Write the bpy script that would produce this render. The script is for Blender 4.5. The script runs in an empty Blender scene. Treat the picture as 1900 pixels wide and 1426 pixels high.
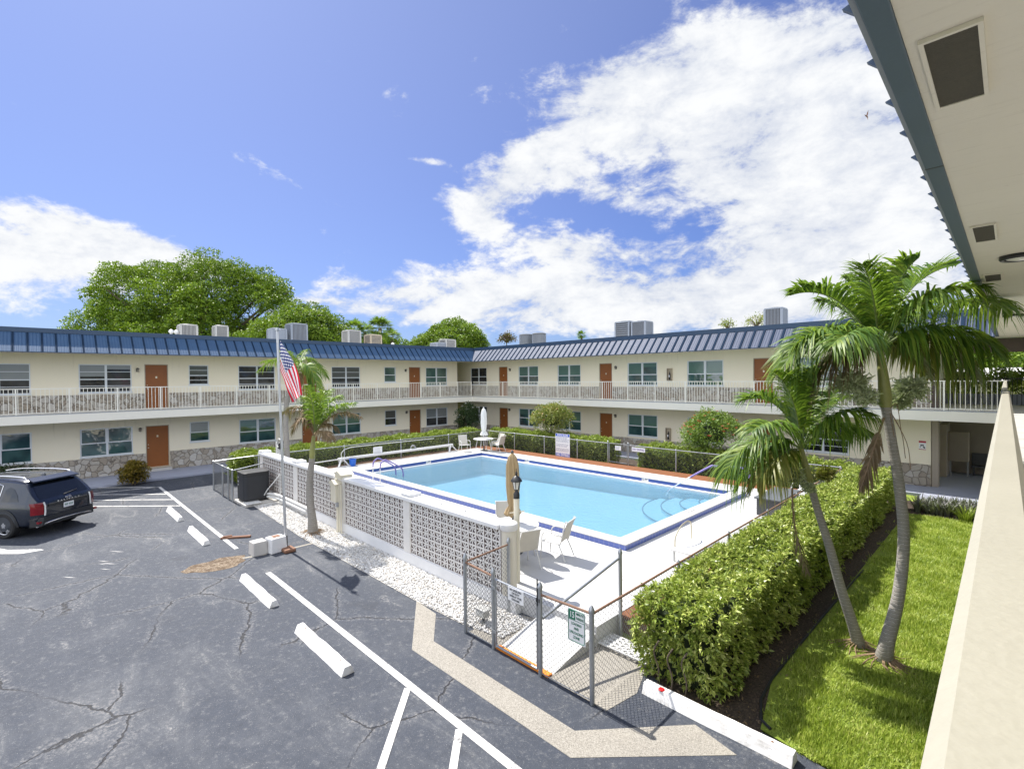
import bpy, math, random
import numpy as np
from mathutils import Vector, Matrix
random.seed(7); rng = np.random.default_rng(7)
SC = bpy.context.scene
COL = SC.collection
PI = math.pi
# ------------------------------------------------------------------ camera model (used for the camera and to read positions off the photograph)
FPX, CX, CY, H = 910.776, 950., 713., 4.65
def _rm(yaw, pitch, roll):
    fw = np.array([-math.sin(yaw)*math.cos(pitch), math.cos(yaw)*math.cos(pitch), math.sin(pitch)])
    r = np.array([math.cos(yaw), math.sin(yaw), 0]); u = np.cross(r, fw)
    c, s = math.cos(roll), math.sin(roll)
    return np.array([c*r+s*u, -(c*u-s*r), fw]).T
RM = _rm(math.radians(45.487), math.radians(-.738), math.radians(-.55))
EYE = np.array([0, 0, H])
def ray(u, v): return RM @ np.array([u-CX, v-CY, FPX])
def G(u, v, z=0.):
    d = ray(u, v); return EYE + d*((z-H)/d[2])
def P(u, v, depth): return EYE + ray(u, v)*(depth/FPX)
def at_x(u, v, x):
    d = ray(u, v); return EYE + d*(x/d[0])
def at_y(u, v, y):
    d = ray(u, v); return EYE + d*(y/d[1])
def xy(u, v, z=0.):
    g = G(u, v, z); return (float(g[0]), float(g[1]))
cam = bpy.data.cameras.new('camera'); cam.sensor_width = 36; cam.lens = FPX/1900*36
cam.clip_start = .02; cam.clip_end = 3000
cob = bpy.data.objects.new('camera', cam); COL.objects.link(cob)
m4 = Matrix.Identity(4)
for i in range(3):
    m4[i][0] = RM[i, 0]; m4[i][1] = -RM[i, 1]; m4[i][2] = -RM[i, 2]; m4[i][3] = EYE[i]
cob.matrix_world = m4
SC.camera = cob
# ------------------------------------------------------------------ objects
WM = {}
def tag(o, label=None, cat=None, group=None, kind=None):
    if label: o['label'] = label
    if cat: o['category'] = cat
    if group: o['group'] = group
    if kind: o['kind'] = kind
    return o
def thing(name, label, cat, loc=(0, 0, 0), rotz=0, group=None):
    o = bpy.data.objects.new(name, None); COL.objects.link(o)
    o.location = [float(c) for c in loc]; o.rotation_euler = (0, 0, rotz); o.empty_display_size = .2
    WM[o] = Matrix.Translation(o.location) @ Matrix.Rotation(rotz, 4, 'Z')
    return tag(o, label, cat, group)
def link(name, me, parent=None, loc=(0, 0, 0), rotz=0, local=False):
    o = bpy.data.objects.new(name, me); COL.objects.link(o)
    o.location = [float(c) for c in loc]; o.rotation_euler = (0, 0, rotz)
    WM[o] = Matrix.Translation(o.location) @ Matrix.Rotation(rotz, 4, 'Z')
    if parent is not None:
        o.parent = parent
        if local: WM[o] = WM[parent] @ WM[o]
        else: o.matrix_parent_inverse = WM[parent].inverted()
    return o
def dup(root, loc, rotz=0, label=None, group=None):
    r = root.copy(); COL.objects.link(r); r.location = [float(c) for c in loc]; r.rotation_euler = (0, 0, rotz)
    if label: r['label'] = label
    if group: r['group'] = group
    for ch in list(root.children):
        c = ch.copy(); COL.objects.link(c); c.parent = r; c.matrix_parent_inverse = ch.matrix_parent_inverse.copy()
        for g in list(ch.children):
            d = g.copy(); COL.objects.link(d); d.parent = c; d.matrix_parent_inverse = g.matrix_parent_inverse.copy()
    return r
class B:
    def __init__(s): s.v = []; s.f = []; s.m = []; s.k = 0
    def add(s, vs, fs):
        n = len(s.v); s.v += [tuple(float(c) for c in p) for p in vs]
        for f in fs: s.f.append([n+i for i in f]); s.m.append(s.k)
        return s
    def box(s, x0, y0, z0, x1, y1, z1):
        return s.add([(x0,y0,z0),(x1,y0,z0),(x1,y1,z0),(x0,y1,z0),(x0,y0,z1),(x1,y0,z1),(x1,y1,z1),(x0,y1,z1)],
                     [(0,3,2,1),(4,5,6,7),(0,1,5,4),(1,2,6,5),(2,3,7,6),(3,0,4,7)])
    def bar(s, p, q, w, h=None, up=(0, 0, 1)):
        p = Vector(p); q = Vector(q); d = (q-p).normalized(); h = w if h is None else h
        u = Vector(up); a = d.cross(u)
        if a.length < 1e-4: a = d.cross(Vector((1, 0, 0)))
        a.normalize(); b = a.cross(d).normalized(); a *= w/2; b *= h/2
        return s.add([p-a-b,p+a-b,p+a+b,p-a+b,q-a-b,q+a-b,q+a+b,q-a+b],
                     [(0,3,2,1),(4,5,6,7),(0,1,5,4),(1,2,6,5),(2,3,7,6),(3,0,4,7)])
    def tube(s, pts, r, n=8, cap=True, closed=False):
        pts = [Vector([float(c) for c in p]) for p in pts]; m = len(pts); rs = r if hasattr(r, '__len__') else [r]*m
        t0 = (pts[1]-pts[0]).normalized(); a = t0.cross(Vector((0, 0, 1)))
        if a.length < 1e-3: a = t0.cross(Vector((1, 0, 0)))
        a.normalize(); vs = []
        for i, p in enumerate(pts):
            t = (pts[min(i+1, m-1)]-pts[max(i-1, 0)]).normalized()
            a = (a - t*a.dot(t)).normalized(); b = t.cross(a)
            for k in range(n):
                th = 2*PI*k/n; vs.append(p + (a*math.cos(th)+b*math.sin(th))*rs[i])
        fs = []
        for i in range(m-1):
            for k in range(n):
                k2 = (k+1) % n; fs.append((i*n+k, i*n+k2, (i+1)*n+k2, (i+1)*n+k))
        if cap: fs.append(tuple(range(n-1, -1, -1))); fs.append(tuple((m-1)*n+k for k in range(n)))
        return s.add(vs, fs)
    def lathe(s, c, prof, n=16, sx=1, sy=1):
        vs = []; m = len(prof)
        for r, z in prof:
            for k in range(n): vs.append((c[0]+r*sx*math.cos(2*PI*k/n), c[1]+r*sy*math.sin(2*PI*k/n), c[2]+z))
        fs = []
        for i in range(m-1):
            for k in range(n):
                k2 = (k+1) % n; fs.append((i*n+k, i*n+k2, (i+1)*n+k2, (i+1)*n+k))
        fs.append(tuple(range(n-1, -1, -1))); fs.append(tuple((m-1)*n+k for k in range(n)))
        return s.add(vs, fs)
    def prism(s, poly, z0, z1):
        n = len(poly); vs = [(x, y, z0) for x, y in poly]+[(x, y, z1) for x, y in poly]
        fs = [tuple(range(n-1, -1, -1)), tuple(range(n, 2*n))]+[(i, (i+1) % n, n+(i+1) % n, n+i) for i in range(n)]
        return s.add(vs, fs)
    def sheet(s, poly, z): return s.add([(x, y, z) for x, y in poly], [tuple(range(len(poly)))])
    def quad(s, a, b, c, d): return s.add([a, b, c, d], [(0, 1, 2, 3)])
    def mesh(s, name, mats, smooth=False, bev=0):
        me = bpy.data.meshes.new(name); me.from_pydata(s.v, [], s.f); me.update()
        for m in (mats if isinstance(mats, (list, tuple)) else [mats]): me.materials.append(m)
        if any(s.m): me.polygons.foreach_set('material_index', s.m)
        if smooth:
            me.polygons.foreach_set('use_smooth', [True]*len(me.polygons))
            if smooth != 'all': me.set_sharp_from_angle(angle=math.radians(38))
        return me
    def obj(s, name, mats, parent=None, smooth=False, loc=(0, 0, 0), rotz=0, local=False, bev=0):
        o = link(name, s.mesh(name, mats, smooth), parent, loc, rotz, local)
        if bev:
            md = o.modifiers.new('bevel', 'BEVEL'); md.width = bev; md.segments = 2; md.limit_method = 'ANGLE'
        return o
def struct(name, b, m, smooth=False):
    return tag(b.obj(name, m, smooth=smooth), kind='structure')
def arc(c, r, a0, a1, n, f): return [f(c, r, a0+(a1-a0)*i/n) for i in range(n+1)]
def bez(p0, p1, p2, n):
    p0, p1, p2 = np.array(p0, float), np.array(p1, float), np.array(p2, float)
    t = np.linspace(0, 1, n)[:, None]
    return (1-t)**2*p0+2*t*(1-t)*p1+t*t*p2
def catmull(pts, n):
    pts = [np.array(p, float) for p in pts]; q = [2*pts[0]-pts[1]]+pts+[2*pts[-1]-pts[-2]]; out = []
    for i in range(1, len(q)-2):
        for k in range(n):
            t = k/n; a, b, c, d = q[i-1], q[i], q[i+1], q[i+2]
            out.append(.5*((2*b)+(c-a)*t+(2*a-5*b+4*c-d)*t*t+(3*b-a-3*c+d)*t**3))
    out.append(pts[-1]); return out
def raw_mesh(name, V, F, mat, uv=None, smooth=False):
    """V (n,3) vertices, F (m,k) faces of equal size"""
    V = np.asarray(V, np.float32); F = np.asarray(F, np.int32)
    me = bpy.data.meshes.new(name); k = F.shape[1]
    me.vertices.add(len(V)); me.vertices.foreach_set('co', V.ravel())
    me.loops.add(F.size); me.loops.foreach_set('vertex_index', F.ravel())
    me.polygons.add(len(F)); me.polygons.foreach_set('loop_start', np.arange(len(F), dtype=np.int32)*k)
    me.polygons.foreach_set('loop_total', np.full(len(F), k, np.int32))
    if smooth: me.polygons.foreach_set('use_smooth', np.ones(len(F), bool))
    me.update(calc_edges=True); me.materials.append(mat); return me
def unit(a): return a/np.maximum(np.linalg.norm(a, axis=-1, keepdims=True), 1e-9)
def leaves(name, pts, nrm, L, Wd, mat, parent=None, spread=.9, per=1, curl=.15, lift=.0):
    """diamond leaves: a leaf (or a rosette of `per`) at every point, leaning along the normals"""
    pts = np.repeat(np.asarray(pts, float), per, 0); nrm = np.repeat(np.asarray(nrm, float), per, 0); n = len(pts)
    ax = unit(nrm*(1-spread*.5)+unit(rng.normal(size=(n, 3)))*spread+np.array([0, 0, lift]))
    side = unit(np.cross(ax, unit(rng.normal(size=(n, 3)))*.75+np.array([-.25, 0, .75])))
    up = np.cross(side, ax); l = (L*rng.uniform(.65, 1.25, n))[:, None]; w = (Wd*rng.uniform(.7, 1.2, n))[:, None]
    a = pts; b = pts+ax*l*.5+side*w*.5+up*l*curl*.3; c = pts+ax*l-up*l*curl; d = pts+ax*l*.5-side*w*.5+up*l*curl*.3
    V = np.stack([a, b, c, d], 1).reshape(-1, 3); F = np.arange(4*n).reshape(n, 4)
    me = raw_mesh(name, V, F, mat); return link(name, me, parent)
def text_mesh(name, s, size, origin, ax, up, mat, parent=None, align='CENTER', depth=.002, off=.004, bold=0.0, sx=1.):
    cu = bpy.data.curves.new('t', 'FONT'); cu.body = s; cu.size = size; cu.align_x = align; cu.align_y = 'CENTER'; cu.extrude = depth
    cu.offset = bold; cu.resolution_u = 3
    t = bpy.data.objects.new('t', cu); COL.objects.link(t)
    me = bpy.data.meshes.new_from_object(t.evaluated_get(bpy.context.evaluated_depsgraph_get()))
    bpy.data.objects.remove(t); bpy.data.curves.remove(cu)
    ax = Vector(ax).normalized(); up = Vector(up).normalized(); nz = ax.cross(up)
    M = Matrix((( ax.x*sx, up.x, nz.x, origin[0]+nz.x*off), (ax.y*sx, up.y, nz.y, origin[1]+nz.y*off), (ax.z*sx, up.z, nz.z, origin[2]+nz.z*off), (0, 0, 0, 1)))
    me.transform(M); me.materials.clear(); me.materials.append(mat); me.name = name
    return link(name, me, parent)
# ------------------------------------------------------------------ materials
class NT:
    def __init__(s, nt): s.nt = nt; s.n = nt.nodes; s.l = nt.links
    def __call__(s, typ, ins=None, **props):
        nd = s.n.new(typ)
        for k, v in props.items(): setattr(nd, k, v)
        for k, v in (ins or {}).items(): s.put(nd.inputs[k], v)
        return nd
    def put(s, sock, v):
        if isinstance(v, bpy.types.Node): v = v.outputs[0]
        if isinstance(v, bpy.types.NodeSocket): s.l.new(v, sock)
        elif isinstance(v, (tuple, list)) and sock.type == 'RGBA' and len(v) == 3: sock.default_value = (*v, 1)
        else: sock.default_value = v
    def math(s, op, a, b=0., c=None, clamp=False):
        nd = s.n.new('ShaderNodeMath'); nd.operation = op; nd.use_clamp = clamp; s.put(nd.inputs[0], a); s.put(nd.inputs[1], b)
        if c is not None: s.put(nd.inputs[2], c)
        return nd.outputs[0]
    def vmath(s, op, a, b=(0, 0, 0)):
        nd = s.n.new('ShaderNodeVectorMath'); nd.operation = op; s.put(nd.inputs[0], a); s.put(nd.inputs[1], b)
        return nd.outputs['Value'] if op in ('DOT_PRODUCT', 'LENGTH', 'DISTANCE') else nd.outputs[0]
    def noise(s, co, scale, detail=4, rough=.55, dist=0.):
        return s('ShaderNodeTexNoise', {'Vector': co, 'Scale': scale, 'Detail': detail, 'Roughness': rough, 'Distortion': dist}).outputs[0]
    def smooth(s, x, a, b, lo=0., hi=1.):
        nd = s.n.new('ShaderNodeMapRange'); nd.interpolation_type = 'SMOOTHSTEP'
        for k, v in zip((0, 1, 2, 3, 4), (x, a, b, lo, hi)): s.put(nd.inputs[k], v)
        return nd.outputs[0]
    def mix(s, f, a, b, typ='MIX'):
        nd = s.n.new('ShaderNodeMix'); nd.data_type = 'RGBA'; nd.blend_type = typ
        s.put(nd.inputs[0], f); s.put(nd.inputs[6], a); s.put(nd.inputs[7], b); return nd.outputs[2]
    def ramp(s, x, stops):
        nd = s.n.new('ShaderNodeValToRGB'); e = nd.color_ramp.elements
        while len(e) < len(stops): e.new(.5)
        for k, (p, c) in enumerate(stops): e[k].position = p; e[k].color = (*c, 1)
        s.put(nd.inputs[0], x); return nd.outputs[0]
    def bump(s, h, strength=.3, dist=.01): return s('ShaderNodeBump', {'Height': h, 'Strength': strength, 'Distance': dist}).outputs[0]
    def scale(s, co, v):
        nd = s.n.new('ShaderNodeMapping'); s.put(nd.inputs[0], co); nd.inputs['Scale'].default_value = v; return nd.outputs[0]
def M_(name, fn=None, **kw):
    m = bpy.data.materials.new(name); m.use_nodes = True; t = NT(m.node_tree)
    bs = t.n['Principled BSDF']
    co = t('ShaderNodeNewGeometry').outputs['Position']
    for k, v in kw.items(): t.put(bs.inputs[k.replace('_', ' ')], v)
    if fn: fn(t, bs, co)
    return m
def flat(name, col, rough=.6, var=.12, sc=6., bump=0., bsc=60., **kw):
    """painted or plain surface with mottling, fine grain and a little relief"""
    def f(t, bs, co):
        n = t.noise(co, sc, 5, .6); g = t.noise(co, bsc, 2, .5)
        k = t.math('ADD', t.math('MULTIPLY', t.math('SUBTRACT', n, .5), var*2), t.math('MULTIPLY', t.math('SUBTRACT', g, .5), var))
        c = t.mix(1., col, t('ShaderNodeCombineColor', {0: t.math('ADD', k, 1.), 1: t.math('ADD', k, 1.), 2: t.math('ADD', k, 1.)}).outputs[0], 'MULTIPLY')
        t.put(bs.inputs['Base Color'], c); t.put(bs.inputs['Roughness'], t.math('ADD', t.math('MULTIPLY', n, .12), rough-.06))
        if bump: t.put(bs.inputs['Normal'], t.bump(g, bump, .01))
    return M_(name, f, **kw)
MT = {}
def _stucco(t, bs, co):
    n = t.noise(co, .8, 6, .62); g = t.noise(co, 42., 3, .6); st = t.noise(t.scale(co, (5., 5., .35)), 1.6, 5, .65); z = t('ShaderNodeSeparateXYZ', {0: co}).outputs[2]
    c = t.mix(n, (.86, .79, .62), (.80, .735, .58))
    drip = t.math('MULTIPLY', t.smooth(st, .55, .75), t.math('MAXIMUM', t.smooth(z, 4.9, 6.0), t.smooth(t.math('ABSOLUTE', t.math('SUBTRACT', z, 2.6)), .7, .0)))
    c = t.mix(t.math('MULTIPLY', drip, .30), c, (.42, .38, .30)); pt = t.smooth(t.noise(co, 1.9, 3, .5), .64, .66); c = t.mix(t.math('MULTIPLY', pt, .10), c, (.86, .80, .66))
    c = t.mix(t.math('MULTIPLY', t.smooth(g, .56, .70), .10), c, (.5, .45, .36)); t.put(bs.inputs['Base Color'], c); t.put(bs.inputs['Normal'], t.bump(g, .6, .012))
MT['stucco'] = M_('stucco', _stucco, Roughness=.9)
MT['trim'] = flat('slab_paint', (.78, .755, .67), .7, .05, 1.2)
def _soffit(t, bs, co):
    n = t.noise(co, 1.1, 6, .65); g = t.noise(co, 90., 3, .6); br = t.noise(t.scale(co, (.7, 9., 1)), 2.2, 6, .7); sp = t.noise(co, 11., 4, .7)
    c = t.mix(n, (.78, .74, .64), (.69, .65, .56)); c = t.mix(t.math('MULTIPLY', t.smooth(br, .54, .74), .28), c, (.40, .355, .28)); c = t.mix(t.math('MULTIPLY', t.smooth(sp, .68, .76), .35), c, (.33, .28, .22))
    t.put(bs.inputs['Base Color'], c); t.put(bs.inputs['Normal'], t.bump(t.math('ADD', g, br), .35, .006))
MT['soffit'] = M_('soffit_paint', _soffit, Roughness=.85)
MT['white'] = flat('white_paint', (.80, .80, .78), .45, .04, 4.)
MT['rail'] = flat('rail_paint', (.80, .78, .70), .45, .04, 3.)
MT['cap'] = flat('rail_cap_paint', (.34, .325, .265), .55, .10, 2.5, .1, 90.)
MT['frame'] = flat('window_aluminium', (.66, .70, .74), .4, .05, 4.)
MT['door'] = flat('door_paint', (.24, .075, .012), .5, .16, 3.)
MT['metal'] = flat('galvanised_steel', (.36, .38, .40), .42, .15, 9., Metallic=.75)
MT['rust'] = flat('rusty_rail', (.20, .115, .075), .8, .5, 14.)
MT['chrome'] = flat('brushed_chrome', (.75, .75, .76), .2, .05, 9., Metallic=1.)
MT['dark'] = flat('black_paint', (.018, .019, .021), .45, .2, 8.)
MT['darkgrey'] = flat('dark_grey_plastic', (.06, .063, .068), .5, .15, 8.)
MT['grey'] = flat('grey_paint', (.30, .31, .32), .6, .12, 5.)
MT['tan'] = flat('tan_plastic', (.42, .36, .27), .7, .1, 5.)
MT['hvac'] = flat('weathered_casing', (.40, .40, .385), .55, .12, 3.)
MT['hvac_d'] = flat('dark_casing', (.10, .11, .12), .55, .15, 3.)
MT['hvac_g'] = flat('grey_casing', (.25, .28, .33), .5, .12, 3.)
MT['red'] = flat('red_reflector', (.65, .02, .025), .35, .05)
MT['brass'] = flat('pale_metal', (.6, .55, .42), .35, .05, Metallic=.6)
MT['blockwall'] = flat('breeze_block_paint', (.66, .64, .61), .85, .10, 3., .3, 50.)
MT['wallbase'] = flat('white_masonry_paint', (.70, .70, .70), .8, .10, 2., .3, 40.)
MT['umb_tan'] = flat('tan_canvas', (.38, .28, .155), .9, .18, 7.)
MT['umb_white'] = flat('pale_canvas', (.72, .72, .70), .9, .1, 7.)
MT['sling'] = flat('woven_sling', (.50, .475, .42), .85, .1, 5.)
MT['wood'] = flat('old_wood', (.20, .10, .06), .8, .3, 12.)
MT['brown_pad'] = flat('brown_cap', (.20, .095, .05), .7, .2, 8.)
MT['concrete'] = flat('old_concrete', (.50, .48, .45), .9, .22, 3., .4, 60.)
MT['blue_plastic'] = flat('blue_plastic', (.01, .12, .55), .4, .05)
MT['orange'] = flat('orange_plastic', (.75, .24, .02), .6, .2, 12.)
MT['sign_white'] = flat('sign_white', (.80, .80, .80), .45, .03)
MT['sign_green'] = flat('sign_green', (.01, .16, .09), .45, .03)
MT['sign_blue'] = flat('sign_blue', (.03, .10, .52), .45, .03)
MT['sign_red'] = flat('sign_red', (.42, .03, .05), .45, .03)
MT['ink'] = flat('sign_ink', (.035, .04, .05), .5, .03)
MT['ink_purple'] = flat('sign_ink_purple', (.16, .08, .30), .5, .03)
MT['lens'] = flat('lamp_glass', (.75, .74, .68), .2, .03)
MT['plastic_white'] = flat('white_plastic', (.64, .64, .625), .4, .04)
MT['lavender'] = flat('rail_sleeve', (.22, .17, .42), .6, .55, 38.)
MT['screen'] = flat('insect_screen', (.075, .068, .052), .9, .25, 40., .4, 160.)
MT['lampglass'] = flat('lamp_shade_glass', (.22, .20, .16), .3, .1)
MT['floor_n'] = flat('near_floor_paint', (.50, .49, .46), .8, .15, 3.)
MT['pillar'] = flat('cream_pillar_block', (.64, .60, .50), .85, .08, 3., .3, 40.)
MT['plastic_c'] = flat('cream_plastic', (.66, .62, .50), .5, .06, 4.)
MT['wire'] = flat('fence_wire', (.15, .155, .16), .5, .1, 9.)
MT['print'] = flat('small_print', (.25, .26, .34), .6, .05)
MT['chrome_d'] = flat('aluminium_pole', (.50, .51, .53), .38, .12, 6., Metallic=.8)
MT['walk'] = flat('painted_walkway', (.30, .32, .39), .85, .14, 1.5, .3, 60.)
MT['redpaint'] = flat('red_painted_concrete', (.18, .064, .020), .85, .28, 2.2, .3, 60.)
MT['dirt'] = flat('bare_dirt', (.17, .10, .055), .95, .45, 9., .6, 50.)
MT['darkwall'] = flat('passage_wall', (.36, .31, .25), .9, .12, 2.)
MT['brown_beam_and_shade'] = flat('brown_beam_and_shade', (.10, .075, .06), .7, .15, 3.)
def _deck(t, bs, co):
    n = t.noise(co, .9, 6, .62); g = t.noise(co, 22., 4, .6); s = t.smooth(t.noise(co, 5., 5, .7, .6), .62, .74)
    c = t.mix(t.math('MULTIPLY', n, .5), (.53, .53, .525), (.44, .44, .43)); c = t.mix(t.math('MULTIPLY', s, .22), c, (.45, .43, .40))
    wn = t('ShaderNodeTexNoise', {'Vector': co, 'Scale': 2.2, 'Detail': 5}); ck = t('ShaderNodeTexVoronoi', {'Vector': t.vmath('ADD', co, wn.outputs[1]), 'Scale': .33}, feature='DISTANCE_TO_EDGE').outputs[0]
    c = t.mix(t.math('MULTIPLY', t.smooth(ck, .007, .003), .55), c, (.22, .21, .2))
    t.put(bs.inputs['Base Color'], t.mix(t.math('MULTIPLY', t.smooth(g, .6, .75), .2), c, (.42, .41, .39))); t.put(bs.inputs['Normal'], t.bump(g, .25, .004))
MT['deck'] = M_('white_deck_paint', _deck, Roughness=.75)
def _asphalt(t, bs, co):
    big = t.noise(co, .26, 5, .6, .4); mid = t.noise(t.scale(co, (.5, 1.6, 1)), 1.0, 7, .7, .9); mid2 = t.noise(t.scale(co, (1.7, .6, 1)), 2.3, 6, .72, .6); fine = t.noise(co, 60., 3, .7); gr = t.noise(co, 19., 5, .75); gv = t('ShaderNodeTexVoronoi', {'Vector': co, 'Scale': 30.}).outputs[0]
    w = t.smooth(t.math('ADD', t.math('MULTIPLY', big, .62), t.math('MULTIPLY', mid, .5)), .53, .80)
    c = t.mix(w, (.038, .046, .064), (.098, .104, .116))
    c = t.mix(t.math('MULTIPLY', t.smooth(mid2, .38, .62), .35), c, (.035, .041, .054))
    scuff = t.math('MULTIPLY', t.smooth(mid, .56, .72), t.smooth(gr, .46, .60))
    c = t.mix(t.math('MULTIPLY', scuff, .6), c, (.32, .31, .29))
    sc2 = t.math('MULTIPLY', t.smooth(mid2, .58, .70), t.smooth(gr, .50, .62)); c = t.mix(t.math('MULTIPLY', sc2, .45), c, (.28, .275, .26))
    sp = t.math('MULTIPLY', t.smooth(gv, .20, .10), t.smooth(gr, .5, .62)); c = t.mix(t.math('MULTIPLY', sp, .75), c, (.38, .37, .35))
    g2 = t.noise(co, 8., 8, .78); c = t.mix(t.math('MULTIPLY', t.smooth(g2, .52, .66), .42), c, (.20, .20, .20)); c = t.mix(t.math('MULTIPLY', t.smooth(g2, .46, .34), .5), c, (.022, .026, .036))
    sp = t.smooth(fine, .60, .70); c = t.mix(t.math('MULTIPLY', sp, .6), c, (.30, .30, .295))
    oil = t.smooth(t.noise(co, .9, 3, .5), .66, .74); c = t.mix(t.math('MULTIPLY', oil, .3), c, (.022, .024, .03))
    dk = t.smooth(gr, .44, .32); c = t.mix(t.math('MULTIPLY', dk, .45), c, (.024, .027, .034))
    wn = t('ShaderNodeTexNoise', {'Vector': co, 'Scale': 1.7, 'Detail': 6, 'Roughness': .65})
    wv = t('ShaderNodeVectorMath', {0: wn.outputs[1]}, operation='SCALE'); wv.inputs['Scale'].default_value = .34
    vv = t('ShaderNodeTexVoronoi', {'Vector': t.vmath('ADD', co, wv.outputs[0]), 'Scale': .36}, feature='DISTANCE_TO_EDGE').outputs[0]
    gate = t.smooth(t.noise(co, .33, 2, .5), .44, .52)
    cr = t.math('MULTIPLY', t.smooth(vv, .0058, .0018), gate)
    halo = t.math('MULTIPLY', t.smooth(vv, .045, .010), t.math('MULTIPLY', gate, t.smooth(gr, .45, .62)))
    c = t.mix(t.math('MULTIPLY', halo, .45), c, (.27, .26, .25))
    c = t.mix(t.math('MULTIPLY', cr, .85), c, (.010, .010, .012))
    t.put(bs.inputs['Base Color'], c)
    hgt = t.math('SUBTRACT', t.math('ADD', t.math('MULTIPLY', fine, .6), gr), t.math('MULTIPLY', cr, 2.))
    t.put(bs.inputs['Normal'], t.bump(hgt, .7, .014)); t.put(bs.inputs['Roughness'], t.math('SUBTRACT', .80, t.math('MULTIPLY', w, .05)))
MT['asphalt'] = M_('asphalt', _asphalt)
def _line(t, bs, co):
    f = t.noise(co, 55., 4, .7); b = t.noise(co, 4., 5, .65)
    w = t.smooth(t.math('ADD', t.math('MULTIPLY', f, .5), t.math('MULTIPLY', b, .5)), .535, .60)
    t.put(bs.inputs['Base Color'], t.mix(t.math('MULTIPLY', w, .9), t.mix(b, (.60, .59, .57), (.46, .455, .44)), (.09, .09, .095))); t.put(bs.inputs['Normal'], t.bump(f, .3, .005))
MT['line'] = M_('worn_line_paint', _line, Roughness=.75)
def _band(t, bs, co):
    f = t.noise(co, 42., 4, .75); b = t.noise(co, 1.5, 5, .65)
    pv = t('ShaderNodeTexVoronoi', {'Vector': co, 'Scale': 95.}).outputs['Color']; pr = t('ShaderNodeSeparateColor', {0: pv}).outputs[0]
    c = t.mix(b, (.33, .305, .26), (.21, .195, .17)); c = t.mix(t.math('MULTIPLY', t.smooth(pr, .45, 1.), .7), c, (.40, .375, .33)); c = t.mix(t.math('MULTIPLY', t.smooth(pr, .3, .0), .5), c, (.10, .09, .08)); c = t.mix(t.math('MULTIPLY', t.smooth(f, .58, .70), .5), c, (.13, .12, .11))
    t.put(bs.inputs['Base Color'], c); t.put(bs.inputs['Normal'], t.bump(f, .7, .012))
MT['band'] = M_('exposed_aggregate', _band, Roughness=.9)
def _stone(t, bs, co):
    wn = t('ShaderNodeTexNoise', {'Vector': co, 'Scale': 3., 'Detail': 2}); wv = t('ShaderNodeVectorMath', {0: wn.outputs[1]}, operation='SCALE'); wv.inputs['Scale'].default_value = .22
    p = t.vmath('ADD', co, wv.outputs[0])
    e = t('ShaderNodeTexVoronoi', {'Vector': p, 'Scale': 4.0, 'Randomness': .9}, feature='DISTANCE_TO_EDGE').outputs[0]
    cell = t('ShaderNodeTexVoronoi', {'Vector': p, 'Scale': 4.0, 'Randomness': .9}).outputs['Color']
    r = t('ShaderNodeSeparateColor', {0: cell}).outputs[0]
    n = t.noise(co, 14., 5, .65)
    c = t.ramp(r, [(0, (.34, .29, .23)), (.35, (.43, .385, .32)), (.7, (.50, .465, .41)), (1, (.60, .58, .54))])
    c = t.mix(t.math('MULTIPLY', n, .55), c, (.25, .21, .16))
    j = t.smooth(e, .035, .015); c = t.mix(j, c, (.17, .145, .115))
    t.put(bs.inputs['Base Color'], c)
    hgt = t.math('ADD', t.smooth(e, 0., .09), t.math('MULTIPLY', n, .25)); t.put(bs.inputs['Normal'], t.bump(hgt, .8, .03))
MT['stone'] = M_('field_stone', _stone, Roughness=.85)
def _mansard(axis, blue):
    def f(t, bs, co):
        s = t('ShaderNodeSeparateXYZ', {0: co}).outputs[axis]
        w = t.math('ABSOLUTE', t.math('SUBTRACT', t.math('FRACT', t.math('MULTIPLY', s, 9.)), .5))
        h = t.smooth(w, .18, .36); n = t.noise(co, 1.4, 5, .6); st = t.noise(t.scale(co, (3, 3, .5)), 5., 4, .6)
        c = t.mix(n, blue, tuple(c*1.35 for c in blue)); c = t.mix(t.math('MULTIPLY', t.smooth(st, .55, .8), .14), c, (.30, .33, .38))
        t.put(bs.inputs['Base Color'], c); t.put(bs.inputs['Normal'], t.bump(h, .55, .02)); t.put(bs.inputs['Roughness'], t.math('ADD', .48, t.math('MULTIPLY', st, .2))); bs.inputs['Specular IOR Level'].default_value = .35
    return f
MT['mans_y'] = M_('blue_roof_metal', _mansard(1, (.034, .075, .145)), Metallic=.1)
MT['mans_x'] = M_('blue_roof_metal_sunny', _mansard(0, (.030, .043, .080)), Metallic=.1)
MT['seam'] = flat('roof_seam', (.016, .030, .056), .92, .1, 3., Specular_IOR_Level=.05)  # shadow along the seams put into the colour, darker than the panels
MT['block_in'] = flat('block_inside_shade', (.22, .17, .155), .95, .15, 8.)  # shade inside the block openings, given as a dark brown colour
MT['mans_trim'] = flat('blue_roof_trim', (.03, .06, .11), .4, .15, 2., Metallic=.15)
MT['mans_under'] = flat('blue_fascia', (.085, .125, .17), .5, .12, 2.5, Metallic=.1)
MT['roof'] = flat('flat_roof', (.55, .54, .52), .9, .15, 1.)
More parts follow.
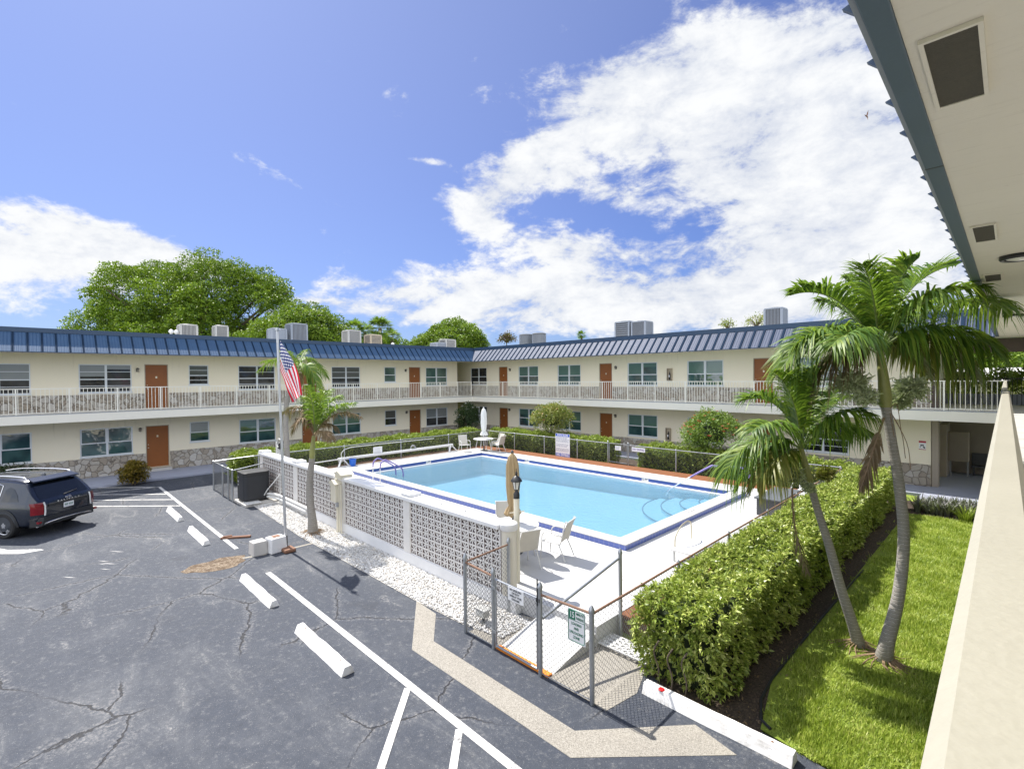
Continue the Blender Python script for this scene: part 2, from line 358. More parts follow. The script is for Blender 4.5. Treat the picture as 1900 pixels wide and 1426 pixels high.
def _glass(top, bot, slat=0., zsp=.05):
    def f(t, bs, co):
        z = t('ShaderNodeSeparateXYZ', {0: co}).outputs[2]; n = t.noise(co, 1.1, 3, .5)
        c = t.mix(t.smooth(n, .35, .68), top, bot)
        if slat:
            w = t.math('FRACT', t.math('MULTIPLY', z, 1/zsp)); c = t.mix(t.math('MULTIPLY', t.smooth(t.math('ABSOLUTE', t.math('SUBTRACT', w, .5)), .2, .45), slat), c, (.01, .014, .014))
        t.put(bs.inputs['Base Color'], c)
        t.put(bs.inputs['Normal'], t.bump(t.noise(co, .9, 2, .5), .10, .2))
    return f
MT['pane_teal'] = M_('tinted_glass', _glass((.05, .115, .115), (.02, .05, .055), .0), Roughness=.03, IOR=2.0)
MT['pane_dark'] = M_('dark_glass', _glass((.045, .05, .055), (.012, .014, .018), .5, .07), Roughness=.05, IOR=1.6)
MT['pane_blind'] = M_('glass_over_blinds', _glass((.105, .185, .155), (.055, .105, .095), .35, .05), Roughness=.05, IOR=1.7)
def _blind(col):
    def f(t, bs, co):
        z = t('ShaderNodeSeparateXYZ', {0: co}).outputs[2]; w = t.math('FRACT', t.math('MULTIPLY', z, 22.))
        c = t.mix(t.smooth(t.math('ABSOLUTE', t.math('SUBTRACT', w, .5)), .25, .45), col, tuple(q*.55 for q in col)); c = t.mix(t.math('MULTIPLY', t.noise(co, 1.2, 3), .4), c, tuple(q*.6 for q in col)); t.put(bs.inputs['Base Color'], c)
    return f
MT['blind_dim'] = M_('grey_blind', _blind((.11, .12, .115)), Roughness=.12, IOR=1.6)
MT['blind_pale'] = M_('pale_blind', _blind((.30, .33, .34)), Roughness=.12, IOR=1.6)
MT['blind_green'] = M_('green_tinted_blind', _blind((.10, .20, .175)), Roughness=.08, IOR=1.7)
def _tile(t, bs, co):
    s = t('ShaderNodeSeparateXYZ', {0: co})
    def gl(k): return t.smooth(t.math('ABSOLUTE', t.math('SUBTRACT', t.math('FRACT', t.math('MULTIPLY', s.outputs[k], 6.55)), .5)), .475, .49)
    g = t.math('MAXIMUM', gl(0), gl(1)); n = t.noise(co, 3., 4, .6)
    c = t.mix(n, (.075, .12, .40), (.12, .17, .46)); c = t.mix(t.math('MULTIPLY', g, .7), c, (.5, .5, .52)); t.put(bs.inputs['Base Color'], c)
MT['tile'] = M_('blue_tile', _tile, Roughness=.25)
MT['tile_in'] = M_('blue_tile_inner', lambda t, bs, co: t.put(bs.inputs['Base Color'], t.mix(t.noise(co, 3.), (.035, .07, .27), (.06, .11, .34))), Roughness=.3)
def _basin(t, bs, co):
    n = t.noise(co, .5, 4, .55)
    wn = t('ShaderNodeTexNoise', {'Vector': co, 'Scale': 1.4, 'Detail': 3}); wv = t('ShaderNodeVectorMath', {0: wn.outputs[1]}, operation='SCALE'); wv.inputs['Scale'].default_value = .5
    t.put(bs.inputs['Base Color'], t.mix(n, (.33, .52, .62), (.41, .59, .67)))
MT['basin'] = M_('pool_plaster', _basin, Roughness=.7)
MT['step_edge'] = flat('step_tile', (.02, .05, .11), .4, .1)
def _water(t, bs, co):
    nt = t; out = t.n['Material Output']
    n1 = t.noise(t.scale(co, (1., 1.5, 1.)), 5.5, 4, .6, .5); n2 = t.noise(co, 22., 3, .6)
    nm = t.bump(t.math('ADD', n1, t.math('MULTIPLY', n2, .25)), .45, .05)
    tr = t('ShaderNodeBsdfTransparent', {'Color': (.72, .88, .96)}); gl = t('ShaderNodeBsdfGlossy', {'Color': (1, 1, 1), 'Roughness': .03, 'Normal': nm})
    fr = t('ShaderNodeFresnel', {'IOR': 1.33, 'Normal': nm})
    df = t('ShaderNodeBsdfDiffuse', {'Color': (.20, .43, .60), 'Normal': nm}); m0 = t('ShaderNodeMixShader', {0: .34, 1: tr.outputs[0], 2: df.outputs[0]})
    mx = t('ShaderNodeMixShader', {0: fr.outputs[0], 1: m0.outputs[0], 2: gl.outputs[0]}); t.l.new(mx.outputs[0], out.inputs[0])
MT['water'] = M_('pool_water', _water)
def leafmat(name, cols, trans=.35, rough=.5):
    def f(t, bs, co):
        isl = t('ShaderNodeNewGeometry').outputs['Random Per Island']; n = t.noise(co, 1.3, 3, .6)
        k = t.math('ADD', t.math('MULTIPLY', isl, .7), t.math('MULTIPLY', t.math('SUBTRACT', n, .35), .8), clamp=True)
        c = t.ramp(k, [(i/(len(cols)-1), q) for i, q in enumerate(cols)])
        t.put(bs.inputs['Base Color'], c); bs.inputs['Roughness'].default_value = rough
        tl = t('ShaderNodeBsdfTranslucent', {'Color': t.mix(.5, c, (.20, .30, .02))})
        mx = t('ShaderNodeMixShader', {0: trans, 1: bs.outputs[0], 2: tl.outputs[0]}); t.l.new(mx.outputs[0], t.n['Material Output'].inputs[0])
    return M_(name, f)
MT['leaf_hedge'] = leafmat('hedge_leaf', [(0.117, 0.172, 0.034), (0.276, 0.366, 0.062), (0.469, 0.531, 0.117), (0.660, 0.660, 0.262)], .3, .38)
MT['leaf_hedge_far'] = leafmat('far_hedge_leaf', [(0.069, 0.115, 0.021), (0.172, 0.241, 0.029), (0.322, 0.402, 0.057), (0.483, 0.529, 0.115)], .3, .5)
MT['leaf_tree'] = leafmat('tree_leaf', [(.04, .09, .012), (.10, .185, .016), (.20, .30, .025), (.32, .41, .05)], .27)
MT['leaf_bush'] = leafmat('bush_leaf', [(0.081, 0.138, 0.023), (0.184, 0.230, 0.046), (0.310, 0.322, 0.075), (0.414, 0.276, 0.115)], .3)
MT['leaf_green'] = leafmat('shrub_leaf', [(0.046, 0.103, 0.021), (0.115, 0.196, 0.029), (0.207, 0.310, 0.046), (0.287, 0.368, 0.081)], .3)
MT['leaf_dark'] = leafmat('dark_leaf', [(.012, .035, .012), (.03, .065, .02), (.05, .09, .03)], .25)
MT['leaf_gold'] = leafmat('gold_leaf', [(0.084, 0.084, 0.012), (0.192, 0.132, 0.018), (0.288, 0.192, 0.024), (0.120, 0.120, 0.024)], .3)
MT['leaf_liri'] = leafmat('strap_leaf', [(.05, .06, .05), (.10, .09, .09), (.16, .18, .13), (.27, .28, .22)], .2)
MT['leaf_red'] = leafmat('purple_leaf', [(.06, .03, .035), (.11, .05, .05), (.15, .08, .07)], .3)
MT['palm'] = leafmat('palm_leaflet', [(0.038, 0.096, 0.014), (0.090, 0.180, 0.022), (0.180, 0.282, 0.031), (0.336, 0.408, 0.060)], .42, .48)
MT['palm_y'] = leafmat('yellowing_leaflet', [(0.120, 0.156, 0.024), (0.228, 0.228, 0.042), (0.288, 0.240, 0.072)], .35, .45)
MT['palm_dead'] = leafmat('dead_leaflet', [(.13, .085, .045), (.22, .15, .085), (.31, .225, .14)], .2, .8)
MT['bloom'] = leafmat('palm_bloom', [(0.374, 0.429, 0.231), (0.528, 0.572, 0.341), (0.638, 0.660, 0.440)], .35, .8)
MT['grass'] = leafmat('grass_blade', [(0.130, 0.202, 0.023), (0.273, 0.370, 0.039), (0.442, 0.527, 0.085), (0.611, 0.598, 0.195)], .35, .5)
MT['flower_red'] = flat('red_petal', (.55, .05, .03), .6, .2)
MT['flower_white'] = flat('white_petal', (.8, .78, .76), .6, .1)
MT['stem'] = flat('green_rib', (.16, .21, .06), .5, .2, 9.)
MT['shaft'] = flat('crownshaft', (.26, .27, .085), .4, .28, 6.)
MT['leaf_core'] = flat('foliage_core', (.018, .03, .010), .95, .4, 9.)  # solid dark filler added inside hedges and bushes to block see-through
MT['bark'] = flat('tree_bark', (.12, .095, .07), .9, .3, 8., .6, 30.)
def _ptrunk(t, bs, co):
    z = t('ShaderNodeSeparateXYZ', {0: co}).outputs[2]; n = t.noise(co, 6., 5, .6)
    w = t.math('FRACT', t.math('ADD', t.math('MULTIPLY', z, 17.), t.math('MULTIPLY', n, 2.2)))
    r = t.smooth(w, .0, .22); c = t.mix(n, (.33, .31, .28), (.20, .18, .155)); c = t.mix(t.math('MULTIPLY', t.math('SUBTRACT', 1., r), .75), c, (.15, .135, .115)); c = t.mix(t.smooth(w, .85, 1.), c, (.5, .49, .46))
    t.put(bs.inputs['Base Color'], c); t.put(bs.inputs['Normal'], t.bump(t.math('ADD', r, t.math('MULTIPLY', t.noise(co, 30., 4, .7), .9)), .45, .012))
MT['ptrunk'] = M_('palm_trunk', _ptrunk, Roughness=.85)
def _lawn(t, bs, co):
    n = t.noise(co, 1.6, 5, .65); f = t.noise(co, 60., 3, .7)
    c = t.ramp(t.math('ADD', t.math('MULTIPLY', n, .7), t.math('MULTIPLY', f, .35)), [(.25, (.09, .13, .018)), (.5, (.20, .27, .03)), (.72, (.31, .37, .05)), (.9, (.40, .36, .13))])
    t.put(bs.inputs['Base Color'], c); t.put(bs.inputs['Normal'], t.bump(f, .8, .03))
MT['lawn'] = M_('lawn_soil', _lawn, Roughness=.95)
def _mulch(t, bs, co):
    f = t.noise(t.scale(co, (1, .6, 1)), 38., 4, .75); n = t.noise(co, 2., 4, .6)
    c = t.ramp(f, [(.3, (.02, .014, .010)), (.5, (.06, .042, .028)), (.66, (.13, .095, .065)), (.8, (.30, .25, .19))]); c = t.mix(t.math('MULTIPLY', n, .5), c, (.04, .03, .02))
    t.put(bs.inputs['Base Color'], c); t.put(bs.inputs['Normal'], t.bump(f, .9, .03))
MT['mulch'] = M_('mulch', _mulch, Roughness=.95)
def _peb(t, bs, co):
    isl = t('ShaderNodeNewGeometry').outputs['Random Per Island']
    t.put(bs.inputs['Base Color'], t.ramp(isl, [(0, (.40, .39, .37)), (.3, (.56, .55, .54)), (.8, (.68, .68, .67)), (1, (.47, .42, .35))]))
MT['pebble'] = M_('white_pebbles', _peb, Roughness=.8)
MT['gravelbed'] = flat('gravel_bed', (.45, .43, .40), .95, .4, 30., .8, 60.)
def _paint(t, bs, co):
    bs.inputs['Base Color'].default_value = (.006, .010, .020, 1); bs.inputs['Metallic'].default_value = .0; bs.inputs['Roughness'].default_value = .25
    bs.inputs['Coat Weight'].default_value = .6; bs.inputs['Coat Roughness'].default_value = .03
MT['carpaint'] = M_('dark_blue_car_paint', _paint)
MT['carglass'] = M_('car_glass', None, Base_Color=(.006, .008, .010, 1), Roughness=.03, IOR=1.6)
MT['tyre'] = flat('tyre_rubber', (.018, .018, .019), .85, .2, 20.)
MT['alloy'] = flat('alloy_wheel', (.55, .56, .58), .3, .08, 12., Metallic=.8)
MT['taillight'] = M_('tail_light_lens', None, Base_Color=(.16, .004, .010, 1), Roughness=.12)
MT['bumper'] = flat('bumper_plastic', (.022, .023, .026), .5, .2, 9.)
# ------------------------------------------------------------------ sun and sky
SUN = Vector((-4.25, -.06, 6.1)).normalized()
sl = bpy.data.lights.new('sun', 'SUN'); sl.energy = 4.0; sl.angle = math.radians(.53); sl.color = (1., .955, .88)
so = bpy.data.objects.new('sun', sl); COL.objects.link(so); so.rotation_euler = SUN.to_track_quat('Z', 'Y').to_euler(); so.location = (-20, 0, 30)
w = bpy.data.worlds.new('World'); SC.world = w; w.use_nodes = True; t = NT(w.node_tree)
bg = t.n['Background']
sky = t('ShaderNodeTexSky'); sky.sky_type = 'NISHITA'; sky.sun_disc = False
sky.sun_elevation = math.asin(SUN.z); sky.sun_rotation = math.atan2(SUN.x, SUN.y); sky.altitude = 0; sky.air_density = 1.; sky.dust_density = .6; sky.ozone_density = 2.2
d = t('ShaderNodeTexCoord').outputs['Generated']; d = t.vmath('NORMALIZE', d)
sep = t('ShaderNodeSeparateXYZ', {0: d})
blobs = [(1170,165,190,72,-14,1.),(1400,170,230,110,-8,.95),(1640,300,250,210,0,1.05),(1480,290,220,100,10,.95),(1210,150,120,60,-10,.4),(1350,345,150,50,12,.75),
 (975,300,105,42,-22,.92),(925,365,72,36,-18,1.0),(895,412,42,24,25,.85),(1060,325,55,26,-5,.7),(1140,362,70,24,8,.85),(1165,255,40,22,0,.62),
 (1060,462,120,34,8,.95),(1240,470,150,24,0,.40),(1500,455,230,52,0,.95),(1250,525,300,30,0,.70),(1000,550,300,36,4,.85),(1420,560,420,52,0,1.05),(850,590,330,26,3,.75),
 (60,470,210,46,4,1.),(215,445,160,28,16,.95),(330,490,60,12,12,.5),(648,525,36,7,0,.7),(800,300,38,6,8,.6),(742,545,30,8,0,.55),(600,560,60,7,4,.6),(1530,60,120,60,-30,.55),(40,545,260,40,0,.25)]
dens = None
for (bx, by, rx, ry, ang, wt) in blobs:
    c = Vector(ray(bx, by)).normalized(); a = math.radians(ang)
    e1 = Vector(RM[:, 0]); e2 = Vector(RM[:, 1]); t1 = e1*math.cos(a)+e2*math.sin(a); t2 = -e1*math.sin(a)+e2*math.cos(a)
    t1 = (t1-c*t1.dot(c)).normalized(); t2 = (t2-c*t2.dot(c)-t1*t2.dot(t1)).normalized()
    dist = Vector(ray(bx, by)).length
    q1 = t.math('MULTIPLY', t.vmath('DOT_PRODUCT', d, tuple(t1)), dist/rx*.8); q2 = t.math('MULTIPLY', t.vmath('DOT_PRODUCT', d, tuple(t2)), dist/ry*.8)
    r2 = t.math('ADD', t.math('MULTIPLY', q1, q1), t.math('MULTIPLY', q2, q2))
    e = t.math('MULTIPLY', t.math('EXPONENT', t.math('MULTIPLY', r2, -1.1)), wt)
    e = t.math('MULTIPLY', e, t.math('GREATER_THAN', t.vmath('DOT_PRODUCT', d, tuple(c)), .3))
    dens = e if dens is None else t.math('SUBTRACT', t.math('ADD', dens, e), t.math('MULTIPLY', t.math('MULTIPLY', dens, e), .75))
dn = t.scale(d, (1., 1., 1.9))
n1 = t.noise(dn, 5.5, 7, .62, .35); n2 = t.noise(dn, 17., 6, .68, .25)
# thin overall veil away from the picture so that the rest of the sky carries some cloud too
nz = t.math('ADD', t.math('MULTIPLY', n1, .72), t.math('MULTIPLY', n2, .36))
cov = t.math('ADD', dens, t.math('MULTIPLY', t.math('SUBTRACT', nz, .555), 3.6))
mask = t.smooth(cov, .36, .92)
mask = t.math('MULTIPLY', mask, t.smooth(sep.outputs[2], -.02, .02))
shade = t.smooth(t.math('ADD', t.math('MULTIPLY', n1, .7), t.math('MULTIPLY', n2, .4)), .38, .68)
ccol = t.mix(shade, (2.6, 2.8, 3.25), (3.95, 4.0, 4.05))
hz = t.smooth(sep.outputs[2], .45, .0)
hs = t('ShaderNodeHueSaturation', {'Hue': .512, 'Saturation': 1.10, 'Value': 1.0, 'Color': sky.outputs[0]})
skc = t.mix(t.math('MULTIPLY', hz, .30), hs.outputs[0], (3.6, 4.3, 6.2))
# pale glare on the sun's side of the sky
sund = t.vmath('DOT_PRODUCT', d, tuple(SUN)); gl = t.smooth(sund, .25, .95)
skc = t.mix(1., skc, (.30, .365, .53), 'MULTIPLY')
skc = t.mix(t.math('MULTIPLY', gl, .24), skc, (3.0, 3.35, 4.2))
fin = t.mix(mask, skc, ccol)
# broken bright cloud added out of view, as fill light for the shaded walls
behind = t.smooth(t.vmath('DOT_PRODUCT', d, (.713, -.70, .12)), -.02, .45)
bc = t.mix(t.smooth(nz, .40, .62), (3.6, 4.6, 6.8), (8.8, 8.8, 8.8))
fin = t.mix(behind, fin, bc)
t.put(bg.inputs[0], fin); bg.inputs[1].default_value = .12
SC.view_settings.view_transform = 'Standard'; SC.view_settings.look = 'None'; SC.view_settings.exposure = 1.06; SC.view_settings.gamma = 1
SC.render.engine = 'CYCLES'; SC.cycles.max_bounces = 8; SC.cycles.transparent_max_bounces = 24; SC.cycles.caustics_reflective = False; SC.cycles.caustics_refractive = False
SC.cycles.use_denoising = True; SC.cycles.sample_clamp_indirect = 6.
# ================================================================== ground, paving, pool
b = B()
for (x0, y0, x1, y1) in ((-700, -700, 700, 8), (-700, 8, -22, 19), (-5.5, 8, 700, 19), (-700, 19, 700, 700)): b.sheet([(x0, y0), (x1, y0), (x1, y1), (x0, y1)], -.03)
struct('ground', b, MT['lawn'])
b = B(); b.sheet([(-29.1, -60), (3, -60), (3, 6.55), (-1.35, 6.62), (-2.2, 6.75), (-5.2, 6.9), (-28.2, 6.9), (-29.1, 6.9)], 0.); struct('parking_lot', b, MT['asphalt'])
b = B(); b.box(-30.96, -14, -.1, -28.15, 24.3, .075); b.box(-30.96, 24.3, -.1, -2.4, 26.07, .075); b.box(-2.4, 23.2, -.1, 1.6, 31, .085)
struct('walkway', b, MT['walk'])
# bands of exposed aggregate in the asphalt
b = B(); b.prism([(-8.74, 5.72), (-7.22, 4.62), (-3.77, 4.65), (-2.35, 6.12), (-2.95, 6.27), (-4.02, 5.05), (-7.17, 5.04), (-7.98, 5.67)], -.02, .005)
struct('aggregate_path', b, MT['band'])
b = B(); b.prism([(-6.98, 5.68), (-3.95, 5.66), (-3.85, 6.3), (-4.2, 7.3), (-5.1, 7.5), (-6.95, 6.7)], -.02, .006); struct('entry_slab', b, MT['band'])
# painted lines
b = B()
def line(p, q, w=.1, z=.004):
    p = Vector(p); q = Vector(q); n = Vector((-(q-p).y, (q-p).x)).normalized()*w/2
    b.add([(p.x-n.x, p.y-n.y, z), (q.x-n.x, q.y-n.y, z), (q.x+n.x, q.y+n.y, z), (p.x+n.x, p.y+n.y, z)], [(0, 1, 2, 3)])
line((-26.35, 4.02), (-15.04, 4.02), .11); line((-12.62, 4.05), (1.5, 4.05), .12)
for (p, q) in (((-6.36, 3.99), (-2.4, .1)), ((-5.12, 3.99), (-1.2, 0.1)), ((-4.10, 3.99), (-.2, .1)), ((-3.08, 3.99), (.8, .1)), ((-26.3, 3.96), (-28.4, 1.85)), ((-24.42, 3.96), (-28.3, .08)), ((-23.11, 3.96), (-27.2, -.13)), ((-21.74, 3.96), (-26.2, -.5)), ((-26.35, 3.96), (-26.9, 1.8))):
    line(p, q, .10, .008)
struct('parking_lines', b, MT['line'])
b = B()
for pts in ([(-20.4,-.9),(-19.6,-.5),(-19.0,.15),(-18.85,.22),(-18.9,-.25),(-19.4,-.75),(-20.1,-1.2)],):
    b.sheet(pts, .004)
for (u, v, l) in ((700, 805, .16), (735, 822, .2), (690, 826, .12), (712, 860, .14), (467, 915, .18), (815, 953, .05), (790, 740, .2)):
    x, y = xy(u/3.654, 820+v/3.654); b.sheet([(x-l, y-l*.7), (x-l*.2, y-l*.1), (x+l, y+l*.75), (x+l*.3, y+l*.05)], .004)
struct('worn_markings', b, MT['line'])
# sunken patch where the asphalt is broken away
b = B(); cx, cy = -14.1, 3.33; ring = []
for k in range(28):
    a = 2*PI*k/28; r = 1+.10*math.sin(3*a+1)+.06*math.sin(7*a)+random.uniform(-.05, .05)
    ring.append((cx+.46*r*math.cos(a), cy+.70*r*math.sin(a)))
b.add([(cx, cy, .012)]+[(x, y, .0045) for x, y in ring], [(0, 1+k, 1+(k+1) % 28) for k in range(28)])
def _hole(t, bs, co):
    f = t.noise(co, 26., 5, .75, .5); n = t.noise(co, 5., 4, .6)
    c = t.ramp(f, [(.3, (.07, .045, .028)), (.48, (.21, .15, .095)), (.58, (.37, .30, .22)), (.72, (.50, .46, .39))]); c = t.mix(t.math('MULTIPLY', t.smooth(n, .45, .62), .8), c, (.10, .062, .035))
    t.put(bs.inputs['Base Color'], c); t.put(bs.inputs['Normal'], t.bump(f, 1., .05))
tag(b.obj('pothole', M_('broken_base', _hole, Roughness=.95)), 'broken pothole patch showing pale rubble in the dark asphalt', 'pothole')
b = B(); x, y = -14.2, 4.1; b.prism([(-14.16, 3.92), (-14.05, 3.9), (-13.95, 4.45), (-14.05, 4.5)], -.01, .006); b.prism([(-14.0, 4.95), (-13.9, 4.9), (-13.9, 5.75), (-14.0, 5.72)], -.01, .006)
struct('trench_patch', b, MT['band'])
# ------------------------------------------------------------------ pool deck: slabs around the pool, red painted border, ramp
b = B(); ZD = .35
PX0, PX1, PY0, PY1 = -21.15, -6.68, 10.46, 18.34
for (x0, y0, x1, y1) in ((-23.2, 6.9, -5.0, PY0), (-23.2, PY0, PX0, PY1), (PX1, PY0, -5.0, PY1), (-23.2, PY1, -5.0, 19.72)): b.box(x0, y0, -.1, x1, y1, ZD)
struct('pool_deck', b, MT['deck'])
b = B(); b.box(-23.9, 19.72, -.1, -4.3, 20.72, ZD-.004); b.box(-5.0, 7.62, ZD-.06, -4.33, 19.72, ZD-.012); struct('red_border', b, MT['redpaint'])
b = B(); b.box(-4.999, 7.70, -.1, -4.40, 19.7, ZD-.061); struct('border_footing', b, MT['dirt'])
b = B(); b.box(-23.95, 6.9, -.1, -23.2, 19.72, ZD-.01); struct('planting_strip', b, MT['dirt'])
b = B(); b.add([(-6.2, 5.76, .004), (-5.02, 5.76, .004), (-5.02, 7.5, ZD), (-6.2, 7.5, ZD), (-6.2, 7.5, 0), (-5.02, 7.5, 0)], [(0, 1, 2, 3), (1, 5, 2), (0, 3, 4), (0, 4, 5, 1), (3, 2, 5, 4)])
ramp = tag(b.obj('ramp', MT['deck']), 'white concrete ramp rising from the front gate to the pool deck', 'ramp')
b = B(); b.box(-6.2, 5.655, .003, -5.02, 5.755, .035); b.obj('edge_strip', MT['orange'], ramp)
# pool: coping ring, tile bands, basin, curved steps
pool = thing('swimming_pool', 'rectangular swimming pool with raised white coping and blue tile band', 'pool', ((PX0+PX1)/2, (PY0+PY1)/2, 0))
ZC = .51; IX0, IX1, IY0, IY1 = -20.78, -7.08, 10.84, 17.98
b = B()
for (x0, y0, x1, y1) in ((PX0-.015, PY0-.015, PX1+.015, IY0), (PX0-.015, IY1, PX1+.015, PY1+.015), (PX0-.015, IY0, IX0, IY1), (IX1, IY0, PX1+.015, IY1)): b.box(x0, y0, ZC-.03, x1, y1, ZC)
b.obj('coping', MT['deck'], pool, bev=.008)
b = B(); e = .012
b.box(PX0, PY0, ZD-.05, PX1, PY0+.02, ZC-.031); b.box(PX1-.02, PY0+.02, ZD-.05, PX1, PY1, ZC-.031); b.box(PX0, PY0+.02, ZD-.05, PX0+.02, PY1, ZC-.031)
b.obj('tile_band', MT['tile'], pool)
b = B(); t0, t1 = .355, ZC-.031
b.box(IX0-.02, IY1+.001, t0, IX1+.02, IY1+.03, t1); b.box(IX0-.03, IY0-.02, t0, IX0-.001, IY1, t1); b.box(IX1+.001, IY0, t0, IX1+.03, IY1, t1); b.box(IX0, IY0-.03, t0, IX1, IY0-.001, t1)
b.obj('inner_tile_band', MT['tile_in'], pool)
b = B(); zf = -.62; L = .0
b.add([(IX0, IY0, zf), (IX1, IY0, zf+.4), (IX1, IY1, zf+.4), (IX0, IY1, zf), (IX0, IY0, t0), (IX1, IY0, t0), (IX1, IY1, t0), (IX0, IY1, t0)], [(0, 1, 2, 3), (0, 4, 5, 1), (1, 5, 6, 2), (2, 6, 7, 3), (3, 7, 4, 0)])
b.obj('basin', MT['basin'], pool)
b = B(); b.box(IX0+.001, IY1-.16, .20, IX1-.001, IY1-.001, .352); b.box(IX0+.001, IY0, .20, IX0+.16, IY1-.161, .352); b.box(IX1-.045, IY0, .20, IX1-.001, IY1-.161, .352); b.obj('waterline_ledge', MT['wallbase'], pool)
b = B(); ed = B(); cxp, cyp = IX1-.05, 17.3
for i, (r, z) in enumerate(((2.7, -.18), (2.05, -.05), (1.4, .07), (.75, .17))):
    prof = [(cxp-r*math.cos(a), cyp-r*math.sin(a)) for a in np.linspace(-.25, PI/2, 18)]
    b.prism([(cxp, min(cyp+.6, IY1-.17))]+[(max(x, IX0), min(y, IY1-.17)) for x, y in prof], zf+.36, z)
    ed.tube([(x, y, z+.006) for x, y in prof if y < IY1-.2], .022, 5)
st = b.obj('steps', MT['basin'], pool); ed.obj('step_edging', MT['step_edge'], st)
b = B(); b.sheet([(IX0+.002, IY0+.002), (IX1-.002, IY0+.002), (IX1-.002, IY1-.002), (IX0+.002, IY1-.002)], .290); struct('pool_water', b, MT['water'])
# depth markers let into the coping and tiles
def marker(name, c, ax, up, s, w=.3, h=.17):
    ax = Vector(ax); up = Vector(up); n = ax.cross(up); c = Vector(c)+n*.003
    q = B().quad(c-ax*w/2-up*h/2, c+ax*w/2-up*h/2, c+ax*w/2+up*h/2, c-ax*w/2+up*h/2).obj(name, MT['sign_white'], pool)
    text_mesh('numerals', s, h*.78, c, ax, up, MT['ink'], q, bold=.003)
for (u, v, s) in ((1197, 889, '5 FT'), (978, 854, '6 FT')):
    g = at_y(u, v, IY1-.001); marker('depth_marker', (g[0], IY1-.001, .43), (1, 0, 0), (0, 0, 1), s)
g = at_x(795, 856, IX0); marker('depth_marker', (IX0+.001, g[1], .43), (0, 1, 0), (0, 0, 1), '5 FT')
g = G(1284, 948, ZC); q = text_mesh('numerals', 'NO DIVING', .10, (PX1-.2, g[1], ZC), (0, 1, 0), (-1, 0, 0), MT['ink'], pool, off=.002, depth=.0005)
# pool handrail (right far corner) and ladder
def smooth_path(pts, n=6): return catmull(pts, n)
hr = thing('pool_handrail', 'single sloping pool handrail with purple sleeve at the curved corner steps', 'handrail', (-6.6, 18.38, ZD))
p0 = np.array([-6.6, 18.42, ZD]); pts = [p0, p0+[0, 0, .72], p0+[-.10, -.06, .93], p0+[-.4, -.2, 1.0], p0+[-1.0, -.48, 1.0], p0+[-1.25, -.6, .93], p0+[-2.35, -1.15, .12], p0+[-2.6, -1.25, -.2]]
c = smooth_path(pts, 6); k = int(len(c)*.80)
B().tube(c[:k], .034, 10).obj('sleeve', MT['lavender'], hr, smooth=True); B().tube(c[k-1:], .024, 10).obj('rail', MT['chrome'], hr, smooth=True)
B().lathe((-6.6, 18.42, ZD), [(.055, 0), (.055, .02), (.036, .03)], 12).obj('base_flange', MT['chrome'], hr)
ld = thing('pool_ladder', 'pair of curved pool ladder rails with purple sleeves on the near pool edge', 'ladder', (-18.6, 10.29, ZD))
for xo in (-18.89, -18.30):
    p0 = np.array([xo, 10.29, ZD]); pts = [p0, p0+[0, 0, .55], p0+[0, .03, .80], p0+[0, .18, .93], p0+[0, .36, .9], p0+[0, .95, .55], p0+[0, 1.08, .35], p0+[0, 1.10, .05], p0+[0, 1.10, -.5]]
    c = smooth_path(pts, 6); B().tube(c[:8], .022, 8).obj('rail', MT['chrome'], ld, smooth=True); B().tube(c[7:42], .03, 8).obj('sleeve', MT['lavender'], ld, smooth=True); B().tube(c[41:], .022, 8).obj('rail', MT['chrome'], ld, smooth=True)
for z in (.1, -.15): B().box(-18.88, 11.34, z, -18.31, 11.42, z+.03).obj('tread', MT['plastic_white'], ld)
# white lane reel at the left edge of the pool
rl = thing('cover_reel', 'long white pool cover reel lying along the left fence', 'cover reel', (-23.3, 14.3, ZD))
B().tube([(-23.3, 10.8, .72), (-23.3, 17.9, .72)], .075, 12).obj('roller', MT['plastic_white'], rl, smooth=True)
B().tube([(-23.3, 9.6, .70), (-23.3, 10.8, .72)], .025, 8).obj('shaft', MT['plastic_white'], rl, smooth=True)
for y in (11.0, 17.75):
    f = B(); f.bar((-23.3, y, .80), (-23.05, y-.28, ZD+.02), .09, .05); f.bar((-23.3, y, .80), (-23.05, y+.28, ZD+.02), .09, .05); f.bar((-23.05, y-.34, ZD+.03), (-23.05, y+.34, ZD+.03), .08, .05); f.bar((-23.3, y-.18, .6), (-23.3, y+.18, .6), .06, .04)
    f.obj('stand', MT['plastic_white'], rl, bev=.01)
hp = [(-23.3, 11.0, .80), (-23.32, 11.0, 1.0), (-23.34, 11.3, 1.2), (-23.34, 12.2, 1.25), (-23.34, 16.6, 1.22)]
B().tube(smooth_path(hp, 6), .018, 7).obj('guide_rail', MT['plastic_white'], rl, smooth=True)
hs_ = thing('garden_hose', 'grey coiled hose hanging on the left pool fence', 'hose', (-23.36, 15.2, .6))
B().tube([(-23.37, 15.2+.22*math.cos(a)*.8, .72+.25*math.sin(a)) for a in np.linspace(-.3, PI+.3, 16)], .03, 7).obj('coil', MT['grey'], hs_, smooth=True)
B().tube([(-23.39, 15.2+.19*math.cos(a)*.8, .72+.21*math.sin(a)) for a in np.linspace(-.3, PI+.3, 16)], .025, 7).obj('coil', MT['hvac'], hs_, smooth=True)
bk = thing('bucket', 'small blue bucket beside the white reel stand', 'bucket', (-23.05, 11.45, ZD))
B().lathe((-23.05, 11.45, ZD), [(.14, 0), (.17, .32), (.18, .32), (.18, .34), (.16, .34), (.13, .03)], 18).obj('pail', MT['blue_plastic'], bk, smooth=True)
B().tube([(-23.05, 11.45+.17*math.cos(a), .68+.14*math.sin(a)) for a in np.linspace(0, PI, 10)], .006, 5).obj('handle', MT['metal'], bk)
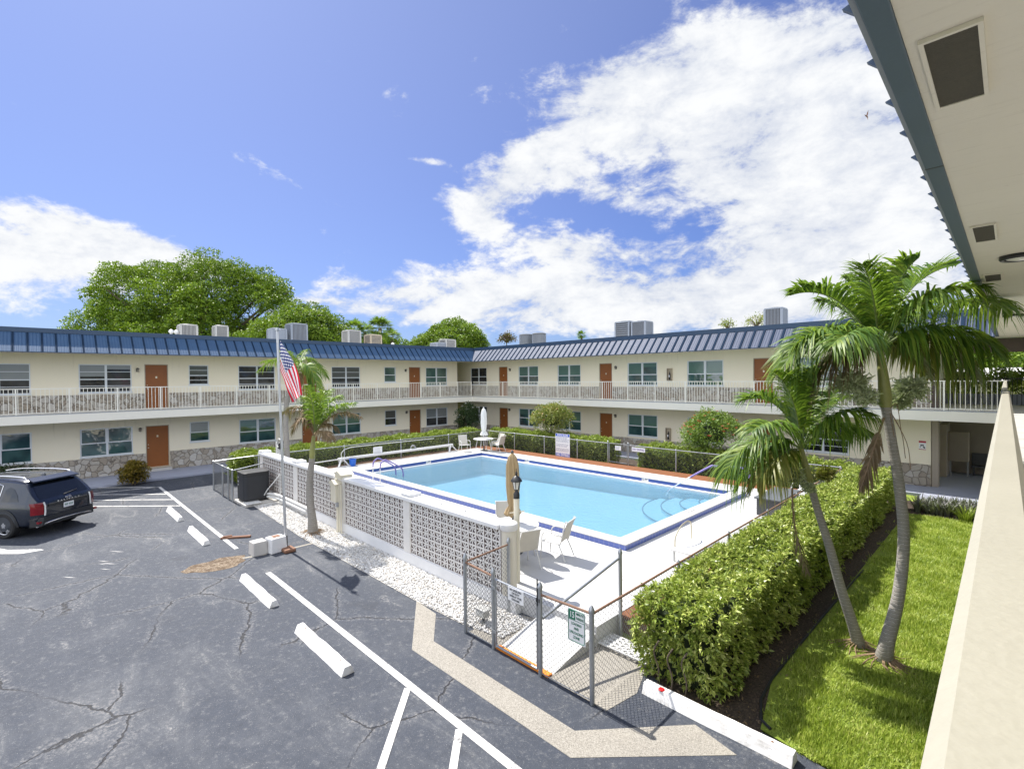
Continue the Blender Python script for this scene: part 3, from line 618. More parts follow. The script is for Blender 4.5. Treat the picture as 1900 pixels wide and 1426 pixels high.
# things on the near deck: wicker bin, white deck chest
bx = thing('deck_box', 'dark grey storage box with flat lid between pool and hedge', 'storage box', (-5.25, 16.8, ZD))
bb = B(); bb.box(-5.52, 16.0, ZD, -4.85, 17.85, ZD+.5)
for k in range(7): bb.box(-5.527, 16.0+.01, ZD+.05+k*.065, -4.843, 17.84, ZD+.09+k*.065)
bb.obj('bin', MT['darkgrey'], bx); B().box(-5.58, 15.94, ZD+.505, -4.8, 17.9, ZD+.56).obj('lid', MT['hvac_d'], bx, bev=.015)
B().box(-5.54, 16.8, ZD+.32, -5.527, 17.05, ZD+.36).obj('latch', MT['ink'], bx)
sk = thing('lounge_chair', 'white low lounge chair half hidden behind the front hedge top', 'lounge chair', (-5.3, 11.1, ZD))
q = B(); q.box(-5.55, 10.55, ZD+.26, -4.95, 11.9, ZD+.31); q.obj('seat', MT['plastic_white'], sk, bev=.02)
for (x, y) in ((-5.5, 10.65), (-5.0, 10.65), (-5.5, 11.8), (-5.0, 11.8)): B().bar((x, y, ZD), (x, y, ZD+.26), .045).obj('leg', MT['plastic_white'], sk)
B().tube(smooth_path([(-5.53, 10.75, ZD+.3), (-5.53, 10.8, ZD+.55), (-5.53, 11.15, ZD+.75), (-5.53, 11.55, ZD+.72), (-5.53, 11.6, ZD+.3)], 6), .018, 7).obj('armrest', MT['brass'], sk, smooth=True)
sk2 = thing('lounge_chair', 'white lounge chair with tube arms beside the far end of the deck box', 'lounge chair', (-4.9, 18.6, ZD))
q = B(); q.box(-5.2, 18.2, ZD+.3, -4.6, 19.4, ZD+.35); q.obj('seat', MT['plastic_white'], sk2, bev=.02)
for (x, y) in ((-5.15, 18.3), (-4.65, 18.3), (-5.15, 19.3), (-4.65, 19.3)): B().bar((x, y, ZD), (x, y, ZD+.3), .045).obj('leg', MT['plastic_white'], sk2)
for x in (-5.18, -4.62): B().tube(smooth_path([(x, 18.25, ZD+.3), (x, 18.3, ZD+.6), (x, 18.7, ZD+.68), (x, 19.1, ZD+.62), (x, 19.2, ZD+.34)], 6), .022, 7).obj('armrest', MT['plastic_white'], sk2, smooth=True)
# ------------------------------------------------------------------ gravel strip, entry ground, lattice panel, wheel stops
b = B(); b.sheet([(-19.9, 5.85), (-14.8, 5.66), (-8.8, 5.70), (-7.3, 5.77), (-6.6, 5.9), (-6.3, 6.75), (-20.6, 6.75), (-20.3, 6.5)], .010); struct('gravel_bed', b, MT['gravelbed'])
n = 17000; pv = []
ico = np.array([(0,0,1),(.894,0,.447),(.276,.851,.447),(-.724,.526,.447),(-.724,-.526,.447),(.276,-.851,.447),(.724,.526,-.447),(-.276,.851,-.447),(-.894,0,-.447),(-.276,-.851,-.447),(.724,-.526,-.447),(0,0,-1)])
icf = np.array([(0,1,2),(0,2,3),(0,3,4),(0,4,5),(0,5,1),(1,6,2),(2,7,3),(3,8,4),(4,9,5),(5,10,1),(6,7,2),(7,8,3),(8,9,4),(9,10,5),(10,6,1),(11,7,6),(11,8,7),(11,9,8),(11,10,9),(11,6,10)])
px_ = rng.uniform(-19.9, -6.35, n*2); py_ = rng.uniform(5.6, 6.74, n*2)
lo = np.interp(px_, [-19.9, -14.8, -8.8, -7.3, -6.3], [5.86, 5.68, 5.72, 5.78, 5.95]); ok = py_ > lo; px_, py_ = px_[ok][:n], py_[ok][:n]; n = len(px_)
s3_ = rng.uniform(.013, .029, n)[:, None]*rng.uniform(.65, 1.25, (n, 3)); s3_[:, 2] *= .7; th = rng.uniform(0, 2*PI, n)
V = ico[None]*(1+rng.uniform(-.18, .18, (n, 12, 1)))*s3_[:, None]
V = np.stack([V[..., 0]*np.cos(th)[:, None]-V[..., 1]*np.sin(th)[:, None], V[..., 0]*np.sin(th)[:, None]+V[..., 1]*np.cos(th)[:, None], V[..., 2]], -1)+np.stack([px_, py_, rng.uniform(.012, .035, n)], -1)[:, None]
me = raw_mesh('gravel', V.reshape(-1, 3), (icf[None]+np.arange(n)[:, None, None]*12).reshape(-1, 3), MT['pebble']); tag(link('gravel', me), 'strip of white pebbles along the foot of the breeze block wall', 'gravel', kind='stuff')
lt = thing('lattice_panel', 'white plastic lattice panel lying on the ground beside the ramp', 'lattice panel', (-4.6, 7.1, .05))
q = B(); X0, X1, Y0, Y1 = -5.0, -3.62, 6.95, 7.35; zb = .06
nb = 12
for i in range(nb+1):
    x = X0+(X1-X0)*i/nb; q.box(x-.014, Y0, zb, x+.014, Y1, zb+.02)
for j in range(5):
    y = Y0+(Y1-Y0)*j/4; q.box(X0, y-.014, zb+.002, X1, y+.014, zb+.023)
for i in range(nb):
    for j in range(4):
        xa = X0+(X1-X0)*i/nb; xb = X0+(X1-X0)*(i+1)/nb; ya = Y0+(Y1-Y0)*j/4; yb = Y0+(Y1-Y0)*(j+1)/4
        q.bar((xa, ya, zb+.009), (xb, yb, zb+.009), .026, .014)
q.obj('slab', MT['plastic_white'], lt)
def wheel_stop(x0, x1, y0, y1, label, hgt=.14, red=False, name='wheel_stop', grp='white wheel stops in the parking lot'):
    o = thing(name, label, 'wheel stop', ((x0+x1)/2, (y0+y1)/2, 0), group=grp)
    s = random.Random(int(abs(x0*100))); ys, ye = y0, y1; xs = np.linspace(x0, x1, 9); vs = []; k = B()
    for x in xs:
        j = s.uniform(-.006, .006); vs += [(x, ys+j, .004), (x, ys+.055+j, hgt+s.uniform(-.006, .004)), (x, ye-.055+j, hgt+s.uniform(-.006, .004)), (x, ye+j, .004)]
    fs = []
    for i in range(8): fs += [(4*i, 4*i+4, 4*i+5, 4*i+1), (4*i+1, 4*i+5, 4*i+6, 4*i+2), (4*i+2, 4*i+6, 4*i+7, 4*i+3)]
    fs += [(0, 1, 2, 3), (35, 34, 33, 32)]
    k.add(vs, fs); k.obj('kerb_block', MT['wallbase_s'], o, bev=.008)
    for x in (x0+.25, x1-.25): B().lathe((x, (y0+y1)/2, hgt-.004), [(.016, 0), (.016, .010), (.010, .014)], 8).obj('anchor_pin', MT['rust'], o)
    return o
def _ws(t, bs, co):
    n = t.noise(co, 5., 5, .65); f = t.noise(t.scale(co, (.5, 2, 2)), 22., 4, .7)
    c = t.mix(t.smooth(n, .45, .7), (.80, .79, .77), (.56, .54, .50)); c = t.mix(t.math('MULTIPLY', t.smooth(f, .62, .74), .6), c, (.22, .21, .2))
    t.put(bs.inputs['Base Color'], c); t.put(bs.inputs['Normal'], t.bump(f, .4, .006))
MT['wallbase_s'] = M_('wheel_stop_paint', _ws, Roughness=.85)
wheel_stop(-21.25, -19.35, 3.42, 3.62, 'white wheel stop farthest from the camera, nearest the dark car')
wheel_stop(-17.95, -15.98, 3.42, 3.62, 'white wheel stop short of the pothole, second from the dark car')
wheel_stop(-12.58, -10.59, 3.41, 3.61, 'white wheel stop just past the pothole, with a dark scuff on one flank')
wheel_stop(-9.25, -7.32, 3.40, 3.62, 'white wheel stop nearest the camera in the row, with cracked grey paint')
o = wheel_stop(-3.80, -1.80, 6.34, 6.56, 'long whitish kerb stop at the lawn corner with a round red reflector', .15, name='kerb_stop', grp=None)
B().lathe((-3.52, 6.42, .146), [(.045, 0), (.045, .012), (.03, .018)], 16).obj('reflector', MT['red'], o, smooth=True)
# ================================================================== the three wings of the apartment building
XL, YB = -30.959, 26.071; XE, YE = -29.2, 24.45; ZF, ZS, ZM, ZT = 3.25, 2.88, 5.98, 6.86
left = thing('apartment_wing', 'long two storey cream wing behind the parking lot with dark blue mansard roof', 'apartment building', (-35, 7, 0), group='wings of the motel style apartment block')
back = thing('apartment_wing', 'two storey cream wing across the far side of the pool with ribbed grey blue mansard', 'apartment building', (-17, 30, 0), group='wings of the motel style apartment block')
near = thing('apartment_wing', 'near wing overhead with pale soffit, blue fascia and walkway floor', 'apartment building', (4, 10, 0), group='wings of the motel style apartment block')
class Wall:
    """a wall plane: u along, d into the building"""
    def __init__(s, left): s.L = left
    def p(s, u, d, z): return (XL-d, u, z) if s.L else (u, YB+d, z)
    def o(s, u, d, z): return s.p(u, d, z)
    rot = property(lambda s: PI/2 if s.L else 0.)
def wall_mesh(W, u0, u1, z0, z1, ops, rev=.11):
    b = B(); us = sorted({u0, u1, *[o[0] for o in ops], *[o[1] for o in ops]}); zs = sorted({z0, z1, *[o[2] for o in ops], *[o[3] for o in ops]})
    for i in range(len(us)-1):
        for j in range(len(zs)-1):
            um, zm = (us[i]+us[i+1])/2, (zs[j]+zs[j+1])/2
            if any(o[0] < um < o[1] and o[2] < zm < o[3] for o in ops): continue
            b.quad(W.p(us[i], 0, zs[j]), W.p(us[i+1], 0, zs[j]), W.p(us[i+1], 0, zs[j+1]), W.p(us[i], 0, zs[j+1]))
    for (a, c, e, f) in ops:
        for (p, q) in (((a, e), (a, f)), ((a, f), (c, f)), ((c, f), (c, e)), ((c, e), (a, e))):
            b.quad(W.p(p[0], 0, p[1]), W.p(q[0], 0, q[1]), W.p(q[0], rev, q[1]), W.p(p[0], rev, p[1]))
        b.quad(W.p(a, rev, e), W.p(c, rev, e), W.p(c, rev, f), W.p(a, rev, f))
    return b
_wc = {}
def window(W, parent, u, z, w, h, pane, style='two', name='window', blind=0., bmat='blind_dim'):
    key = (round(w, 2), round(h, 2), style)
    if key not in _wc:
        f = B(); fw = .045; d0, d1 = .028, .085; g = .003
        f.box(g, d0, g, fw, d1, h-g); f.box(w-fw, d0, g, w-g, d1, h-g); f.box(fw, d0+.002, g, w-fw, d1, fw); f.box(fw, d0+.002, h-fw, w-fw, d1, h-g)
        n = 2 if w > 1.4 else 1
        cols = [(fw, w-fw)]
        if n == 2: f.box(w/2-.045, d0-.004, fw, w/2+.045, d1, h-fw); cols = [(fw, w/2-.045), (w/2+.045, w-fw)]
        for (a, c) in cols:
            f.box(a, d0+.006, h*.47-.024, c, d1, h*.47+.024)
            if style == 'awn':
                f.box(a, d0+.014, h*.735-.012, c, d1, h*.735+.012); f.box(a, d0+.014, h*.235-.012, c, d1, h*.235+.012)
            else:
                f.box(a, d0+.012, h*.47+.024, a+.022, d1, h-fw); f.box(c-.022, d0+.012, h*.47+.024, c, d1, h-fw)
        f.box(-.03, -.035, -.05, w+.03, .03, -.002)
        _wc[key] = f.mesh('window', MT['frame'])
    p = B(); p.quad((.02, .062, .02), (w-.02, .062, .02), (w-.02, .062, h-.02), (.02, .062, h-.02))
    o = link(name, _wc[key], parent, W.o(u, 0, z), W.rot)
    k = (key[0], key[1], pane)
    if k not in _wc: _wc[k] = p.mesh('pane', MT[pane])
    link('pane', _wc[k], o, local=True)
    if blind:
        nb_ = 2 if w > 1.4 else 1; side = blind > 1.
        cols = [(.05, w-.05)] if nb_ == 1 else [(.05, w/2-.048), (w/2+.048, w-.05)]
        q = B()
        for i, (a, c) in enumerate(cols):
            f = (blind % 1.)*(1. if i == 0 or not side else .35); z1 = h-.05; z0 = z1-(h-.1)*f
            q.quad((a, .059, z0), (c, .059, z0), (c, .059, z1), (a, .059, z1))
        link('blind', q.mesh('blind', MT[bmat]), o, local=True)
    return o
def door(W, parent, u, z, w, h, knobs=1, num=True):
    k = ('door', round(w, 2), round(h, 2))
    if k not in _wc:
        _wc[k] = B().box(.04, .06, .0, w-.04, .10, h-.04).mesh('door', MT['door'])
        f = B(); f.box(.003, .02, 0, .04, .108, h-.003); f.box(w-.04, .02, 0, w-.003, .108, h-.003); f.box(.04, .022, h-.04, w-.04, .108, h-.003); f.box(.0, -.02, -.05, w, .06, -.002)
        _wc[k, 'f'] = f.mesh('door_frame', MT['tan'])
        n = B(); n.tube([(.11, .062, 1.0), (.11, .01, 1.0)], .028, 10); n.tube([(.11, .062, 1.16), (.11, .03, 1.16)], .022, 10); _wc[k, 'n'] = n.mesh('door_knob', MT['brass'], True)
        m = B(); m.box(w/2-.035, .05, 1.52, w/2+.035, .058, 1.62); _wc[k, 'm'] = m.mesh('knocker', MT['brass'])
    o = link('door', _wc[k], parent, W.o(u, 0, z), W.rot)
    link('door_frame', _wc[k, 'f'], o, local=True); link('door_knob', _wc[k, 'n'], o, local=True); link('knocker', _wc[k, 'm'], o, local=True)
WL, WB = Wall(True), Wall(False)
# ---- left wing
bigs = [-12.0, -8.6, -1.96, 1.67, 8.52, 14.01, 21.33]; smalls = [6.11, 17.84, -6.4]; doors = [4.19, 12.06, 19.85, -3.9]
ops = []
for u in bigs: ops += [(u, u+2., 4.14, 5.51), (u, u+2., 1.07, 2.41)]
for u in smalls: ops += [(u, u+.93, 4.46, 5.52), (u, u+.93, 1.38, 2.45)]
for u in doors: ops += [(u, u+1., ZF+.05, 5.54), (u, u+1., .26, 2.39)]
wall_mesh(WL, -14, 24.33, 0, ZM+.02, ops).obj('wall', MT['stucco'], left)
body = B(); body.box(-41, -14.0, 0, -31.1, 24.30, 6.9); body.quad((-30.96, 24.33, 0), (-36, 24.33, 0), (-36, 24.33, ZM), (-30.96, 24.33, ZM)); body.obj('rear_body', MT['stucco'], left)
B().box(-41.0, -14.1, 6.905, -30.06, 34.8, 6.95).obj('flat_roof', MT['roof'], left)
for i, u in enumerate(bigs):
    window(WL, left, u, 4.14, 2., 1.37, 'pane_blind' if u > 20 else 'pane_dark', 'two' if u > 20 else 'awn', blind=(.27, .5, .55, 1.42, 0., .52, 0.)[i], bmat='blind_pale' if i in (2, 3) else 'blind_dim'); window(WL, left, u, 1.07, 2., 1.34, 'pane_teal' if u < 20 else 'pane_dark', blind=(0, .5, 0, 0, 1.3, .54, .52)[i], bmat='blind_pale' if i == 6 else 'blind_green')
for u in smalls:
    window(WL, left, u, 4.46, .93, 1.06, 'pane_blind' if u > 15 else 'pane_dark', 'two' if u > 15 else 'awn', blind=.51 if u < 15 else 0); window(WL, left, u, 1.38, .93, 1.07, 'pane_teal' if u < 15 else 'pane_dark', blind=.5, bmat='blind_pale' if u < 15 else 'blind_dim')
for u in doors: door(WL, left, u, ZF+.05, 1., 2.24); door(WL, left, u, .26, 1., 2.13)
def stone(W, parent, spans, z0, z1):
    b = B()
    for (a, c) in spans:
        P0 = [W.p(a, -.05, z0), W.p(c, -.05, z0), W.p(c, -.05, z1), W.p(a, -.05, z1)]; P1 = [W.p(a, .0, z0), W.p(c, .0, z0), W.p(c, .0, z1), W.p(a, .0, z1)]
        b.add(P0+P1, [(0, 1, 2, 3), (3, 2, 6, 7), (0, 3, 7, 4), (1, 5, 6, 2)])
    b.obj('stone_facing', MT['stone'], parent)
def gaps(u0, u1, ds, w=1.):
    e = [u0]
    for d_ in sorted(ds): e += [d_-.02, d_+w+.02]
    e.append(u1); return [(e[i], e[i+1]) for i in range(0, len(e), 2)]
stone(WL, left, gaps(-14, 24.33, doors), 0, 1.0); stone(WL, left, gaps(-14, 24.33, doors), ZF, 4.05)
for u in doors: B().box(XL+.002, u-.05, .074, XL+.34, u+1.05, .2).obj('door_step', MT['concrete'], left)
b = B(); b.box(XL+.002, -14, ZS, XE, YE-.002, ZF); b.obj('balcony_slab', MT['trim'], left)
B().box(XE-.012, -14, ZF+.002, XE+.006, YE-.01, ZF+.035).obj('slab_edge_trim', MT['hvac_g'], left)
B().box(XL+.002, -14, ZM+.0, XE-.03, YE, ZM+.03).obj('soffit', MT['soffit'], left)
# ---- back wing
bw = [-31.40, -25.82, -22.02, -16.45, -12.63, -7.09]; bd = [-27.97, -18.53, -9.14]
ops = []
for u in bw: ops += [(u, u+2., 4.14, 5.51), (u, u+2., 1.10, 2.39)]
for u in bd: ops += [(u, u+.97, ZF+.05, 5.54), (u, u+.97, .2, 2.38)]
wall_mesh(WB, -36, -2.28, 0, ZM+.02, ops).obj('wall', MT['stucco'], back)
body = B(); body.box(-38, 26.2, 0, -2.29, 34.8, 6.9); body.quad((-2.28, 26.07, 0), (-2.28, 31, 0), (-2.28, 31, ZM), (-2.28, 26.07, ZM)); body.obj('rear_body', MT['stucco'], back)
B().box(-30.05, 25.31, 6.905, 12, 34.8, 6.955).obj('flat_roof', MT['roof'], back)
for u in bw:
    ib = bw.index(u); window(WB, back, u, 4.14, 2., 1.37, 'pane_teal' if u > -30 else 'pane_dark', blind=(0, .52, .53, 1.53, .53, .54)[ib], bmat='blind_green'); window(WB, back, u, 1.10, 2., 1.29, 'pane_teal' if -27 < u < -10 else 'pane_dark', 'awn' if u > -8 else 'two', blind=(0, .3, .53, .52, .4, 0)[ib], bmat='blind_green')
for u in bd: door(WB, back, u, ZF+.05, .97, 2.24); door(WB, back, u, .2, .97, 2.18)
stone(WB, back, gaps(-36, -2.29, bd, .97), 0, .96); stone(WB, back, gaps(-36, -2.29, bd, .97), ZF, 4.05)
b = B(); b.box(-36, YE, ZS, .9, YB-.002, ZF); b.box(-2.27, YB-.002, ZS, 1.6, 31.0, ZF-.003); b.obj('balcony_slab', MT['trim'], back)
B().box(XE+.002, YE-.006, ZF+.002, -.15, YE+.012, ZF+.035).obj('slab_edge_trim', MT['hvac_g'], back)
B().box(-36, YE+.03, ZM+.0, 1.6, YB-.002, ZM+.03).obj('soffit', MT['soffit'], back)
# passage at the right end: beam, far railing, lower store wall with cabinets
b = B(); b.box(-2.27, YB+.05, 5.45, 1.6, YB+.3, ZM-.003); b.box(-2.276, YB+.004, ZF, -2.06, YB+.3, 5.449); b.obj('beam_and_shade_strip', MT['brown_beam_and_shade'], back)  # beam, plus an upright strip coloured dark for the reveal wall's shade
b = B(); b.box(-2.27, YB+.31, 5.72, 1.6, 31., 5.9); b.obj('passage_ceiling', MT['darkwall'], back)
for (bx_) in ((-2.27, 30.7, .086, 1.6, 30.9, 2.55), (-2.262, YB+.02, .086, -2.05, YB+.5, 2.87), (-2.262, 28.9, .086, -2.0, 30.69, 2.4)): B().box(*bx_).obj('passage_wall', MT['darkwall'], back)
b = B(); b.box(-2.27, 30.82, ZF, 1.6, 30.95, ZF+.48); b.obj('parapet', MT['walk'], back)
b = B()
for k in range(28): x = -2.2+k*.14; b.bar((x, 30.78, ZF+.02), (x, 30.78, 4.4), .02)
b.bar((-2.25, 30.78, 4.42), (1.6, 30.78, 4.42), .05); b.obj('rear_railing', MT['dark'], back)
mb = thing('meter_cabinet', 'tall grey utility cabinet on legs in the dark lower passage', 'cabinet', (-1.75, 29.6, .086))
B().box(-2.0, 29.5, .75, -1.3, 29.9, 2.05).obj('casing', MT['tan'], mb, bev=.02); B().box(-1.96, 29.488, .80, -1.34, 29.5, 2.0).obj('door', MT['darkwall'], mb)
for x in (-1.95, -1.37): B().box(x, 29.6, .086, x+.06, 29.7, .75).obj('leg', MT['grey'], mb)
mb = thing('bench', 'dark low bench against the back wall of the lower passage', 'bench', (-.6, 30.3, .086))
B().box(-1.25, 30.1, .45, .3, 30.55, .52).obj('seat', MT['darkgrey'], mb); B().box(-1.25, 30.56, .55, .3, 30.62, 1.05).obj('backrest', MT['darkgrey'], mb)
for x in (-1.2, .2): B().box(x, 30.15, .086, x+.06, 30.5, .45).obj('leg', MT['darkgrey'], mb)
# ---- mansards with standing seams
def mansard(parent, axis, u0, u1, t0, t1, e0, e1, sgn, mats, seam0, step):
    """bottom edge at e0 from u0..u1, top edge at e1 from t0..t1"""
    def pt(u, e, z): return (e, u, z) if axis == 'y' else (u, e, z)
    b = B(); b.quad(pt(u0, e0, ZM), pt(u1, e0, ZM), pt(t1, e1, ZT), pt(t0, e1, ZT)); b.obj('mansard_roof', mats[0], parent)
    s = B(); u = seam0
    dz = ZT-ZM; de = e1-e0; n = Vector((0, -sgn*dz, abs(de))).normalized()
    while u < u1-.02:
        f = 1.
        lim = (u-u1)/(t1-u1) if (t1 < u1 and u > t1) else (u-u0)/(t0-u0) if (t0 > u0 and u < t0) else 1.
        if lim > .05:
            f = min(1., lim); p = pt(u, e0, ZM); q = pt(u, e0+de*f, ZM+dz*f); s.bar(p, q, .034 if axis == 'y' else .05, .07 if axis == 'y' else .10, up=(1, 0, 0) if axis == 'x' else (0, 1, 0))
        u += step
    s.obj('standing_seam', mats[1], parent)
    b = B(); o1 = e1-sgn*-.03*-1
    a, c = (e1-.05*sgn*-1, e1+.12*sgn*-1*-1)
    return pt
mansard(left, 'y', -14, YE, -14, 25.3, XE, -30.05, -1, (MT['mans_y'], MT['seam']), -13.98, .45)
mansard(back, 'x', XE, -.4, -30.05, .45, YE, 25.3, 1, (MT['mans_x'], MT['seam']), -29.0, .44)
B().box(-30.2, -14, ZT-.005, -30.02, 25.32, ZT+.2).obj('roof_edge', MT['mans_trim'], left)
B().box(-30.0, 25.27, ZT-.005, 12., 25.45, ZT+.22).obj('roof_edge', MT['mans_trim'], back)
B().box(XE-.10, -14, ZM-.035, XE+.012, YE, ZM-.002).obj('eave_trim', MT['mans_trim'], left)
B().box(XE+.013, YE-.012, ZM-.035, -.4, YE+.1, ZM-.002).obj('eave_trim', MT['mans_trim'], back)
# ---- near wing: soffit, fascia with seams, wall and floor
NX0 = -.30
b = B(); b.box(NX0+.001, -9, 5.955, 1.6, YE-.1, 6.0); b.obj('soffit', MT['soffit'], near)
b = B(); b.box(-.385, -9, 5.945, NX0, YE-.12, 5.985); b.obj('fascia', MT['mans_under'], near, bev=.004)
b = B(); b.box(-.405, -9, 5.957, -.386, YE-.12, 6.01); b.obj('drip_edge', MT['tan_g'], near) if 'tan_g' in MT else b.obj('drip_edge', MT['hvac_g'], near)
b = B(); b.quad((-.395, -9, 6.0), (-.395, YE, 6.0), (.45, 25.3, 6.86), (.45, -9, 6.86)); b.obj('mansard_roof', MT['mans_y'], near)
s = B(); y = 1.32
while y < YE-.3:
    s.add([(-.39, y-.012, 5.97), (-.452, y-.012, 6.03), (-.36, y-.012, 6.06), (-.39, y+.012, 5.97), (-.452, y+.012, 6.03), (-.36, y+.012, 6.06)], [(0, 1, 2), (5, 4, 3), (0, 3, 4, 1), (1, 4, 5, 2), (2, 5, 3, 0)])
    s.bar((-.42, y, 6.03), (.42, y, 6.86), .024, .07, up=(0, 1, 0)); y += .452
s.obj('standing_seam', MT['mans_trim'], near)
s = B(); s.box(-.386, 4.07, 5.944, -.299, 4.085, 5.9455); s.obj('fascia_joint', MT['dark'], near)
B().box(.44, -9, 6.86, 12, 25.26, 6.97).obj('flat_roof', MT['roof'], near)
ops = [(5.4, 5.4+2, 4.14, 5.51), (9.2, 10.2, ZF+.05, 5.53), (14, 16, 4.14, 5.51), (5.4, 7.4, 1.1, 2.4), (9.2, 10.2, .2, 2.35), (14, 16, 1.1, 2.4)]
class WallN(Wall):
    def __init__(s): pass
    def p(s, u, d, z): return (1.6+d, -u, z)
    rot = property(lambda s: -PI/2)
WN = WallN()
opsn = [(-c, -a, e, f) for (a, c, e, f) in ops]
wall_mesh(WN, -24.3, 9, 0, 5.97, opsn).obj('wall', MT['stucco'], near)
for (a, c, e, f) in opsn:
    if c-a > 1.5: window(WN, near, a, e, c-a, f-e, 'pane_blind')
    else: door(WN, near, a, e, c-a, f-e)
B().box(1.72, -9, 0, 11, 24.9, 6.85).obj('rear_body', MT['stucco'], near)
b = B(); b.box(-.115, -9, ZS, 1.598, YE-.004, ZF+.001); b.obj('walkway_floor', MT['floor_n'] if 'floor_n' in MT else MT['trim'], near)
# soffit vents, lamps
vents = [(2.52, 3.17, -.245, -.09), (5.98, 6.67, -.245, -.11), (9.0, 9.62, -.25, -.10), (12.4, 13.0, -.245, -.1), (-1.2, -.55, -.245, -.09)]
for i, (y0, y1, x0, x1) in enumerate(vents):
    o = link('soffit_vent', B().box(x0, y0, 5.942, x1, y1, 5.953).mesh('soffit_vent', MT['screen'] if 'screen' in MT else MT['darkgrey']), near)
    f = B(); w_ = .016
    f.box(x0-w_, y0-w_, 5.937, x0, y1+w_, 5.954); f.box(x1, y0-w_, 5.937, x1+w_, y1+w_, 5.954); f.box(x0, y0-w_, 5.9375, x1, y0, 5.954); f.box(x0, y1, 5.9375, x1, y1+w_, 5.954)
    f.obj('vent_frame', MT['soffit'], o)
for (x, y, lb) in ((.07, 7.83, 'round flush ceiling lamp with black rim under the near soffit, closest one'), (.03, 15.6, 'round black flush lamp farther along the near soffit by the palm crown')):
    o = thing('ceiling_lamp', lb, 'ceiling lamp', (x, y, 5.955), group='round lamps under the soffit')
    B().lathe((x, y, 5.955), [(.17, 0), (.175, -.03), (.16, -.05), (.135, -.045), (.13, -.0)], 28).obj('rim', MT['dark'], o, smooth=True)
    B().lathe((x, y, 5.955), [(.13, -.02), (.11, -.042), (.06, -.055), (.01, -.06)], 24).obj('diffuser', MT['lens'], o, smooth=True)
# ------------------------------------------------------------------ balcony railings
def railing(label, axis, c, u0, u1, posts, mat, step=.139, near100=None):
    def pt(u, z, o=0.): return (c+o, u, z) if axis == 'y' else (u, c+o, z)
    o = thing('balcony_railing', label, 'railing', pt((u0+u1)/2, ZF), group='white balcony railings')
    B().bar(pt(u0, 4.385), pt(u1, 4.385), .055, .035).obj('top_rail', mat, o); B().bar(pt(u0, 3.345), pt(u1, 3.345), .035, .028).obj('bottom_rail', mat, o)
    pm = None
    for u in posts:
        if pm is None:
            k = B(); k.bar((0, 0, 0), (0, 0, 1.12), .05); k.box(-.055, -.055, 0, .055, .055, .014); pm = k.mesh('post', mat)
        link('post', pm, o, pt(u, ZF+.001))
    us = [u for u in np.arange(u0+step*.6, u1, step) if min(abs(u-p) for p in posts) > .045]
    key = near100 or (lambda u: 0); us.sort(key=key); bm_ = B().bar((0, 0, 3.35), (0, 0, 4.37), .020, .020).mesh('baluster', mat)
    for u in us[:100]: link('baluster', bm_, o, pt(u, 0))
    if us[100:]:
        k = B()
        for u in us[100:]: k.bar(pt(u, 3.35), pt(u, 4.37), .020)
        tag(k.obj('balusters', mat, o), kind='stuff')
    return o
railing('white baluster railing along the upper walkway of the left wing', 'y', XE-.05, -6, YE-.07, [-5.45, -3.77, -2.1, -.42, 1.25, 2.92, 4.58, 6.25, 7.93, 9.6, 11.28, 12.96, 14.64, 16.32, 18.0, 19.72, 21.4, 23.0, YE-.1], MT['rail'], near100=lambda u: abs(u-3))
railing('white baluster railing along the upper walkway facing the pool', 'x', YE+.05, XE+.0, -.13, [-27.6, -25.9, -24.18, -22.42, -20.66, -18.93, -17.19, -15.45, -13.71, -11.96, -10.25, -8.55, -6.85, -5.15, -3.45, -1.77, -.16], MT['rail'], near100=lambda u: -u)
nr = thing('balcony_railing', 'broad tan rail cap running from the camera along the near walkway', 'railing', (0, 8, ZF))
def rl_(y): return -.038-.0054*y
def rr_(y): return .034-.0052*y
def capseg(y0, y1, z, dx=0.):
    k = B(); n = 6; vs = []
    for y in (y0, y1):
        a, c_ = rl_(y)+dx, rr_(y)+dx; m = (a+c_)/2
        vs += [(a, y, z-.045), (a, y, z-.012), (a+.012, y, z), (c_-.012, y, z), (c_, y, z-.012), (c_, y, z-.045)]
    k.add(vs, [(i, (i+1) % 6, 6+(i+1) % 6, 6+i) for i in range(6)]+[(5, 4, 3, 2, 1, 0), (6, 7, 8, 9, 10, 11)]); return k
capseg(-6, 9.42, 4.41).obj('rail_cap', MT['cap'], nr); capseg(9.44, YE-.02, 4.405, -.012).obj('rail_cap', MT['cap'], nr)
k = B()
for y in (9.425,): k.box(rl_(y)-.004, y, 4.36, rr_(y)+.004, y+.014, 4.413)
k.obj('joint_cover', MT['hvac_g'], nr)
for y in np.arange(-2., YE-.5, 1.7): B().bar((-.02-.0053*y, y, ZF+.002), (-.02-.0053*y, y, 4.362), .04).obj('post', MT['cap'], nr)
k = B()
for y in np.arange(-2., YE-.3, .14): k.bar((-.02-.0053*y, y, 3.34), (-.02-.0053*y, y, 4.362), .016)
tag(k.obj('balusters', MT['rail'], nr), kind='stuff')
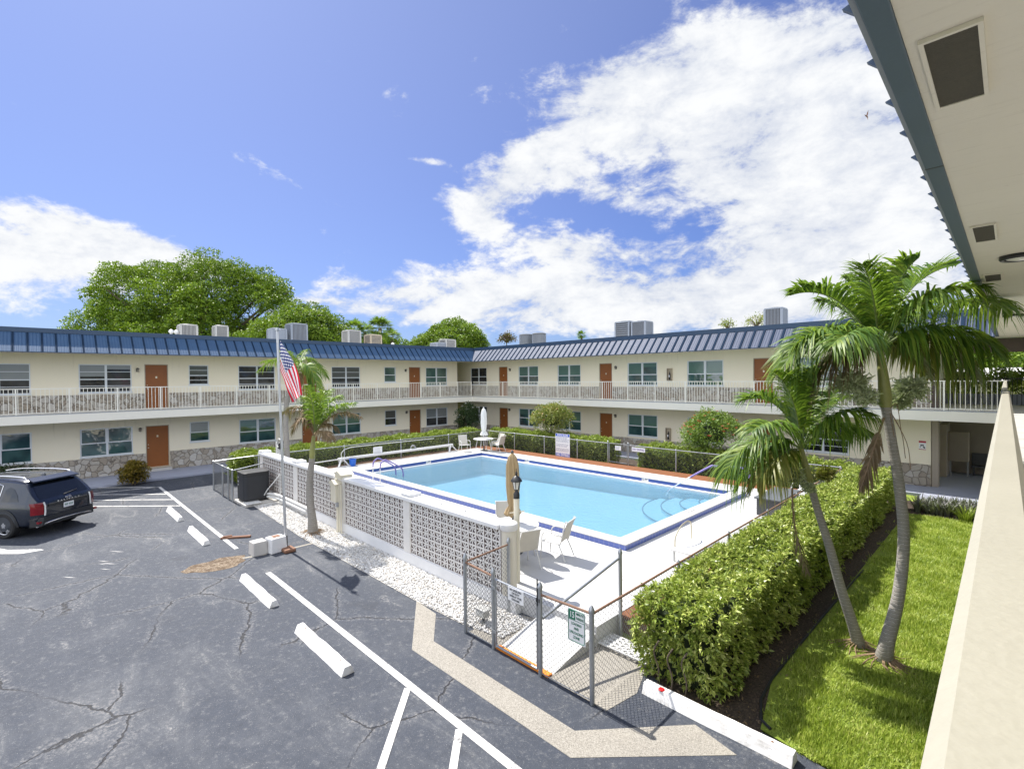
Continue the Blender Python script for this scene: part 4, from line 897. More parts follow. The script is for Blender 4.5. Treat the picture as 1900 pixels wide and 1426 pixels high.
# ------------------------------------------------------------------ wall lamps, extinguisher cabinets, camera sign
def wall_lamp(W, u, z, label):
    o = thing('wall_lamp', label, 'wall lamp', W.p(u, -.05, z), group='small dark lamps beside the doors')
    k = B(); k.box(-.05, -.012, -.09, .05, -.001, .09); k.box(-.02, -.08, .05, .02, -.012, .075)
    link('bracket', k.mesh('bracket', MT['dark']), o, W.p(u, 0, z), W.rot)
    k = B(); k.lathe((0, -.10, 0), [(.02, .11), (.075, .06), (.075, .045), (.02, .045)], 10); link('hood', k.mesh('hood', MT['dark'], True), o, W.p(u, 0, z), W.rot)
    k = B(); k.lathe((0, -.10, 0), [(.055, .045), (.045, -.08), (.02, -.1)], 10); link('shade', k.mesh('shade', MT['lampglass'] if 'lampglass' in MT else MT['darkgrey'], True), o, W.p(u, 0, z), W.rot)
wall_lamp(WL, 3.9, 5.24, 'dark upper floor lamp between a wide window and the leftmost door')
wall_lamp(WL, 3.96, 2.22, 'dark lamp on the ground floor by the orange door behind the round shrub')
wall_lamp(WL, 11.65, 5.3, 'dark upper floor lamp hidden behind the flagpole and palm')
wall_lamp(WL, 11.7, 2.23, 'dark ground floor lamp left of the door behind the flagpole palm')
wall_lamp(WL, 19.55, 5.28, 'dark upper lamp beside the last door of the left wing')
wall_lamp(WL, 19.58, 2.23, 'dark ground floor lamp beside the last door of the left wing')
wall_lamp(WB, -26.68, 5.28, 'dark upper lamp beside the first door of the far wing near the corner')
wall_lamp(WB, -26.78, 2.25, 'dark ground floor lamp beside the first door of the far wing, near the white umbrella')
wall_lamp(WB, -17.25, 5.24, 'dark upper lamp right of the middle door of the far wing')
wall_lamp(WB, -17.3, 2.24, 'dark ground floor lamp right of the middle door of the far wing')
def ext_cab(u, z, label):
    o = thing('extinguisher_cabinet', label, 'extinguisher box', WB.p(u, -.1, z), group='fire extinguisher boxes on the far wing')
    k = B(); k.box(u-.15, YB-.12, z, u+.15, YB-.10, z+.03); k.box(u-.15, YB-.12, z+.67, u+.15, YB-.002, z+.70); k.box(u-.15, YB-.12, z, u-.12, YB-.002, z+.67); k.box(u+.12, YB-.12, z, u+.15, YB-.002, z+.67); k.box(u-.12, YB-.012, z+.03, u+.12, YB-.002, z+.67); k.box(u-.12, YB-.1, z, u+.12, YB-.012, z+.03)
    k.obj('casing', MT['tan'], o); B().lathe((u, YB-.055, z+.04), [(.04, 0), (.045, .01), (.045, .34), (.02, .40), (.02, .46)], 12).obj('extinguisher', MT['dark'], o, smooth=True)
    B().box(u-.03, YB-.11, z+.2, u+.03, YB-.103, z+.32).obj('tag', MT['sign_white'], o)
ext_cab(-13.65, 4.42, 'tan extinguisher box on the upper wall between two windows'); ext_cab(-13.75, 1.02, 'tan extinguisher box on the ground floor wall, left of the red flowered bush')
cs = thing('camera_sign', 'small white sign with red top band on the wall beside the passage', 'sign', (-2.55, YB-.01, 1.6))
B().box(-2.66, YB-.012, 1.56, -2.43, YB-.002, 1.92).obj('plate', MT['sign_white'], cs); B().box(-2.66, YB-.016, 1.84, -2.43, YB-.0125, 1.92).obj('band', MT['sign_red'], cs); B().box(-2.66, YB-.016, 1.56, -2.43, YB-.0125, 1.585).obj('band', MT['sign_red'], cs)
k = B(); k.box(-2.61, YB-.016, 1.72, -2.5, YB-.0125, 1.77); k.bar((-2.58, YB-.014, 1.72), (-2.63, YB-.014, 1.64), .02, .004, up=(0, 1, 0)); k.bar((-2.52, YB-.014, 1.70), (-2.47, YB-.014, 1.62), .05, .004, up=(0, 1, 0)); k.obj('symbol', MT['darkgrey'], cs)
dp = thing('downpipe', 'grey vertical downpipe on the left wing wall behind the flagpole palm', 'downpipe', (XE+.0, 11.0, 0))
B().tube([(XL+.12, 11.05, .08), (XL+.12, 11.05, 2.87)], .055, 10).obj('pipe', MT['hvac_g'], dp, smooth=True); B().box(XL+.002, 10.97, 1.4, XL+.18, 11.13, 1.46).obj('clamp', MT['metal'], dp)
# ------------------------------------------------------------------ roof machinery
def ac(x, y, w_, d_, z1, style, label, mat):
    o = thing('rooftop_unit', label, 'air conditioner', (x, y, 6.95), group='air conditioning units on the roofs'); z0 = 7.02
    B().box(x-w_/2-.06, y-d_/2-.06, 6.952, x+w_/2+.06, y+d_/2+.06, z0).obj('base', MT['concrete'], o)
    if style == 'round':
        B().lathe((x, y, z0), [(w_/2, 0), (w_/2, z1-z0-.12), (w_/2*1.03, z1-z0-.12), (w_/2*1.03, z1-z0-.06), (w_/2*.8, z1-z0), (.05, z1-z0)], 24).obj('casing', mat, o, smooth=True)
        k = B()
        for a in np.linspace(0, 2*PI, 40, endpoint=False): k.bar((x+w_/2*math.cos(a), y+w_/2*math.sin(a), z0+.06), (x+w_/2*math.cos(a), y+w_/2*math.sin(a), z1-.14), .02)
        k.obj('louvre', MT['hvac_g'], o)
    else:
        B().box(x-w_/2, y-d_/2, z0, x+w_/2, y+d_/2, z1-.07).obj('casing', MT['darkgrey'] if style != 'plain' else mat, o)
        k = B(); n = int(round((w_+d_)*6))
        if style == 'vert':
            for i in range(13):
                f = i/12
                xx = x-w_/2+w_*f; k.bar((xx, y-d_/2-.006, z0), (xx, y-d_/2-.006, z1-.07), w_/12*.38, .02); yy = y-d_/2+d_*f; k.bar((x+w_/2+.006, yy, z0), (x+w_/2+.006, yy, z1-.07), d_/12*.38, .02)
        else:
            for i in range(10):
                z = z0+.05+(z1-z0-.16)*i/9; k.box(x-w_/2-.012, y-d_/2-.012, z, x+w_/2+.012, y+d_/2+.012, z+.04)
        k.obj('louvre', mat, o)
        for (a, c_) in ((-1, -1), (1, -1), (1, 1), (-1, 1)): B().box(x+a*w_/2-.05, y+c_*d_/2-.05, z0, x+a*w_/2+.05, y+c_*d_/2+.05, z1-.07).obj('corner_post', mat, o)
        B().box(x-w_/2-.03, y-d_/2-.03, z1-.07, x+w_/2+.03, y+d_/2+.03, z1).obj('lid', mat, o, bev=.02)
        B().lathe((x, y, z1), [(w_*.4, 0), (w_*.4, .02), (w_*.36, .035), (.03, .035)], 20).obj('fan_grille', MT['darkgrey'], o)
hv, hg, hd = MT['hvac'], MT['hvac_g'], MT['hvac_d']
ac(-33.7, 6.62, .8, .8, 7.93, 'vert', 'pale boxy unit on the left roof right beside the two white turbine vents', hv)
ac(-33.7, 8.32, .7, .62, 7.99, 'vert', 'narrow white slatted unit alone in the middle of the big tree backdrop', hv)
ac(-33.7, 11.6, .9, .85, 8.02, 'plain', 'dark squat unit on the left roof just behind the flagpole top', hg)
ac(-33.7, 12.85, 1.0, 1.0, 8.42, 'vert', 'tallest grey slatted unit on the left roof, just right of the flagpole', hg)
ac(-33.7, 16.78, .95, .9, 8.22, 'vert', 'silver slatted unit on the left roof below the cabbage palms', hv)
ac(-33.7, 18.5, .9, .85, 8.0, 'hor', 'tan horizontally louvred unit below the cabbage palms', MT['tan'])
ac(-33.7, 24.5, .9, .9, 7.66, 'hor', 'low grey unit on the left roof beside the last white one', hg)
ac(-33.7, 25.45, .95, .95, 7.98, 'vert', 'last white unit near the roof corner below the distant round tree', hv)
ac(-28.0, 29.2, 1.1, 1.1, 8.25, 'round', 'black drum shaped unit on the far roof, closer to the corner of the pair', hd)
ac(-26.55, 29.2, 1.1, 1.1, 8.24, 'round', 'black drum shaped unit on the far roof, right one of the pair', hd)
ac(-18.5, 29.2, 1.05, 1.0, 8.43, 'hor', 'dark louvred box unit in the middle of the far roof', hg)
ac(-17.27, 29.2, .98, .95, 8.34, 'vert', 'grey slatted box unit directly right of the dark louvred one', hg)
ac(-9.05, 29.2, .85, .85, 8.33, 'vert', 'grey slatted unit on the far roof beside the tall palm crown', hg)
for (y, z, lb) in ((5.78, 7.6, 'white turbine roof vent, left one of the pair before the big tree'), (6.02, 7.58, 'white turbine roof vent, right one of the pair before the big tree'), (20.0, 7.48, 'small white roof vent alone right of the tan louvred unit')):
    o = thing('roof_vent', lb, 'roof vent', (-33.4, y, 6.95), group='white turbine vents on the left roof')
    B().lathe((-33.4, y, 6.952), [(.07, 0), (.07, z-6.95-.22)], 12).obj('pipe', MT['hvac'], o, smooth=True)
    B().lathe((-33.4, y, z-.22), [(.06, 0), (.12, .05), (.13, .1), (.1, .18), (.02, .22)], 12).obj('turbine', MT['plastic_white'], o)
# ================================================================== breeze block wall
bw_ = thing('breeze_block_wall', 'white breeze block wall with star pattern between parking lot and pool', 'block wall', (-14.3, 6.85, 0))
WY0, WY1 = 6.75, 6.99; ZB0, ZB1 = .29, 1.585
cols_x = [(-21.72, -21.36), (-18.12, -17.78), (-14.42, -14.10), (-10.84, -10.54), (-7.28, -6.98)]
B().box(-21.74, WY0-.03, -.05, -6.80, 6.90, ZB0).obj('base', MT['wallbase'], bw_, bev=.01)
for i, (x0, x1) in enumerate(cols_x):
    k = B()
    if i < 4: k.box(x0, WY0-.025, ZB0+.001, x1, WY1+.02, ZB1)
    else:
        n = 20; k.lathe(((x0+x1)/2, WY0+.13, ZB0-.2), [(.155, 0), (.155, ZB1-ZB0+.199)], n)
    k.obj('pillar', MT['pillar'] if i == 4 else MT['blockwall'], bw_, smooth=(i == 4))
    if i == 4: B().lathe(((x0+x1)/2, WY0+.13, ZB1), [(.165, 0), (.18, .02), (.18, .13), (.16, .15)], 24).obj('pillar_cap', MT['wallbase'], bw_, smooth=True)
    elif i != 2: B().box(x0-.04, WY0-.06, ZB1+.11, x1+.04, WY1+.07, ZB1+.19).obj('pillar_cap', MT['wallbase'], bw_, bev=.012)
for i in range(4):
    x0, x1 = cols_x[i][1], cols_x[i+1][0]; n = 13; W_ = (x1-x0)/n; Hh = (ZB1-ZB0)/5; k = B(); fr = .021
    if i == 3: x1 += .02
    for a in range(n+1):
        xx = x0+(x1-x0)*a/n; k.box(xx-fr, WY0, ZB0, xx+fr, WY1, ZB1)
    for r in range(6):
        zz = ZB0+Hh*r; k.box(x0, WY0+.004, zz-fr, x1, WY1-.004, zz+fr)
    for a in range(n):
        for r in range(5):
            cx_ = x0+(x1-x0)*(a+.5)/n; cz = ZB0+Hh*(r+.5); hx, hz = W_/2, Hh/2
            # curved cross bars swelling toward the centre, and two diagonals
            def petal(px, pz, w, y0, y1):
                q = Vector((px, 0, pz)); nn = Vector((-pz, 0, px)).normalized(); vs = []
                for y in (y0, y1):
                    for f, ww in ((-1, w), (-.5, w*1.0), (0, w*.75), (.5, w*1.0), (1, w)):
                        for sg in (-1, 1): p_ = Vector((cx_, y, cz))+q*f+nn*ww*sg; vs.append(p_)
                fs = []
                for j in range(4):
                    fs.append((2*j, 2*j+1, 2*j+3, 2*j+2)); fs.append((10+2*j+2, 10+2*j+3, 10+2*j+1, 10+2*j)); fs.append((2*j, 2*j+2, 12+2*j, 10+2*j)); fs.append((2*j+1, 11+2*j, 13+2*j, 2*j+3))
                k.add(vs, fs)
            petal(hx, 0, .017, WY0+.010, WY1-.010); petal(0, hz, .017, WY0+.014, WY1-.014); petal(hx, hz, .016, WY0+.018, WY1-.018); petal(hx, -hz, .016, WY0+.022, WY1-.022)
    # faces that look out of the wall are painted, the sides of the openings are coloured dark for their shade
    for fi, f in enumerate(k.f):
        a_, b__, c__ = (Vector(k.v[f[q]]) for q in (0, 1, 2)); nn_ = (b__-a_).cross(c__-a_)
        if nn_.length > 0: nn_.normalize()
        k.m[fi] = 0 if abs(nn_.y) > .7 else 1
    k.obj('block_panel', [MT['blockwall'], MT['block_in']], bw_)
k = B(); k.box(-21.76, WY0-.07, ZB1+.002, -7.26, WY1+.09, ZB1+.11); k.obj('coping', MT['wallbase'], bw_, bev=.02)
for (x0, x1) in ((-10.3, -9.4), (-9.2, -8.5)):
    k = B(); k.tube([(x0, WY0+.1, ZB1+.125), (x1, WY0+.12, ZB1+.12)], [.05, .035], 8); tag(k.obj('foam_roll', MT['plastic_white'], smooth=True), 'pale foam tube lying on top of the breeze block wall, '+('nearer the middle pillar' if x0 < -10 else 'nearer the lamp post end'), 'foam tube')
# utility box and conduits on the wall
mt = thing('utility_box', 'cream electrical box with gabled cap and conduits on the block wall behind the palm', 'electrical box', (-14.35, 6.6, 0))
B().box(-14.62, 6.52, .95, -14.28, 6.72, 1.5).obj('casing', MT['plastic_c'], mt, bev=.01)
k = B(); k.add([(-14.68, 6.48, 1.5), (-14.22, 6.48, 1.5), (-14.22, 6.74, 1.5), (-14.68, 6.74, 1.5), (-14.45, 6.48, 1.62), (-14.45, 6.74, 1.62)], [(0, 1, 4), (2, 3, 5), (1, 2, 5, 4), (3, 0, 4, 5), (0, 3, 2, 1)]); k.obj('hood', MT['plastic_c'], mt)
k = B(); k.box(-14.5, 6.62, 1.66, -14.1, 6.98, 1.78); k.add([(-14.55, 6.58, 1.78), (-14.05, 6.58, 1.78), (-14.05, 7.02, 1.78), (-14.55, 7.02, 1.78), (-14.3, 6.58, 1.9), (-14.3, 7.02, 1.9)], [(0, 1, 4), (2, 3, 5), (1, 2, 5, 4), (3, 0, 4, 5), (0, 3, 2, 1)]); k.obj('cap_house', MT['plastic_c'], mt)
for (x, r) in ((-14.34, .045), (-14.22, .02), (-14.1, .02)): B().tube([(x, 6.62, .0), (x, 6.62, 1.0 if r > .03 else 1.5)], r, 8).obj('conduit', MT['plastic_c'], mt, smooth=True)
B().box(-14.31, 6.54, .82, -14.21, 6.6, .95).obj('switch', MT['grey'], mt)
pp = thing('pool_pipes', 'white plastic pipes running along the foot of the block wall to the heat pump', 'pipes', (-19, 6.6, 0))
for (z, y, x1) in ((.22, 6.60, -16.9), (.33, 6.62, -16.7)): B().tube(smooth_path([(-20.0, 6.4, z), (-19.2, y, z), (x1, y, z), (x1+.2, y+.05, z), (x1+.25, y+.22, z)], 5), .05, 9).obj('pipe', MT['plastic_white'], pp, smooth=True)
B().tube(smooth_path([(-19.9, 6.3, .3), (-19.75, 6.4, .55), (-19.5, 6.55, .85), (-19.35, 6.68, 1.1)], 6), .02, 7).obj('pipe', MT['plastic_white'], pp, smooth=True)
B().tube([(-19.3, 6.68, .3), (-19.3, 6.68, 1.15)], .02, 7).obj('pipe', MT['plastic_white'], pp, smooth=True)
# ------------------------------------------------------------------ pool heat pump in its enclosure
hpp = thing('heat_pump', 'black rounded pool heat pump standing on a pad beside the block wall', 'heat pump', (-20.3, 6.05, 0))
B().box(-20.95, 5.55, .0, -19.6, 6.68, .10).obj('pad', MT['concrete'], hpp, bev=.02)
k = B(); R_, c_ = .16, (-20.36, 6.06); hx, hy = .46, .46
prof = []
for (sx_, sy_, a0) in ((1, 1, 0), (-1, 1, PI/2), (-1, -1, PI), (1, -1, 1.5*PI)):
    for a in np.linspace(a0, a0+PI/2, 6): prof.append((c_[0]+sx_*(hx-R_)+R_*math.cos(a), c_[1]+sy_*(hy-R_)+R_*math.sin(a)))
k.prism(prof, .16, 1.16); k.obj('casing', MT['dark'], hpp, smooth=True)
k = B()
for z in np.arange(.26, 1.05, .035): k.prism([(c_[0]+(x-c_[0])*1.012, c_[1]+(y-c_[1])*1.012) for x, y in prof if x > c_[0]-.2] if False else [(c_[0]+(x-c_[0])*1.013, c_[1]+(y-c_[1])*1.013) for x, y in prof], z, z+.012)
k.obj('grille', MT['ink'], hpp)
k = B(); k.prism([(c_[0]+(x-c_[0])*1.05, c_[1]+(y-c_[1])*1.05) for x, y in prof], 1.161, 1.21); k.obj('lid', MT['dark'], hpp, bev=.015)
for (z, y, s_) in ((.98, 5.74, .05), (.82, 5.72, .06), (.70, 5.74, .05)): B().box(c_[0]-.22, 5.585, z, c_[0]-.22+s_*1.6, 5.593, z+s_).obj('label_plate', MT['hvac'], hpp)
B().box(-20.15, 5.62, .102, -19.55, 6.1, .14).obj('drip_tray', MT['plastic_white'], hpp, bev=.01)
for (x, y) in ((-20.7, 5.75), (-20.05, 5.75), (-20.7, 6.4), (-20.05, 6.4)): B().box(x-.05, y-.05, .101, x+.05, y+.05, .16).obj('foot', MT['darkgrey'], hpp)
cn = tag(B().box(-21.6, 5.9, .0, -21.2, 6.3, .16).obj('orange_block', MT['orange'], bev=.04), 'orange plastic block on the ground inside the heat pump enclosure', 'plastic block')
for i, x in enumerate((-21.9, -21.55, -21.2)):
    p_ = thing('vent_pipe', ('left', 'middle', 'right')[i]+'most of three white hooked vent pipes behind the heat pump enclosure', 'vent pipe', (x, 7.3, 0), group='hooked vent pipes')
    B().tube(smooth_path([(x, 7.3, 0), (x, 7.3, 1.25), (x, 7.3, 1.4), (x+.06, 7.3, 1.47), (x+.12, 7.3, 1.42), (x+.12, 7.3, 1.34)], 5), .04, 8).obj('pipe', MT['plastic_white'], p_, smooth=True)
# ------------------------------------------------------------------ chain link
def mesh_panel(p, q, z0, z1, parent, mat, pitch=.06, r=.0029, z0b=None, z1b=None):
    """two sets of straight diagonal wires between two posts"""
    p = Vector((p[0], p[1], 0)); q = Vector((q[0], q[1], 0)); Ld = (q-p).length; h = z1-z0; V = []; F = []
    d = (q-p).normalized(); nn = Vector((-d.y, d.x, 0))
    for s_ in (1, -1):
        u = -h if s_ > 0 else 0.
        end = Ld if s_ > 0 else Ld+h
        while u < end:
            a = (u, 0.) ; c = (u+s_*h, h)
            t0_, t1_ = 0., 1.
            ua, ub = a[0], c[0]
            lo_, hi_ = min(ua, ub), max(ua, ub)
            if lo_ < 0: f = -lo_/h; (t0_, t1_) = (max(t0_, f), t1_) if s_ > 0 else (t0_, min(t1_, 1-f))
            if hi_ > Ld: f = (hi_-Ld)/h; (t0_, t1_) = (t0_, min(t1_, 1-f)) if s_ > 0 else (max(t0_, f), t1_)
            if t1_-t0_ > .03:
                A = p+d*(ua+s_*h*t0_)+Vector((0, 0, z0+h*t0_))+nn*r*.8*s_; C = p+d*(ua+s_*h*t1_)+Vector((0, 0, z0+h*t1_))+nn*r*.8*s_
                dr = (C-A).normalized(); sd = nn.cross(dr)
                n = len(V)
                for Q in (A, C): V += [Q+sd*r, Q-sd*r*.5+nn*r*.87, Q-sd*r*.5-nn*r*.87]
                F += [(n, n+1, n+4, n+3), (n+1, n+2, n+5, n+4), (n+2, n, n+3, n+5)]
            u += pitch*1.414
    me = raw_mesh('wire_mesh', [tuple(v) for v in V], F, mat); return link('wire_mesh', me, parent)
def fpost(parent, x, y, z0, z1, r=.03, mat=None, cap='acorn'):
    k = B(); k.lathe((x, y, z0), [(r, 0), (r, z1-z0)], 12); o = k.obj('post', mat or MT['metal'], parent, smooth=True)
    pr = [(r*1.25, 0), (r*1.25, .03), (r*1.05, .045), (r*.75, .075), (.006, .10)] if cap == 'acorn' else [(r*1.2, 0), (r*1.2, .025), (.01, .045)]
    B().lathe((x, y, z1), pr, 12).obj('post_cap', mat or MT['metal'], o, smooth=True)
    k = B()
    for z in (z0+.25, (z0+z1)/2, z1-.12): k.lathe((x, y, z), [(r*1.2, 0), (r*1.2, .022)], 12)
    return o
def frail(parent, pts, r=.02, mat=None): return B().tube(pts, r, 8).obj('rail', mat or MT['metal'], parent, smooth=True)
ff = thing('chain_link_fence', 'grey chain link fence around the ramp at the front corner of the pool', 'fence', (-5.6, 5.7, 0))
g1, g2, g3, g4, gb, gR = (-7.0, 5.63), (-6.235, 5.63), (-5.14, 5.62), (-4.17, 5.64), (-6.98, 6.72), (-4.45, 7.0)
fpost(ff, *g1, 0, 1.36, .035); fpost(ff, *g2, 0, 1.30, .033); fpost(ff, *g3, 0, 1.38, .036); fpost(ff, *g4, 0, 1.32, .036); fpost(ff, *gb, 0, 1.40, .033)
frail(ff, [(*g1, 1.3), (*g2, 1.25)], .020, MT['rust']); frail(ff, [(*g1, 1.30), (*gb, 1.36)], .018, MT['rust']); frail(ff, [(*g3, 1.28), (*g4, 1.30)], .020, MT['rust'])
frail(ff, [(*g1, .05), (*g2, .05)], .006); frail(ff, [(*g3, .05), (*g4, .05)], .006)
mesh_panel(g1, g2, .04, 1.28, ff, MT['wire']); mesh_panel(gb, g1, .04, 1.3, ff, MT['wire']); mesh_panel(g3, g4, .04, 1.28, ff, MT['wire'])
fr_ = [(-4.17, 5.66), (-4.20, 8.3), (-4.22, 10.6), (-4.23, 13), (-4.24, 15.4), (-4.25, 17.8), (-4.27, 20.7)]
sf = thing('chain_link_fence', 'chain link fence with rusty top rail running beside the front hedge', 'fence', (-4.2, 13, 0))
for (x, y) in fr_[1:]: fpost(sf, x, y, 0, 1.25, .028)
frail(sf, [(x, y, 1.29) for x, y in fr_], .019, MT['rust'])
for a, c in zip(fr_[:-1], fr_[1:]): mesh_panel(a, c, .05, 1.27, sf, MT['wire'])
rh = thing('ramp_handrail', 'grey pipe handrail sloping from the tall post down to the gate post beside the ramp', 'handrail', (-4.9, 7.2, 0))
fpost(rh, -4.92, 7.52, .0, 1.48, .034); frail(rh, [(-4.93, 7.48, 1.40), (-5.12, 5.66, .90)], .024)
gt = thing('pool_gate', 'chain link front gate with lifeguard notice at the foot of the ramp', 'gate', (-5.7, 5.63, 0))
k = B(); A_, C_ = (-6.17, 5.63), (-5.21, 5.63)
k.tube([(*A_, .08), (*A_, 1.22), (*C_, 1.2), (*C_, .08)], .019, 8); k.tube([(*A_, .08), (*C_, .08)], .019, 8); k.obj('gate_frame', MT['metal'], gt, smooth=True)
mesh_panel(A_, C_, .08, 1.2, gt, MT['wire'])
k = B(); k.bar((-5.17, 5.59, 1.1), (-5.17, 5.59, 1.52), .016); k.box(-5.2, 5.585, 1.16, -5.12, 5.60, 1.22); k.obj('latch', MT['dark'], gt)
for z in (.3, 1.05): B().box(-6.25, 5.59, z, -6.15, 5.605, z+.05).obj('hinge', MT['metal'], gt)
# notice on the gate
def sign_plate(name, label, cat, c, ax, up, w_, h_, mat, t_=.006, rim=None):
    ax = Vector(ax).normalized(); up = Vector(up).normalized(); n = ax.cross(up); c = Vector(c)
    o = thing(name, label, cat, c); k = B(); vs = []
    for dd in (0, -t_):
        for (a, b_) in ((-1, -1), (1, -1), (1, 1), (-1, 1)): vs.append(c+ax*a*w_/2+up*b_*h_/2+n*dd)
    k.add(vs, [(0, 1, 2, 3), (7, 6, 5, 4), (0, 4, 5, 1), (1, 5, 6, 2), (2, 6, 7, 3), (3, 7, 4, 0)]); k.obj('plate', mat, o)
    def rect(nm, x0, y0, x1, y1, m, off=.0015):
        return B().add([c+ax*x0*w_+up*y0*h_+n*off, c+ax*x1*w_+up*y0*h_+n*off, c+ax*x1*w_+up*y1*h_+n*off, c+ax*x0*w_+up*y1*h_+n*off], [(0, 1, 2, 3)]).obj(nm, m, o)
    def txt(s, x, y, size, m, bold=.0, sx=1.): return text_mesh('lettering', s, size, c+ax*x*w_+up*y*h_, ax, up, m, o, bold=bold, sx=sx, depth=.0008, off=.003)
    return o, rect, txt
FX, FZ = (1, 0, 0), (0, 0, 1)
o, rect, txt = sign_plate('notice_sign', 'small white no lifeguard notice wired to the front gate', 'sign', (-5.66, 5.60, 1.10), FX, FZ, .36, .22, MT['sign_white'])
for i, s_ in enumerate(('NO LIFEGUARD', 'ON DUTY', 'SWIM AT YOUR', 'OWN RISK')): txt(s_, 0, .34-.23*i, .048, MT['ink'], .001, .80)
o, rect, txt = sign_plate('parking_sign', 'green and white 15 minute parking loading zone sign on the front fence', 'sign', (-4.40, 5.585, 1.05), FX, FZ, .32, .48, MT['sign_white'])
k = B(); pr = []
for (sx_, sy_, a0) in ((1, 1, 0), (-1, 1, PI/2), (-1, -1, PI), (1, -1, 1.5*PI)):
    for a in np.linspace(a0, a0+PI/2, 6): pr.append((sx_*(.145-.03)+.03*math.cos(a), sy_*(.225-.03)+.03*math.sin(a)))
k.tube([(-4.40+x, 5.582, 1.05+z) for x, z in pr+pr[:1]], .0045, 5); k.obj('border', MT['sign_green'], o)
rect('panel', -.43, .18, -.06, .455, MT['sign_green']); txt('15', -.245, .315, .125, MT['sign_white'], .002, .72); txt('MINUTE', .20, .385, .050, MT['sign_green'], .001, .72); txt('PARKING', .20, .255, .050, MT['sign_green'], .001, .64)
rect('rule', -.43, .155, .43, .172, MT['sign_green'])
for i, s_ in enumerate(('LOADING', 'AND', 'UNLOADING', 'ZONE')): txt(s_, 0, .06-.135*i, .054, MT['sign_green'], .001, .78)
# far fence, left fence, gate in the far fence
fb = thing('chain_link_fence', 'low chain link fence along the far side of the pool', 'fence', (-14, 20.75, .35))
fx = [-23.4, -20.95, -18.55, -16.2, -14.25]; fx2 = [-13.08, -10.6, -7.6, -4.3]
for x in fx+fx2: fpost(fb, x, 20.76, .35, 1.33 if x not in (-14.25, -13.08) else 1.42, .03, None, 'dome')
frail(fb, [(fx[0], 20.76, 1.33), (fx[-1], 20.76, 1.33)]); frail(fb, [(fx2[0], 20.76, 1.33), (fx2[-1], 20.76, 1.33)])
mesh_panel((fx[0], 20.76), (fx[-1], 20.76), .37, 1.32, fb, MT['wire'], .075, .003); mesh_panel((fx2[0], 20.76), (fx2[-1], 20.76), .37, 1.32, fb, MT['wire'], .075, .003)
fg = thing('pool_gate', 'small chain link gate in the far pool fence between the hedges', 'gate', (-13.66, 20.76, .35))
k = B(); k.tube([(-14.17, 20.76, .42), (-14.17, 20.76, 1.34), (-13.15, 20.76, 1.34), (-13.15, 20.76, .42), (-14.17, 20.76, .42)], .02, 8); k.obj('gate_frame', MT['metal'], fg, smooth=True); mesh_panel((-14.16, 20.76), (-13.16, 20.76), .42, 1.34, fg, MT['wire'], .075, .003)
fl = thing('chain_link_fence', 'low chain link fence along the left side of the pool before the hedge', 'fence', (-23.5, 14, .35))
for y in (7.2, 8.5, 11.2, 14.45, 17.7): fpost(fl, -23.42, y, .2, 1.33, .03, None, 'dome')
frail(fl, [(-23.42, 7.0, 1.33), (-23.42, 20.76, 1.33)]); mesh_panel((-23.42, 7.0), (-23.42, 20.74), .37, 1.32, fl, MT['wire'], .075, .003)
fe_ = thing('chain_link_fence', 'chain link enclosure around the black heat pump at the end of the block wall', 'fence', (-22, 5.6, 0))
ep = [(-25.2, 7.0), (-23.9, 5.55), (-22.3, 5.5), (-21.5, 5.5), (-20.95, 5.5)]
for (x, y) in ep[1:]: fpost(fe_, x, y, 0, 1.22, .032, None, 'dome')
frail(fe_, [(x, y, 1.22) for x, y in ep]); frail(fe_, [(-21.0, 5.55, 1.2), (-21.3, 6.8, 1.3)], .025); frail(fe_, [(-23.9, 5.55, 1.22), (-23.42, 7.0, 1.33)])
for a, c in zip(ep[:-1], ep[1:]): mesh_panel(a, c, .05, 1.2, fe_, MT['wire'], .065, .0026)
# signs on the far and left fences
o, rect, txt = sign_plate('rules_sign', 'tall white pool rules board with blue bands standing at the far fence', 'sign', (-17.13, 20.66, .97), FX, FZ, 1.0, 1.25, MT['sign_white'])
rect('band', -.48, .38, .48, .49, MT['sign_blue']); txt('POOL RULES', 0, .434, .135, MT['sign_white'], .004, .98); rect('band', -.48, -.49, .48, -.355, MT['sign_blue']); txt('NO DIVING', 0, -.424, .175, MT['sign_white'], .006, .95)
k = B(); rr = random.Random(4)
for i in range(13):
    y = .345-.05*i; w1 = rr.uniform(.3, .46); x0 = -.45
    if i in (5, 9): continue
    while x0 < w1:
        l = rr.uniform(.05, .13); z = .97+y*1.25; k.quad((-17.13+x0, 20.657, z-.013), (-17.13+min(x0+l, w1), 20.657, z-.013), (-17.13+min(x0+l, w1), 20.657, z+.013), (-17.13+x0, 20.657, z+.013)); x0 += l+.025
k.obj('small_print', MT['print'], o)
for x in (-17.58, -16.68): B().lathe((x, 20.69, .345), [(.02, 0), (.02, .6)], 8).obj('post', MT['metal'], o)
o, rect, txt = sign_plate('gate_sign', 'small white plate fixed to the far pool gate', 'sign', (-13.64, 20.73, 1.14), FX, FZ, .34, .22, MT['sign_white'])
for i in range(4): rect('small_print', -.38, .28-.2*i, .3-.1*(i % 2), .34-.2*i, MT['print'])
o, rect, txt = sign_plate('fence_sign', 'long white notice with purple lettering on the far fence right of the gate', 'sign', (-12.5, 20.72, 1.17), FX, FZ, .72, .2, MT['sign_white'])
txt('NO DIVING', 0, 0, .12, MT['ink_purple'], .003)
o, rect, txt = sign_plate('fence_sign', 'plain white square notice on the left pool fence above the reel', 'sign', (-23.37, 13.02, .92), (0, 1, 0), FZ, .52, .38, MT['sign_white'])
for i in range(5): rect('small_print', -.4, .30-.15*i, .36-.1*(i % 2), .34-.15*i, MT['hvac'])
